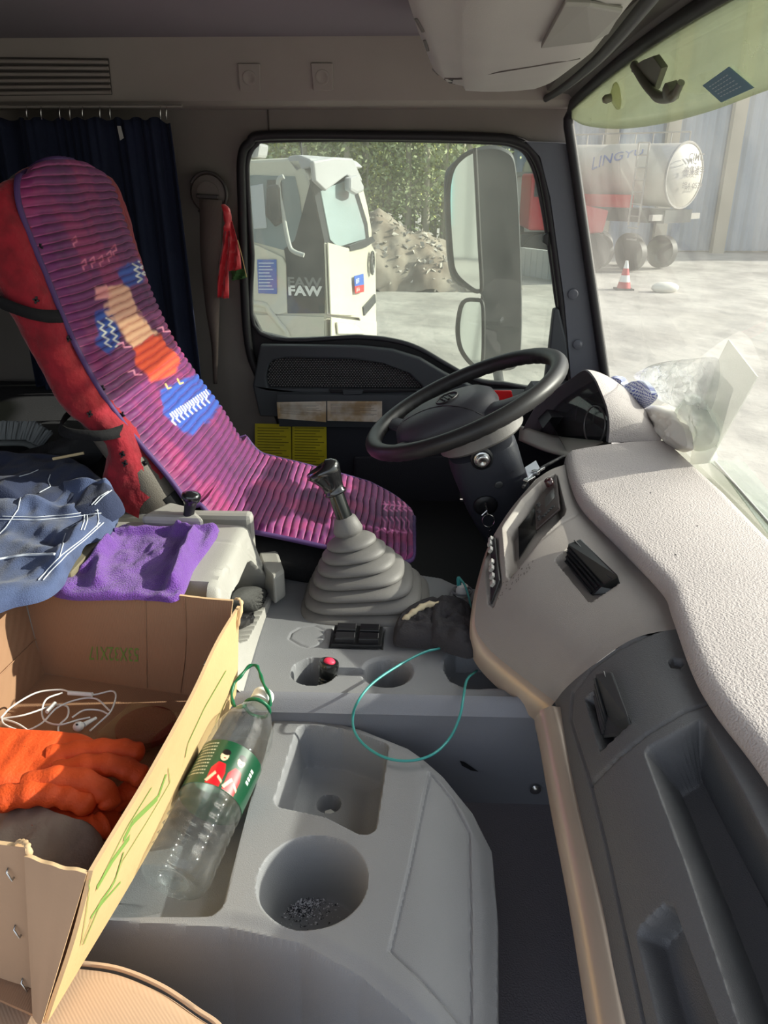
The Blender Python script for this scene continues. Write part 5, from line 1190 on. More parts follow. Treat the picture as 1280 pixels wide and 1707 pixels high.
# ------------------------------------------------------------------ jacket
def cloth(name, outline_px, z0, h, m, label, cat, seed, amp=.012, sc_=22, n=(120, 70), edge=.18, fn=None, thick=None):
    poly = [Zp(x, y, z) if not isinstance(z, tuple) else None for x, y, z in outline_px]; cen_ = sum(poly) / len(poly); R = cr(poly, n[0], True); A = []
    for f in np.linspace(1, 0.01, n[1]):
        row = cen_ + (R - cen_) * f; e = np.clip((1 - f) / edge, 0, 1); A.append((row, e))
    G_ = np.array([r for r, e in A]); E_ = np.array([np.full(n[0], e) for r, e in A])
    G_[..., 2] += h * np.sqrt(1 - (1 - E_) ** 2)
    if fn: G_[..., 2] += fn(G_, E_)
    G_[..., 2] += amp * vnoise(G_[..., 0] + 5, G_[..., 1] * .6 + 5, sc_, seed, 3) * (E_ * .8 + .2)
    return G_
def fold(G_, pts, z0, a_, w_):
    """a raised fold following a polyline given in the picture, at level z0"""
    L = np.array([Zp(x, y, z0)[:2] for x, y in pts]); d = np.full(G_.shape[:2], 1e9)
    for p, q in zip(L[:-1], L[1:]):
        e_ = q - p; t = np.clip(((G_[..., 0] - p[0]) * e_[0] + (G_[..., 1] - p[1]) * e_[1]) / (e_ @ e_ + 1e-9), 0, 1); d = np.minimum(d, np.hypot(G_[..., 0] - p[0] - e_[0] * t, G_[..., 1] - p[1] - e_[1] * t))
    return a_ * np.exp(-(d / w_) ** 2)
m_den = mat('washed navy denim', (74, 88, 124), 0.9, col2=(58, 70, 102), vscale=14, bump=.6, bscale=500, sheen=.2)
m_den2 = mat('dark navy denim', (44, 52, 78), 0.95, bump=.5, bscale=400, sheen=.1)
m_str = mat('white stitching', (206, 212, 222), 0.7)
zj = .475
jt = thing('navy_jacket', 'crumpled navy jacket with white piping lying left of the purple towel', 'jacket', Zp(90, 860, zj))
G1 = cloth('', [(-60, 770, .53), (30, 762, .53), (100, 765, .52), (150, 790, .51), (198, 835, .50), (205, 860, .49), (150, 880, .48), (40, 850, .50), (-60, 820, .52)], zj, .02, None, '', '', 31, .014, 16)
b = MB(); b.grid(G1, cv=True); b.build('far_sleeve', m_den2, jt, 70, bv='jk2')
def fj(G_, E_): return fold(G_, [(-20, 800), (60, 822), (140, 846), (190, 850)], zj, .020, .020) + fold(G_, [(0, 900), (70, 915), (130, 940)], zj, -.014, .02) + fold(G_, [(60, 870), (130, 880)], zj, .012, .016) + fold(G_, [(185, 850), (150, 905), (100, 960)], zj, .018, .014)
G2 = cloth('', [(-80, 790, zj), (20, 806, zj), (110, 835, zj), (185, 843, zj), (198, 862, zj), (180, 895, zj), (140, 925, zj), (95, 985, zj), (30, 1010, zj), (-80, 1010, zj)], zj, .030, None, '', '', 33, .014, 15, fn=fj)
b = MB(); b.grid(G2, cv=True); b.build('body', m_den, jt, 70, bv='jk')
def pipe(pts, sv, w_=.0009, name='piping', par=jt, m=m_str):
    S = []
    for x, y in lerp_path(pts, 30):
        try: S.append(hit(x, y, sv, lift=.0012))
        except RuntimeError: pass
    if len(S) > 2: b = MB(); b.tube(S, w_, 5); b.build(name, m, par, 60)
for dx in (0, 5):
    pipe([(0 + dx, 866 - dx), (60, 868 - dx), (110, 864 - dx), (168, 856 - dx)], 'jk'); pipe([(140 + dx, 842), (141 + dx, 866), (134 + dx, 884)], 'jk'); pipe([(172 - dx * 1.2, 872), (140 - dx, 900), (110 - dx * 1.5, 925), (72 - dx * 1.6, 968)], 'jk')
    pipe([(186 - dx, 818 + dx * .4), (172 - dx, 828), (158 - dx, 842)], 'jk2')
pipe([(162, 848), (164, 868), (160, 880)], 'jk'); pipe([(36, 826), (30, 850), (10, 880), (-5, 895)], 'jk'); pipe([(110, 890), (104, 910), (98, 930)], 'jk')
pipe([(-2, 933), (40, 926), (92, 924)], 'jk', .0022); pipe([(32, 795), (50, 790), (64, 784)], 'jk2'); pipe([(84, 792), (80, 802), (84, 812), (66, 822)], 'jk2', .0008)
# bag edge / olive lining next to the towel
P = [Zp(170, 890, .468), Zp(186, 893, .468), Zp(120, 966, .468), Zp(96, 966, .468)]
b = MB(); b.prism(P, (0, 0, .012)); o = b.build('lining', mat('olive lining', (120, 112, 90), .9), jt, 0, bevel=.005)
# purple towel
m_tow = mat('purple towel', (112, 62, 158), 1.0, bump=1.0, bscale=420, sheen=.3, bdist=.005, bdetail=5, var=.12, vscale=30)
def ft(G_, E_): return fold(G_, [(300, 900), (325, 905), (290, 985)], ZR, .022, .010) + fold(G_, [(190, 912), (170, 948), (165, 985)], ZR, .016, .010) + fold(G_, [(195, 900), (360, 893)], ZR, .010, .010) + fold(G_, [(140, 962), (185, 925)], ZR, .012, .008)
GT = cloth('', [(196, 889, ZR), (240, 887, ZR), (310, 884, ZR), (364, 886, ZR), (352, 912, ZR), (325, 950, ZR), (298, 1000, ZR), (240, 1000, ZR), (112, 1000, ZR), (92, 985, ZR), (145, 945, ZR), (185, 915, ZR)], ZR, .012, None, '', '', 41, .006, 26, fn=ft, n=(200, 110), edge=.08)
b = MB(); b.grid(GT, cv=True); o = b.build('purple_towel', m_tow, None, 75); tag(o, 'purple terry towel draped on the cream rear console', 'towel')
# ------------------------------------------------------------------ passenger seat corner
m_tan = mat('tan seat fabric', (176, 146, 120), 0.9, wave=(150, 'DIAGONAL', .2), bump=.12, bscale=500)
zp = .262; S = [(-60, 1590), (60, 1602), (130, 1606), (200, 1616), (270, 1645), (330, 1685), (365, 1710), (400, 1760)]
e_ = cr([Zp(x, y, zp) for x, y in S], 60); A = []
for p in e_:
    c = np.array([-.62, .05, zp]); d = unit(c - p)
    A.append([p + np.array([0, 0, -.16]), p + np.array([0, 0, -.05]), p + np.array([0, 0, -.012]) , p + d * .006 + np.array([0, 0, -.001])] + [p + d * q + np.array([0, 0, .004 + .016 * math.sin(min(1, q / .3) * 1.57)]) for q in (.02, .05, .1, .2, .3)] )
b = MB(); b.grid(A); t = thing('passenger_seat', 'rounded front corner of a tan fabric passenger seat', 'seat', (-.55, .3, .1)); b.build('cushion', m_tan, t, 60)
b = MB(); b.tube([p + np.array([0, 0, .0005]) for p in e_], .003, 6); b.build('piping', mat('tan piping', (190, 160, 132), .8), t, 60)
b = MB(); b.box((-.62, .28, .14), (.34, .30, .10)); b.build('seat_base', m_blk, t, 0, bevel=.01)
# ------------------------------------------------------------------ cardboard box
ZB = .46; m_card = mat('cardboard inside', (156, 120, 92), 0.85, wave=(120, 'X', .25), bump=.2, bscale=120, var=.06, vscale=9)
m_cardo = mat('cardboard outside', (196, 164, 118), 0.8, bump=.2, bscale=120, var=.05, vscale=7)
FL = Zp(35, 968, ZB); FR = Zp(388, 1002, ZB); NR = Zp(146, 1452, ZB); NL = FL + (NR - FR) + np.array([-.03, 0, 0])
fr_b = FR + np.array([-.03, -.02, -.168]); nr_b = Zp(74, 1705, ZB - .175); nr_b2 = nr_b.copy(); fl_b = FL + np.array([.012, -.012, -.168]); nl_b = NL + np.array([.02, .02, -.168])
TH = .0045
bx = thing('cardboard_box', 'open cardboard box with green print beside the water bottle', 'box', (FL + FR + NR + NL) / 4 - np.array([0, 0, .17]))
def panel(name, cs, m, parent, inward, th=TH, sub=10, wob=.002, seed=1, ms=None):
    """corrugated board panel from four corners with slightly wavy top edge; inward = thickness direction"""
    A = []
    for u in np.linspace(0, 1, 24):
        row = []
        for v in np.linspace(0, 1, 10):
            p = cs[0] * (1 - u) * (1 - v) + cs[1] * u * (1 - v) + cs[2] * u * v + cs[3] * (1 - u) * v
            w_ = wob * math.sin(u * 5 + seed) * (1 - v) + wob * .4 * math.sin(u * 8 + v * 5 + seed); row.append(p + np.array(inward) * w_ + np.array([0, 0, .0008 * math.sin(u * 17 + seed) * (1 - v)]))
        A.append(row)
    A = np.array(A); B_ = A + np.array(inward) * th; b = MB(); b.grid(A, mi=0); b.grid(B_, mi=1)
    for P_, Q_ in ((A[:, 0], B_[:, 0]), (A[:, -1], B_[:, -1]), (A[0], B_[0]), (A[-1], B_[-1])): b.grid([P_, Q_], mi=2)
    return b.build(name, ms or [m_card, m_cardo, mat('board edge', (196, 164, 124), .9)], parent, 30, bv=name)
edgem = mat('board edge', (214, 180, 138), .9); m3 = [m_card, m_cardo, edgem]
panel('far_panel', [FL, FR, fr_b, fl_b], m_card, bx, (0, 1, 0), seed=2, wob=.0008)
m_lit = [m_card, m_cardo, edgem]
panel('right_panel', [FR + np.array([.012, -.006, -.004]), NR, nr_b, fr_b + np.array([.02, 0, 0])], m_card, bx, (1, 0, 0), seed=4, wob=.004)
panel('left_panel', [FL + np.array([-.002, 0, 0]), NL, nl_b, fl_b], m_card, bx, (-1, 0, 0), seed=6)
nm = Zp(46, 1406, ZB); nm_b = Zp(60, 1640, ZB - .165)
m_near_shaded = mat('cardboard near shaded', (168, 138, 112), .85, bump=.2, bscale=120, var=.05, vscale=7)  # outside board darkened: shade of the near faces put into the colour
panel('near_panel', [nm, NL, nl_b + np.array([0, -.0, 0]), nm_b], m_card, bx, (0, -1, 0), seed=3, ms=[m_card, m_near_shaded, edgem])
panel('near_flap', [NR, nm + np.array([.004, -.012, .0]), Zp(57, 1690, ZB - .17), nr_b + np.array([-.002, 0, 0])], m_card, bx, (0, -1, 0), seed=5, th=.004, wob=.001, ms=[m_card, m_near_shaded, edgem])
b = MB(); b.prism([fl_b + np.array([0, 0, -.0]), fr_b, nr_b + np.array([0, 0, .006]), nl_b], (0, 0, -.004)); b.build('bottom', m_card, bx, 0)
for (x, a_) in ((85, 0), (0, 0)): pass
# creases in the board (pressed lines with lighter ridge)
def bilq(c, u, v): return c[0] * (1 - u) * (1 - v) + c[1] * u * (1 - v) + c[2] * u * v + c[3] * (1 - u) * v
FC = [FL, FR, fr_b, fl_b]
for u in (.60, .78):
    b = MB(); b.tube([bilq(FC, u + (.02 if u > .7 else .0) * math.sin(v * 3), v) + np.array([0, -.0006, 0]) for v in np.linspace(.02, .98, 16)], .0012, 6); b.build('crease', m_card, bx, 60)
LC = [FL, NL, nl_b, fl_b]
b = MB(); b.tube([bilq(LC, u, .62) + np.array([.001, 0, 0]) for u in np.linspace(0, .9, 12)], .0012, 6); b.build('crease', m_card, bx, 60)
# print on the far panel, upside down
m_grn = mat('green print', (112, 142, 66), .8)
P = [bilq(FC, u, v) for u, v in ((.0, .0), (1, 0))]; ex = unit(FL - FR); ez = unit(fl_b - FL); o_ = None
def pxon(cs, px, py, n_off):
    o = cs[0]; n = unit(np.cross(cs[1] - cs[0], cs[3] - cs[0])); d = ray(px, py); t_ = ((o - CAM) @ n) / (d @ n); p = CAM + d * t_; return p + n * n_off * (1 if (n @ (CAM - p)) > 0 else -1)
a = pxon(FC, 233, 1078, .0035); c = pxon(FC, 150, 1075, .0035); e = pxon(FC, 233, 1101, .0035)
text_mb('53X32X17', a, unit(c - a), unit(e - a), np.linalg.norm(e - a), width=np.linalg.norm(c - a), wrap=lambda p: hit(*px_of(p), 'far_panel', lift=.0008)).build('print', m_grn, bx, 0)
# green print on the outer right side
RCx = [FR + np.array([.0165, -.006, -.004]), NR + np.array([.0045, 0, 0]), nr_b + np.array([.0045, 0, 0]), fr_b + np.array([.0245, 0, 0])]
def pr_line(pts, w_, name='print'):
    P = [hit(x, y, 'right_panel', lift=.0009) for x, y in lerp_path(pts, 14)]; b = MB()
    for p, q in zip(P[:-1], P[1:]):
        d = unit(q - p); n = unit(np.cross(RCx[1] - RCx[0], RCx[3] - RCx[0])); s_ = np.cross(n, d) * w_ / 2; b.add([p - s_, q - s_, q + s_, p + s_], [(0, 1, 2, 3)])
    b.build(name, m_grn, bx, 0)
for pts, w_ in (([(376, 1118), (340, 1180), (312, 1240), (308, 1262)], .003), ([(375, 1170), (360, 1200), (358, 1215)], .0012), ([(276, 1290), (262, 1330), (220, 1370), (205, 1400)], .008), ([(252, 1312), (210, 1380), (160, 1480)], .002), ([(215, 1395), (188, 1432), (160, 1480)], .007), ([(280, 1280), (285, 1300), (250, 1360), (200, 1440), (190, 1470), (160, 1510), (137, 1570)], .0015), ([(205, 1420), (190, 1470), (150, 1530)], .004), ([(150, 1450 + 15), (143, 1520), (134, 1575)], .0015), ([(200, 1470), (165, 1510), (138, 1574)], .003)): pr_line(pts, w_)
# flap folded edges, torn corner, staples
b = MB(); S = [FR + np.array([.004, .0, .004]), FR + np.array([.010, -.004, .006]), FR + np.array([.016, -.012, .002]), FR + np.array([.012, -.02, -.02]), FR + np.array([.004, -.018, -.045])]; b.tube(cr(S, 20), [.0028 + .0008 * math.sin(k * 1.7) for k in range(20)], 7, flat=.5); b.build('torn_corner', edgem, bx, 50)
b = MB(); S = [nm + np.array([-.01, 0, .002]), nm + np.array([.0, -.004, .006]), nm + np.array([.008, -.012, .003]), nm + np.array([.004, -.012, -.03])]; b.tube(cr(S, 20), [.0028 + .0008 * math.sin(k * 2.1) for k in range(20)], 7, flat=.5); b.build('torn_corner', edgem, bx, 50)
NC = [nm, NL, nl_b, nm_b]
for (x, y) in ((18, 1446), (30, 1541), (42, 1629)):
    p = pxon(NC, x, y, .007); q = pxon(NC, x + 9, y + 14, .007); b = MB(); b.tube([p + (p - q) * .1 - np.array([0, -.004, 0]), p, q, q + np.array([0, .004, 0])], .0011, 6); b.build('staple', m_met, bx, 60)
# ------------------------------------------------------------------ contents of the box
zbt = ZB - .163
m_grc = mat('grey beige cloth', (152, 136, 124), .95, bump=.6, bscale=200)
def heap(outline, z0, h, seed, amp, sc_=24, n=(110, 50), fn=None):
    return cloth('', [(x, y, z0) for x, y in outline], z0, h, None, '', '', seed, amp, sc_, n=n, edge=.25, fn=fn)
G_ = heap([(-60, 1340), (40, 1350), (110, 1385), (170, 1400), (168, 1440), (120, 1480), (20, 1470), (-60, 1440)], .325, .03, 51, .008)
b = MB(); b.grid(G_, cv=True); o = b.build('beige_cloth', m_grc, None, 70); tag(o, 'grey beige cloth crumpled in the near corner of the box', 'cloth')
m_org = mat('orange rubber glove', (226, 86, 36), 0.6, bump=.5, bscale=300, var=.12, vscale=14, bdetail=4)
# two orange rubber gloves: flattened gauntlet and curled fingers
def glove(label, palm, pz, fingers, z0):
    z0 -= .035; fingers = [([(x, y, z - .035) for x, y, z in p_], r_) for p_, r_ in fingers]
    t = thing('rubber_glove', label, 'glove', Zp(*palm[0], z0), 'orange rubber gloves in the box')
    G_ = cloth('', [(x, y, z0) for x, y in palm], z0, pz, None, '', '', 61, .006, 20, n=(110, 50), edge=.4); b = MB(); b.grid(G_, cv=True); b.build('gauntlet', m_org, t, 70)
    for pts, r in fingers:
        S = [Zp(x, y, z) for x, y, z in pts]; C_ = cr(S, 30); rs = [r * (.95 + .08 * math.sin(k)) * (1 if k < 26 else math.sqrt(max(.02, 1 - ((k - 25) / 4.4) ** 2))) for k in range(30)]
        b = MB(); b.tube(C_, rs, 16, flat=.75); b.build('finger', m_org, t, 70)
glove('orange rubber glove on top, its fingers curling under the red packet', [(-70, 1228), (0, 1232), (80, 1236), (150, 1240), (170, 1262), (120, 1300), (60, 1325), (-10, 1345), (-70, 1340)], .030,
      [([(80, 1262, .395), (140, 1252, .395), (200, 1250, .390), (240, 1258, .382)], .0175), ([(90, 1290, .40), (150, 1275, .40), (205, 1280, .392), (245, 1300, .376)], .0175),
       ([(40, 1310, .41), (90, 1298, .415), (140, 1302, .408), (178, 1325, .39), (184, 1350, .375)], .0175), ([(0, 1332, .405), (60, 1322, .410), (110, 1326, .402), (158, 1346, .388)], .019)], .375)
glove('orange rubber glove underneath with a thick thumb at the front', [(20, 1345), (80, 1335), (150, 1340), (200, 1350), (190, 1385), (140, 1398), (80, 1392), (30, 1372)], .030,
      [([(60, 1365, .37), (110, 1378, .372), (150, 1382, .370), (180, 1372, .366)], .020), ([(150, 1350, .36), (200, 1330, .36), (235, 1310, .355), (250, 1290, .35)], .018)], .345)
# clear packet with a dark round pad
P = [Zp(x, y, zbt + .028) for x, y in ((222, 1166), (304, 1188), (246, 1236), (158, 1222))]
t = thing('clear_packet', 'clear packet holding a round brown scouring pad in the box', 'packet', sum(P) / 4)
b = MB(); b.prism(P, (0, 0, -.022)); b.build('sleeve', mat('yellowed film', (196, 160, 110), .12, alpha=.22, coat=.6), t, 0, bevel=.004)
c = sum(P) / 4; b = MB(); b.lathe(c + np.array([.008, 0, -.018]), (0, 0, 1), [(.040, 0), (.043, .004), (.043, .012), (.036, .016), (.018, .012), (0, .012)], 36); b.build('round_pad', mat('brown scourer', (120, 50, 34), .9, bump=1.0, bscale=300), t, 50)
# earphones
m_ear = mat('white cable', (226, 224, 220), .4)
t = thing('earphones', 'tangled white wired earphones lying at the back of the box', 'earphones', Zp(120, 1190, zbt + .03))
ze = zbt + .034
def wire(pts, r=.0014): b = MB(); b.tube(cr([Zp(x, y, ze + .003 * math.sin(i * 1.9)) for i, (x, y) in enumerate(pts)], 70), r, 7); b.build('wire', m_ear, t, 60)
wire([(2, 1196), (20, 1178), (60, 1155), (100, 1150), (120, 1154), (155, 1158), (185, 1152), (193, 1160), (185, 1185), (165, 1205), (150, 1218)])
wire([(2, 1198), (40, 1192), (90, 1176), (112, 1178), (112, 1195), (98, 1210), (98, 1228)]); wire([(2, 1196), (8, 1208), (40, 1218), (70, 1205), (95, 1180), (130, 1166), (160, 1165), (182, 1184)])
wire([(104, 1155), (78, 1165), (70, 1185), (76, 1202), (100, 1208), (130, 1200), (150, 1196)]); wire([(0, 1197), (30, 1207), (60, 1228)]); wire([(120, 1196), (140, 1184), (165, 1184), (180, 1190)])
b = MB(); b.tube([Zp(114, 1155, ze + .003), Zp(154, 1158, ze + .003)], .0035, 8); b.build('remote', m_white, t, 50)
b = MB(); b.tube([Zp(78, 1187, ze + .003), Zp(92, 1172, ze + .003)], .003, 8); b.build('splitter', m_white, t, 50)
ep = Zp(131, 1211, ze + .004); b = MB(); b.ball(ep, (.0078, .0078, .007), 16, 10); eb = b.build('earbud', m_white, t, 60)
b = MB(); b.tube([ep + np.array([.006, .004, 0]), Zp(160, 1197, ze)], [.004, .0025], 8); b.build('stem', m_white, t, 60)
b = MB(); b.ball(ep + np.array([.0, -.0035, .0052]), (.0022, .0015, .0025), 8, 6); b.build('sound_port', m_blk, eb, 60)
# ------------------------------------------------------------------ water bottle
zbo = .2705; A0 = Zp(296, 1450, zbo); A1 = Zp(437, 1164, .322); bax = unit(A1 - A0); R0 = .0445; BL = np.linalg.norm(A1 - A0) + R0 * .4 + .010; b0_ = A0 - bax * R0 * .4

bt_ = thing('water_bottle', 'empty clear plastic water bottle with green label and green handle', 'bottle', b0_)
m_pet = glassmat('clear plastic', (244, 247, 247), dust=.06, dcol=(240, 242, 244), dscale=50, streak=False, rough=.03)
pr = [(.012, .010), (.022, .004), (.034, .000), (.041, .004), (R0, .016)]
hh = .030
for k in range(5): pr += [(R0, hh), (R0 * .94, hh + .005), (R0, hh + .010)]; hh += .015
pr += [(R0, hh + .004), (R0 * .985, hh + .006), (R0 * .985, hh + .078), (R0, hh + .080)]; hl = hh + .006; hh += .084
for k in range(2): pr += [(R0 * .97, hh + .005), (R0 * .995, hh + .010)]; hh += .014
rem = BL - .026 - hh
for g in (.15, .3, .45, .6, .75, .88, 1.0): pr.append((R0 * (1 - g ** 1.8) + .0145 * g ** 1.8 + .0012 * math.sin(g * 20), hh + rem * g))
pr += [(.0145, BL - .018)]
b = MB(); b.lathe(b0_, bax, pr, 60, cap=False); b.build('bottle_body', m_pet, bt_, 60)
b = MB(); b.lathe(b0_, bax, [(.0, .014), (.010, .012), (.022, .004)], 40, cap=False); b.build('base_dimple', m_pet, bt_, 60)
b = MB(); b.lathe(b0_, bax, [(.0165, BL - .020), (.0168, BL - .004), (.0155, BL - .001), (0, BL)], 40); b.build('cap', m_white, bt_, 40)
# label wrapped round: colour by angle; figures and letters are flat print on it
q_ = np.array([0, 0, 1.0]); uu = unit(q_ - bax * (q_ @ bax)); vv_ = np.cross(bax, uu)
def cyl(ang, h, r=R0 * .987 + .0006): return b0_ + bax * h + (uu * math.cos(ang) + vv_ * math.sin(ang)) * r
# ang: 0 = top; sign so that +ang goes to picture left
sg = 1 if (vv_ @ np.array([-1.0, 0, 0])) > 0 else -1
NU, NV = 150, 260; A = np.zeros((NU, NV, 3)); C_ = np.zeros((NU, NV, 3)); gdk = np.array(srgb((22, 72, 48)))
Hs = np.linspace(hl + .001, hl + .071, NU); As = np.linspace(-math.pi, math.pi, NV)
arc = As * R0   # metres along circumference, + towards picture left
for i, h in enumerate(Hs):
    for j, a in enumerate(As): A[i, j] = cyl(a * sg, h)
Hh, Ac = np.meshgrid(Hs - hl, arc, indexing='ij'); C_[:] = gdk
def lab(maskv, col): 
    global C_
    a = np.clip(maskv, 0, 1)[..., None]; C_ = C_ * (1 - a) + np.array(srgb(col)) * a
def ell(ca, chh, ra, rh, col): lab(smoothstep(1 - (((Ac - ca) / ra) ** 2 + ((Hh - chh) / rh) ** 2), -.1, .1), col)
def pol(pts, col): lab(smoothstep(-sdpoly(Ac, Hh, pts), -.0005, .0005), col)
# figure one (left) and figure two (right): generic people in red shirts
for (cx, ch_) in ((-.010, .050), (-.034, .052)):
    pol([(cx + .010, 0.002), (cx - .009, .002), (cx - .009, .024), (cx - .005, .036), (cx + .005, .037), (cx + .011, .026)], (206, 30, 40))
    ell(cx + .001, ch_ - .003, .0055, .0075, (238, 196, 168)); ell(cx + .001, ch_ + .003, .006, .0045, (30, 24, 26)); ell(cx + .0, ch_ - .006, .0018, .001, (150, 50, 50))
    pol([(cx + .012, .006), (cx + .004, .022), (cx + .001, .019), (cx + .008, .004)], (236, 190, 160)); pol([(cx - .010, .012), (cx - .002, .018), (cx - .002, .014), (cx - .010, .008)], (236, 190, 160))
for k in range(10):
    hy = .064 - k * .0055; r_ = random.Random(k); x = .008
    while x < .036:
        w_ = r_.uniform(.001, .003); pol([(x, hy), (x + w_, hy), (x + w_, hy + .002), (x, hy + .002)], (196, 206, 190)); x += w_ + .0012
for k in range(4): pol([(-.058 + k * .0001, .03 + k * .006), (-.052, .03 + k * .006), (-.052, .034 + k * .006), (-.058, .034 + k * .006)], (220, 228, 220))
b = MB(); b.grid(A, col=C_); b.build('label', mat('bottle label', (20, 70, 45), .3, attr='Col', coat=.4), bt_, 80)
# handle
hr = b0_ + bax * (BL - .030); m_hd = mat('green handle', (16, 96, 62), .35)
b = MB(); b.tube([hr + (uu * math.cos(a) + vv_ * math.sin(a)) * .0195 for a in np.linspace(0, 2 * math.pi, 30, endpoint=False)], .0028, 8, closed=True); b.build('handle_collar', m_hd, bt_, 60)
zh = .325; S = [Zp(392, 1178, zh), Zp(386, 1160, zh + .004), Zp(390, 1140, zh + .012), Zp(402, 1126, zh + .02), Zp(415, 1111, zh + .026), Zp(427, 1110, zh + .028), Zp(433, 1122, zh + .026), Zp(440, 1142, zh + .02), Zp(450, 1160, zh + .010)]
b = MB(); b.tube(cr([hr + (uu * .2 - vv_ * -sg * .0) * .02 + np.array([-.018, 0, 0])] + S + [hr + np.array([.019, 0, .004])], 60), [.0026 + .0006 * math.sin(k * .9) for k in range(60)], 8); b.build('handle', m_hd, bt_, 60)
# ------------------------------------------------------------------ things on the windscreen ledge
def crumple(name, outline, Xd, h, m, label, seed, amp=.02, sm=20, flat_n=(-1, 0, .25), extra=None):
    R = cr([Xp(x, y, Xd) for x, y in outline], 60, True); c = R.mean(0); A = []; n_ = unit(flat_n)
    for f in np.linspace(1, .03, 22):
        row = c + (R - c) * f; e = min(1, (1 - f) / .5); row = row + n_ * (h * math.sqrt(1 - (1 - e) ** 2)); row = row + n_ * (amp * e * vnoise(row[:, 1] + 4, row[:, 2] * 1.3 + 4, 26, seed, 3))[:, None]; A.append(row)
    b = MB(); b.grid(np.array(A), cv=True); b.add(A[-1], [tuple(range(60))]); o = b.build(name, m, None, sm, solid=extra or 0); tag(o, label, 'bag' if 'bag' in name else 'cloth'); return o
def plaid(name, c1, c2):
    if name in MATS: return MATS[name]
    m = mat(name, c1, .8); t_ = m.node_tree; L = t_.links; bs = t_.nodes['Principled BSDF']; tc = t_.nodes.new('ShaderNodeTexCoord'); o_ = []
    for ax_ in ('Y', 'Z'):
        wv = t_.nodes.new('ShaderNodeTexWave'); wv.bands_direction = ax_; wv.inputs['Scale'].default_value = 45; wv.inputs['Distortion'].default_value = 1.5; L.new(tc.outputs['Object'], wv.inputs[0]); o_.append(wv)
    ad = t_.nodes.new('ShaderNodeMath'); ad.operation = 'ADD'; L.new(o_[0].outputs['Fac'], ad.inputs[0]); L.new(o_[1].outputs['Fac'], ad.inputs[1])
    r = t_.nodes.new('ShaderNodeValToRGB'); r.color_ramp.interpolation = 'CONSTANT'; r.color_ramp.elements[0].color = srgb(c1) + (1,); r.color_ramp.elements[1].color = srgb(c2) + (1,); r.color_ramp.elements[1].position = .55
    dv = t_.nodes.new('ShaderNodeMath'); dv.operation = 'MULTIPLY'; dv.inputs[1].default_value = .5; L.new(ad.outputs[0], dv.inputs[0]); L.new(dv.outputs[0], r.inputs[0]); L.new(r.outputs[0], bs.inputs['Base Color']); return m
crumple('plaid_cloth', [(1018, 640), (1030, 628), (1042, 630), (1052, 644), (1068, 640), (1080, 636), (1096, 658), (1088, 672), (1072, 682), (1062, 690), (1046, 676), (1034, 660)], .560, .03, plaid('blue plaid', (222, 226, 240), (110, 118, 186)), 'blue and white plaid cloth bundle wedged at the far end of the dash', 71, .016)
crumple('white_bag', [(1070, 690), (1078, 680), (1100, 676), (1130, 690), (1150, 715), (1156, 745), (1150, 752), (1132, 752), (1110, 730), (1090, 712)], .590, .03, mat('white bag film', (226, 220, 212), .5, var=.04), 'white printed paper bag lying on the windscreen ledge', 73, .012)
for (x, y, w_) in ((1108, 706, 12), (1104, 718, 10)):
    P = [Xp(x, y, .555), Xp(x + w_, y + 5, .555), Xp(x + w_, y + 7, .555), Xp(x, y + 2, .555)]
pf_ = glassmat('milky film', (238, 240, 240), dust=.38, dcol=(200, 202, 202), dscale=14, streak=False, rough=.1)
crumple('clear_bag', [(1070, 632), (1082, 612), (1120, 602), (1160, 598), (1192, 596), (1200, 610), (1196, 650), (1180, 690), (1150, 690), (1110, 672), (1080, 660)], .600, .02, pf_, 'milky clear plastic bag behind the plaid cloth', 75, .014)
crumple('pale_bag', [(1130, 690), (1150, 660), (1170, 664), (1190, 690), (1200, 720), (1190, 745), (1160, 752), (1150, 735)], .604, .02, mat('pale green film', (226, 232, 220), .4, alpha=.75), 'pale greenish plastic bag beside the leaning sheet', 77, .010)
P = [Xp(x, y, .612) for x, y in ((1214, 566), (1262, 628), (1180, 772), (1150, 775), (1156, 720), (1196, 602))]
b = MB(); b.prism(P, (.002, 0, 0)); o = b.build('leaning_sheet', mat('translucent sheet', (232, 234, 228), .5, alpha=.62), None, 0); tag(o, 'pointed translucent plastic sheet leaning against the windscreen', 'sheet')
P = [Zp(x, y, .50) for x, y in ((1180, 768), (1240, 772), (1345, 900), (1290, 905), (1205, 790))]
t = thing('clear_file', 'clear plastic document file lying on the ledge under the glass', 'file', sum(P) / 5)
b = MB(); b.prism([p + np.array([0, 0, .0]) for p in P], (0, 0, .003)); b.build('sleeve', glassmat('file film', (226, 232, 226), dust=.25, dcol=(205, 210, 200), streak=False, dscale=12), t, 0)
b = MB(); b.tube([Zp(1192, 770, .504), Zp(1300, 893, .504)], .003, 6); b.build('spine', mat('grey spine', (150, 152, 148), .5), t, 60)
# ------------------------------------------------------------------ outside: yard
GZ = -1.6
m_gnd = mat('dusty concrete ground', (172, 168, 162), .95, col2=(146, 142, 137), vscale=.55, bump=.8, bscale=1.6, bdist=.12, bdetail=6)
b = MB(); gx = np.linspace(-40, 60, 90); gy = np.linspace(-12, 60, 70); X, Y = np.meshgrid(gx, gy, indexing='ij'); b.grid(np.stack([X, Y, GZ + .04 * vnoise(X + 50, Y + 50, .3, 81)], 2)); o = b.build('ground', m_gnd, None, 60); o['kind'] = 'structure'
# cab outer skin so that the cab reads from outside
m_body = mat('cab paint', (220, 220, 214), .35)
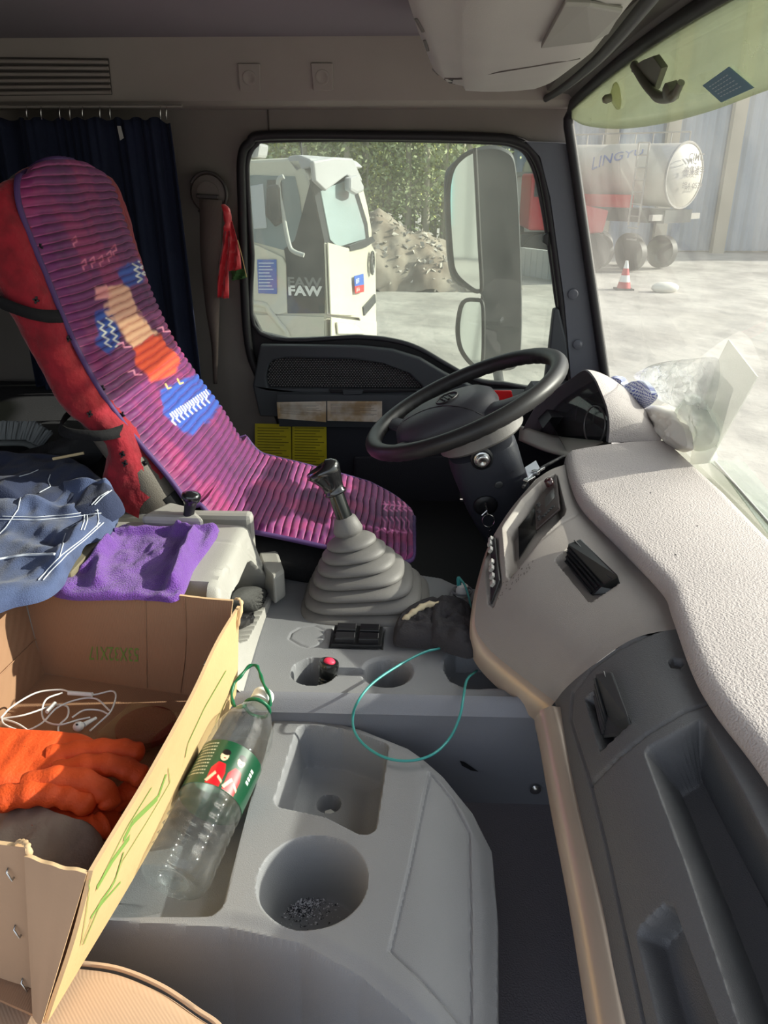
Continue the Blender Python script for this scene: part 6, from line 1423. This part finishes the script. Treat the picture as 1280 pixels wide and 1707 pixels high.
# --- driver side mirror: tall housing with a main and a lower mirror
MY = 2.80
mt = thing('side_mirror', 'tall grey side mirror housing with two mirror panes outside the window', 'mirror', Yp(850, 640, MY))
m_hou = mat('mirror housing', (56, 58, 61), .5, var=.15, vscale=6); m_glm = mat('mirror silver', (235, 238, 238), .04, metal=1.0)
hs1 = [(768, 262), (790, 248), (820, 242), (846, 250), (858, 268), (864, 330), (868, 430), (870, 520), (868, 585), (860, 612), (836, 618), (800, 612), (790, 600), (808, 560), (806, 500), (790, 485), (764, 476), (748, 450), (742, 380), (740, 300), (750, 276)]
front = cr([Yp(x, y, MY) for x, y in hs1], 80, True); c = front.mean(0)
A = [c + (front - c) * .97 + np.array([0, -.010, 0]), front, front + np.array([.006, .05, 0]), c + (front - c) * .93 + np.array([.01, .10, 0]), c + (front - c) * .7 + np.array([.012, .14, 0]), c + (front - c) * .05 + np.array([.012, .15, 0])]
b = MB(); b.grid(A, cv=True); b.add(A[0], [tuple(range(80))]); b.build('housing', m_hou, mt, 50)
def mpane(pts, name):
    P = cr([Yp(x, y, MY - .075) for x, y in pts], 50, True); P[:, 0] = P[:, 0].mean() + (P[:, 0] - P[:, 0].mean()) * 1.25; b = MB(); b.prism(P, (0, .008, 0)); o = b.build(name, m_glm, mt, 0)
    P2 = [p + np.array([0, -.002, 0]) for p in P]; b = MB(); b.tube(P2, .007, 8, closed=True); b.build('pane_rim', m_rub, o, 60)
    # angle the pane back along the truck's side
    for q in (o,):
        c = P.mean(0); me = q.data; 
        R_ = Matrix.Rotation(math.radians(-43), 4, 'Z'); cl = Vector(tuple(c)) - q.parent.location
        R_ = R_ if name == 'main_pane' else R_ @ Matrix.Rotation(math.radians(-5), 4, 'X')
        me.transform(Matrix.Translation(cl) @ R_ @ Matrix.Translation(-cl)); q.children[0].data.transform(Matrix.Translation(cl) @ R_ @ Matrix.Translation(-cl))
mpane([(752, 284), (770, 262), (790, 252), (793, 262), (800, 400), (804, 470), (800, 482), (786, 480), (758, 458), (750, 420), (745, 330)], 'main_pane')
mpane([(764, 520), (772, 504), (790, 500), (802, 504), (806, 540), (808, 590), (804, 606), (790, 606), (770, 586), (762, 556)], 'wide_pane')
b = MB(); b.tube([Yp(828, 610, MY + .05), Yp(836, 665, 2.62), Yp(842, 740, 2.36)], .018, 10); b.build('arm', m_hou, mt, 60)
# outside door skin behind the trim is hidden

# --- cream truck
def seq(pts): return pts
tk = thing('parked_truck', 'cream white truck cab with black corner panel parked beside the window', 'truck', Yp(500, 560, 8.6))
m_crm = mat('cream paint', (205, 201, 186), .35, coat=.4); m_tkd = mat('dark truck plastic', (52, 54, 58), .45); m_tkg = mat('truck glass', (120, 134, 140), .08, coat=.5); m_tkl = mat('truck windscreen glass', (168, 184, 188), .08, coat=.5)
S0 = np.array(Yp(545, 500, 8.0)); d_s = unit((-1.0, .17, 0)); d_f = unit((.17, .985, 0))   # side runs left and away, front runs right and away
def plq(o, d):   # plane through o containing d and z
    n = np.cross(d, (0, 0, 1.0)); return o, unit(n)
def pxp(px, py, pl, off=0.0):
    o, n = pl; dd = ray(px, py); t_ = ((o - CAM) @ n) / (dd @ n); p = CAM + dd * t_; s_ = 1 if n @ (CAM - p) > 0 else -1; return p + n * s_ * off
PS, PF = plq(S0, d_s), plq(S0, d_f)
inw = unit(np.array([.1, 1.0, 0]))
def spanel(name, pts, m, pl=None, off=0.0, th=.02, par=None, bev=.0):
    pl = pl or PS; P = [pxp(x, y, pl, off) for x, y in pts]; n = pl[1] * (1 if pl[1] @ (CAM - P[0]) > 0 else -1); b = MB(); b.prism(P, -n * th); return b.build(name, m, par or tk, 0, bevel=bev)
# body solid: side outline extruded by the cab width along the front direction
side = [(300, 268), (420, 266), (500, 262), (516, 300), (532, 360), (541, 408), (545, 555), (545, 640), (300, 640)]
P = [pxp(x, y, PS) for x, y in side]; b = MB(); b.prism(P, d_f * 2.15); b.build('cab_body', m_crm, tk, 0, bevel=.03)
spanel('side_window', [(300, 300), (425, 292), (492, 294), (500, 330), (508, 400), (474, 417), (430, 405), (300, 380)], m_tkg, off=.01)
spanel('corner_panel', [(474, 415), (492, 400), (520, 296), (533, 360), (541, 408), (541, 522), (480, 522), (478, 440)], m_tkd, off=.014)
spanel('door_panel', [(300, 388), (430, 408), (472, 428), (478, 440), (480, 520), (466, 524), (300, 500)], m_crm, off=.03, bev=.02)
spanel('lower_skirt', [(430, 524), (541, 528), (541, 556), (560, 640), (300, 640), (300, 505)], m_crm, off=.02)
spanel('seat_backrest', [(446, 300), (470, 300), (474, 370), (460, 378), (444, 360)], m_tkd, off=.03, bev=.03)
spanel('sun_visor_strip', [(418, 310), (440, 306), (446, 380), (424, 382)], mat('pale plastic'), off=.025, bev=.02)
b = MB(); S = [pxp(x, y, PS, .03) for x, y in ((300, 505), (430, 505), (450, 518), (468, 540), (480, 556), (486, 590))]; b.tube(cr(S, 20), .03, 8); b.build('wheel_arch', m_crm, tk, 60)
# front: windscreen, panels, bumper
spanel('windscreen', [(532, 318), (580, 298), (604, 375), (607, 398), (560, 412), (548, 400)], m_tkl, PF, .02, bev=.01)
spanel('windscreen_frame', [(518, 300), (584, 280), (612, 372), (615, 402), (556, 418), (541, 408)], m_tkd, PF, .005)
spanel('front_panel', [(536, 404), (560, 416), (612, 404), (621, 420), (622, 545), (604, 556), (594, 530), (541, 524)], m_crm, PF, .04, bev=.02)
spanel('side_bezel', [(536, 404), (572, 414), (576, 470), (580, 526), (541, 524)], m_crm, PF, .07, bev=.02)
spanel('wiper_tray', [(572, 410), (612, 394), (616, 402), (600, 412), (574, 418)], m_tkd, PF, .07)
spanel('bumper', [(545, 528), (592, 534), (622, 536), (622, 600), (545, 600)], m_crm, PF, .05, bev=.03)
spanel('headlamp', [(550, 536), (584, 540), (600, 556), (552, 556)], mat('lamp lens', (220, 216, 200), .15, coat=.6), PF, .08, bev=.02)
spanel('lower_grille', [(598, 512), (618, 490), (619, 504), (600, 526)], m_tkd, PF, .06)
# roof fairing and visor
b = MB(); P = [pxp(x, y, PS) for x, y in ((478, 268), (480, 260), (500, 258), (516, 264), (530, 276), (502, 284), (494, 290))]; b.prism(P, d_f * 1.9); b.build('roof_fairing', mat('fairing grey', (168, 168, 172), .4), tk, 0, bevel=.03)
spanel('visor', [(502, 268), (540, 262), (570, 264), (588, 302), (572, 300), (560, 292), (524, 318), (506, 302)], mat('fairing grey'), PF, .12, th=.05, bev=.02)
spanel('round_mirror', [(557, 296), (570, 292), (580, 308), (580, 320), (568, 324), (557, 318)], mat('fairing grey'), PF, .18, th=.08, bev=.03)
b = MB(); S = [pxp(x, y, PS, .35) for x, y in ((492, 294), (484, 300), (484, 320), (490, 350), (500, 402), (508, 414), (524, 420))]; b.tube(cr(S, 24), .022, 8); b.build('mirror_arm', mat('arm grey', (170, 172, 170), .4), tk, 60)
spanel('mirror_head', [(466, 308), (486, 306), (490, 366), (474, 372)], m_tkd, off=.40, th=.1, bev=.03)
# badge, stickers and letters
for k in range(3):
    b = MB(); c = pxp(610, 438, PF, .08); n = PF[1] * (1 if PF[1] @ (CAM - c) > 0 else -1); b.tube([c + .13 * (d_f * .7 * math.cos(a) * (1 - .3 * k) + np.array([0, 0, 1.0]) * math.sin(a) * (1 - .3 * k)) for a in np.linspace(0, 2 * math.pi, 24, endpoint=False)], .014, 6, closed=True); b.build('badge_ring', mat('badge grey', (96, 96, 96), .4, metal=.5), tk, 60)
ex = -d_s; ez = np.array([0, 0, 1.0]); m_wht = mat('white letters', (235, 235, 235), .5)
text_mb('FAW', pxp(482, 492, PS, .022), ex, ez, .10, width=.36, bold=.045).build('lettering', m_wht, tk, 0)
text_mb('FAW', pxp(481, 478, PS, .022), ex, ez, .10, width=.36, bold=.03).build('lettering', mat('faded letters', (120, 122, 124), .6), tk, 0)
spanel('blue_notice', [(431, 432), (463, 432), (464, 489), (433, 488)], mat('blue notice', (44, 92, 180), .5), off=.045, th=.004)
b = MB()
for k in range(9):
    y = 437 + k * 5.4; Q = [pxp(434, y, PS, .05), pxp(459 - (k * 5) % 8, y, PS, .05), pxp(459 - (k * 5) % 8, y + 1.6, PS, .05), pxp(434, y + 1.6, PS, .05)]; b.add(Q, [(0, 1, 2, 3)])
b.build('notice_lines', mat('pale blue', (200, 215, 235), .6), tk, 0)
spanel('blue_plate', [(578, 460), (594, 456), (595, 474), (579, 477)], mat('blue notice'), PF, .085, th=.004); spanel('red_plate', [(579, 477), (595, 474), (595, 486), (580, 489)], mat('plate red', (205, 44, 50), .5), PF, .085, th=.004)
text_mb('罐装车', pxp(579.5, 474, PF, .095), d_f, ez, .06, width=.16).build('lettering', m_wht, tk, 0); text_mb('60-16', pxp(580.5, 487, PF, .095), d_f, ez, .045, width=.15).build('lettering', m_wht, tk, 0)
b = MB(); b.tube([pxp(478, 262, PS, -.5), pxp(474, 225, PS, -.5)], .01, 6); b.build('aerial', m_tkd, tk, 60)
b = MB(); 
for (sx, sy) in ((-1.9, 0), (-1.9, 2.0)):
    c = S0 + np.array([0, 0, 0]); p = pxp(430, 600, PS) ; p = np.array([p[0] + (d_f[0] * sy), p[1] + d_f[1] * sy, GZ + .5]); b.lathe(p, d_f, [(.2, 0), (.5, .02), (.5, .28), (.2, .3)], 24)
b.build('wheel', m_rub, tk, 40)
b = MB(); P = [pxp(x, y, PS, -.05) for x, y in ((300, 262), (418, 262), (422, 236), (300, 236))]
b.prism([p + np.array([0, .3, 0]) for p in P], (0, .5, 0)); b.build('rear_body', mat('grey plating', (150, 150, 154), .5), tk, 0, bevel=.03)
# --- rubble heap
m_rbl = mat('rubble', (150, 141, 130), .95, col2=(124, 112, 101), vscale=1.6, bump=1.0, bscale=7, bdetail=6)
hc_ = Yp(700, 460, 22.0); A = []; xs = np.linspace(-3.6, 2.75, 130); ys = np.linspace(-2.4, 2.4, 60); X, Y = np.meshgrid(xs, ys, indexing='ij')
prof_ = np.interp(X, [-3.6, -2.2, -1.4, -.9, .0, 1.2, 2.4, 4.0, 5.0], [0, 1.35, 1.70, 1.72, 1.30, .82, .35, .12, 0]); Zh = GZ + prof_ * np.clip(1 - (Y / 2.4) ** 2, 0, 1) ** .7 + .13 * vnoise(X + 9, Y + 9, 1.6, 91, 5) * (prof_ > .1) - .06
t = thing('rubble_heap', 'grey heap of rubble and soil beyond the yard', 'heap', (hc_[0], 22, GZ)); b = MB(); b.grid(np.stack([X + hc_[0] - .2, Y + 22, Zh], 2)); b.build('mound', m_rbl, t, 60)
b = MB(); r_ = random.Random(12)
for k in range(700):
    i, j = r_.randrange(130), r_.randrange(60); c = np.array([X[i, j] + hc_[0] - .2, Y[i, j] + 22, Zh[i, j] + .01]); s_ = r_.uniform(.03, .12)
    if prof_[i, j] < .08 and r_.random() < .7: continue
    b.add([c + s_ * np.array([r_.uniform(-1, 1), r_.uniform(-1, 1), r_.uniform(-.7, 1)]) for _ in range(5)], [(0, 1, 2), (0, 2, 3), (0, 3, 4), (1, 2, 4), (2, 3, 4), (0, 1, 4)])
o = b.build('stones', mat('pale stone', (186, 180, 172), .9), t, 0); o['kind'] = 'stuff'
# --- trees
def leafmesh(seed, n, rx, rz, s0):
    r = np.random.default_rng(seed); P = r.normal(size=(n, 3)); P /= np.linalg.norm(P, axis=1, keepdims=True); P *= (r.random((n, 1)) ** .4); P *= np.array([rx, rx, rz]); vs = []; fs = []
    P += .25 * rx * r.normal(size=(n, 3)) * .4
    for k in range(n):
        s = s0 * (0.6 + r.random()); a = r.normal(size=3); a /= np.linalg.norm(a); c = np.cross(a, r.normal(size=3)); c /= np.linalg.norm(c); vs += [P[k] - a * s, P[k] + c * s * .5, P[k] + a * s, P[k] - c * s * .5]; fs.append((4 * k, 4 * k + 1, 4 * k + 2, 4 * k + 3))
    return vs, fs
def leafmat(name, c, c2):
    m = mat(name, c, .7, col2=c2, vscale=1.2); b_ = m.node_tree.nodes['Principled BSDF']; b_.inputs['Transmission Weight'].default_value = 0; return m
LM = [leafmat('leaf sage', (166, 180, 136), (190, 198, 150)), leafmat('leaf olive', (142, 152, 118), (166, 172, 132)), leafmat('leaf yellow green', (196, 200, 116), (164, 176, 108))]
m_trk = mat('trunk bark', (172, 166, 150), .9, bump=.5, bscale=20); protos = []
for s in range(4):
    vs, fs = leafmesh(100 + s, 1300, 1.1, 2.9, .066); me = bpy.data.meshes.new('foliage'); me.from_pydata([tuple(p) for p in vs], [], fs); protos.append(me)
b = MB(); b.tube([(0, 0, 0), (.03, .02, 2.5), (-.02, 0, 5), (.02, 0, 8.5)], [.11, .09, .07, .03], 8); b.tube([(.5, .3, 0), (.6, .3, 2.5), (.66, .3, 6)], [.05, .045, .02], 6)
for k in range(9): a = k * 2.4; z = 2.2 + k * .6; b.tube([(0, 0, z), (.7 * math.cos(a), .7 * math.sin(a), z + .7)], [.03, .01], 5)
tob = b.build('trunk', m_trk, None, 60); tme = tob.data; toff = tob.location.copy(); tme.transform(Matrix.Translation(toff)); bpy.data.objects.remove(tob)
r_ = random.Random(20); k = 0
for row, (yy_, n_) in enumerate(((25.5, 12), (29, 13), (33, 14))):
    for i in range(n_):
        px_ = 400 + (i + .5) * 390 / n_ + r_.uniform(-8, 8); p = Yp(px_, 430, yy_ + r_.uniform(-.8, .8)); kind = (i + row) % 4
        pos = ('front row', 'middle row', 'back row')[row]
        nth = ('leftmost', 'second', 'third', 'fourth', 'fifth', 'sixth', 'seventh', 'eighth', 'ninth', 'tenth', 'eleventh', 'twelfth', 'thirteenth', 'fourteenth')[i]
        t = thing('roadside_tree', ('%s tree, %s from the left in the %s behind the rubble' % (['sage green', 'dull olive', 'yellow green', 'broad sage green'][kind], nth, pos)).replace('leftmost from the left', 'leftmost'), 'tree', (p[0], p[1], GZ), 'trees beyond the rubble heap')
        f = bpy.data.objects.new('foliage', protos[(i * 3 + row) % 4].copy() if k < 0 else protos[(i * 3 + row) % 4]); COL.objects.link(f); f.parent = t
        f.location = (0, 0, 3.6 + r_.uniform(-.5, .7)); f.rotation_euler = (0, 0, r_.uniform(0, 6)); f.scale = (1 + .4 * (kind == 3),) * 2 + (r_.uniform(.9, 1.15),)
        if not f.data.materials: f.data.materials.append(LM[0])
        f.material_slots[0].link = 'OBJECT'; f.material_slots[0].material = LM[(0, 1, 2, 0)[kind]]
        tr = bpy.data.objects.new('trunk', tme); COL.objects.link(tr); tr.parent = t; k += 1
# --- factory hall with corrugated cladding
m_cor = mat('corrugated steel', (140, 152, 170), .5, var=.05, vscale=.5)
hall = thing('factory_hall', 'long pale blue corrugated steel factory hall behind the yard', 'building', (12, 30, GZ))
HX0 = Yp(846, 350, 30)[0]; xs = np.arange(HX0, 34, .11); A = []
for i, x in enumerate(xs): dep = .06 if (i // 2) % 2 else 0; A.append([(x, 30 - dep, GZ + .1), (x, 30 - dep, 8.0)])
b = MB(); b.grid(A); b.build('cladding', m_cor, hall, 0)
b = MB(); b.box(((HX0 + 34) / 2, 30.4, GZ + .35), (34 - HX0, .3, .7)); b.build('plinth', mat('plinth grey', (170, 168, 164), .8), hall, 0)
for px_ in (1012, 1112, 1215, 1330):
    p = Yp(px_, 300, 29.7); b = MB(); b.box((p[0], 29.75, 3.2), (.42, .3, 9.6)); b.build('column', mat('column beige', (176, 166, 150), .7), hall, 0)
b = MB(); b.box(((HX0 + 34) / 2, 32, 8.1), (34 - HX0, 4.5, .2)); b.build('roof', m_cor, hall, 0)
b = MB(); b.box((HX0, 33, 3.2), (.2, 6, 9.6)); b.build('end_wall', m_cor, hall, 0)
# second hall far along the road: what the side mirror looks back at
sh = thing('storage_hall', 'pale corrugated storage hall reflected in the side mirror', 'building', (-24, 4, GZ)); A = []
for i, y in enumerate(np.arange(-14, 16, .25)): dep = .35 if (i // 3) % 2 else 0; A.append([(-24 + dep, y, GZ + .1), (-24 + dep, y, 7.0)])
b = MB(); b.grid(A); b.build('cladding', mat('pale cladding', (128, 130, 128), .5), sh, 0)
b = MB(); b.box((-23.9, 1.0, .6), (.1, 2.0, 2.2)); b.build('cyan_board', mat('cyan board', (90, 196, 204), .5), sh, 0)
b = MB(); b.box((-25.2, 1, 7.05), (2.6, 30, .2)); b.build('roof', m_cor, sh, 0)
# low white hut with window and concrete wall at left end of the hall
p = Yp(878, 380, 27); t = thing('white_hut', 'small white hut with a dark window before the factory hall', 'building', (p[0], 27, GZ))
b = MB(); b.box((p[0] + .6, 27.6, GZ + 1.3), (3.0, 1.2, 2.6)); b.build('walls', mat('hut white', (222, 226, 228), .7), t, 0, bevel=.02)
Q = [Yp(x, y, 26.98) for x, y in ((866, 356), (873, 356), (873, 388), (866, 388))]; b = MB(); b.prism(Q, (0, -.03, 0)); b.build('window', m_tkd, t, 0)
b = MB(); b.box((p[0] + .6, 27.5, GZ + 2.66), (3.3, 1.5, .12)); b.build('roof', mat('hut roof', (120, 124, 124), .7), t, 0)
p0, p1 = Yp(868, 430, 23), Yp(960, 450, 21); b = MB(); d = unit(p1 - p0)
for k in range(9):
    q = p0 + (p1 - p0) * (k + .5) / 9; L_ = np.linalg.norm(p1 - p0) / 9
    b = MB(); b.box((q[0], q[1], GZ + .38), (L_ * .96, .12, .78), basis((d[0], d[1], 0), (0, 0, 1)));
    if k == 0: lw_ = thing('barrier_wall', 'low pale concrete barrier wall of panels seen past the mirror', 'barrier', (q[0], q[1], GZ))
    b.build('panel', mat('barrier concrete', (190, 190, 186), .85), lw_, 0, bevel=.02)
# distant red truck on the left of the pillar
p = Yp(893, 350, 24.5); t = thing('red_truck', 'small red tipper truck parked behind the barrier wall', 'truck', (p[0], 24.5, GZ))
m_rt = mat('truck red', (180, 52, 60), .5)
b = MB(); b.box((p[0] + .35, 24.8, .32), (1.3, 2.2, 1.5)); b.build('cab', m_rt, t, 0, bevel=.08)
b = MB(); b.prism([(p[0] + .9, 23.9, -.6), (p[0] + 1.9, 23.9, -.5), (p[0] + 2.0, 23.9, .1), (p[0] + 1.0, 23.9, .3)], (0, 2.0, 0)); b.build('tipper_body', m_rt, t, 0, bevel=.05)
b = MB(); b.box((p[0] + .1, 23.68, .72), (.6, .03, .5)); b.build('cab_window', m_tkd, t, 0); b = MB(); b.box((p[0] + .3, 23.65, 1.0), (.9, .1, .16)); b.build('visor', mat('hut white'), t, 0)
for dx in (-.0, 1.5): b = MB(); b.lathe((p[0] + dx + .1, 23.7, GZ + .55), (0, 1, 0), [(.25, 0), (.52, .03), (.52, .35), (.25, .38)], 20); b.build('wheel', m_rub, t, 40)
b = MB(); b.box((p[0] + .8, 24.8, GZ + .85), (2.4, 1.2, .35)); b.build('chassis', m_tkd, t, 0)
# --- powder tanker
ty = 24.0; ec = Yp(1140, 293, ty); er = np.linalg.norm(Yp(1190, 293, ty) - Yp(1090, 293, ty)) / 2
t = thing('tank_trailer', 'white cylindrical tank trailer with lettering seen through the windscreen', 'tanker', (ec[0], ec[1], GZ)); td = unit((-.80, 1.0, .02)); 
m_tank = mat('tank white', (190, 185, 176), .45, var=.06, vscale=1.2)
b = MB(); b.lathe(ec, td, [(0, -.25), (er * .5, -.2), (er * .85, -.08), (er, 0), (er, 2.6), (er * .98, 2.62), (er, 5.4), (er * .6, 5.8), (0, 5.9)], 40); b.build('tank', m_tank, t, 40, bv='tank')
b = MB(); qv = unit(np.cross(td, (0, 0, 1))); qw = np.cross(qv, td); b.tube([ec + (qv * math.cos(a) + qw * math.sin(a)) * (er + .02) for a in np.linspace(0, 2 * math.pi, 40, endpoint=False)], .04, 6, closed=True); b.build('end_ring', mat('ring grey', (150, 146, 142), .5), t, 60)
S = [ec + td * k * .6 + qw * (er + .28) for k in range(9)]; b = MB(); b.tube(S, .025, 6)
for q in S: b.tube([q, q - qw * .3], .02, 6)
b.build('top_rail', mat('ring grey'), t, 60)
lb = MB(); la = ec + td * .5 - qv * (er + .12) * (1 if qv[0] > 0 else -1)
sv = -1 if (qv @ np.array([-1.0, -1, 0])) < 0 else 1
la = ec + td * .6 + qv * sv * (er + .12)
for o_ in (0, .35): lb.tube([la + td * o_ + qw * er, la + td * o_ - qw * er * 1.6], .03, 6)
for k in range(9): z_ = er - k * .32; lb.tube([la + qw * z_, la + td * .35 + qw * z_], .02, 6)
lb.build('ladder', mat('ring grey'), t, 60)
b = MB(); b.box(ec + td * 2.8 + np.array([0, 0, -er - .28]), (5.6, 1.3, .35), basis(td, (0, 0, 1))); b.build('chassis', m_tkd, t, 0)
b = MB(); b.box(ec + td * .1 + np.array([0, 0, -er - .25]), (.12, 2.3, .16), basis(td, (0, 0, 1))); b.build('bumper_beam', mat('ring grey'), t, 0)
b = MB(); c_ = ec + td * 1.9 + qv * sv * (er + .0); b.box(c_ + np.array([0, 0, -er * .85]), (1.8, .05, .35), basis(td, (0, 0, 1))); b.build('red_guard', mat('plate red'), t, 0)
for k in (.9, 2.1, 3.3):
    for s_ in (-1, 1): b = MB(); c_ = ec + td * k + qv * s_ * .75; b.lathe((c_[0], c_[1], GZ + .48), qv, [(.2, -.14), (.48, -.12), (.48, .12), (.2, .14)], 22); b.build('wheel', m_rub, t, 40)
ex_ = unit(np.cross(td, (0, 0, 1))); ex_ = ex_ if ex_[0] > 0 else -ex_
m_let = mat('tank lettering', (84, 80, 80), .6)
for s_, dz_, w_, h_ in (('CIMC', .38, .72, .20), ('中集凌宇', .02, .95, .24), ('皖A 0539', -.34, .95, .20)):
    text_mb(s_, ec - td * .31 + ex_ * (-w_ / 2) + np.array([0, 0, dz_]), ex_, (0, 0, 1), h_, width=w_, bold=.012).build('lettering', m_let, t, 0)
# slanted blue letters on the tank's side
def wrapt(p):
    v = p - ec; a_ = v @ td; r2 = v - td * a_; return ec + td * a_ + unit(r2) * (er + .02)
o_ = ec + qv * sv * er + td * 2.6 + np.array([0, 0, .1]); exs = unit(-td * 1.0 + np.array([0, 0, .35])); text_mb('LINGYU', o_, exs, unit(np.array([0, 0, 1.0]) + td * .2), .45, width=1.7, wrap=wrapt).build('lettering', mat('blue lettering', (70, 96, 160), .6), t, 0)
# --- traffic cone
p = Yp(1040, 476, 20.0); t = thing('traffic_cone', 'red and white traffic cone standing in the yard', 'cone', (p[0], 20, GZ)); zc = GZ + .03
b = MB(); b.box((p[0], 20, zc), (.42, .42, .05)); b.build('base', m_tkd, t, 0, bevel=.01)
for (r0, r1, z0_, z1_, mm) in ((.17, .135, .03, .18, m_rt), (.135, .10, .18, .34, m_white), (.10, .065, .34, .50, m_rt), (.065, .03, .50, .68, m_white)): b = MB(); b.lathe((p[0], 20, zc), (0, 0, 1), [(r0, z0_), (r1, z1_)], 20); b.build('band', mm, t, 50)
# pale lump lying by the cone
p = Yp(1108, 482, 19.6); b = MB(); b.ball((p[0], 19.6, GZ + .12), (.34, .2, .14), 14, 8); o = b.build('white_sack', mat('sack white', (210, 208, 200), .8, bump=.6, bscale=12), None, 50); tag(o, 'pale sack lying on the yard beside the traffic cone', 'sack')
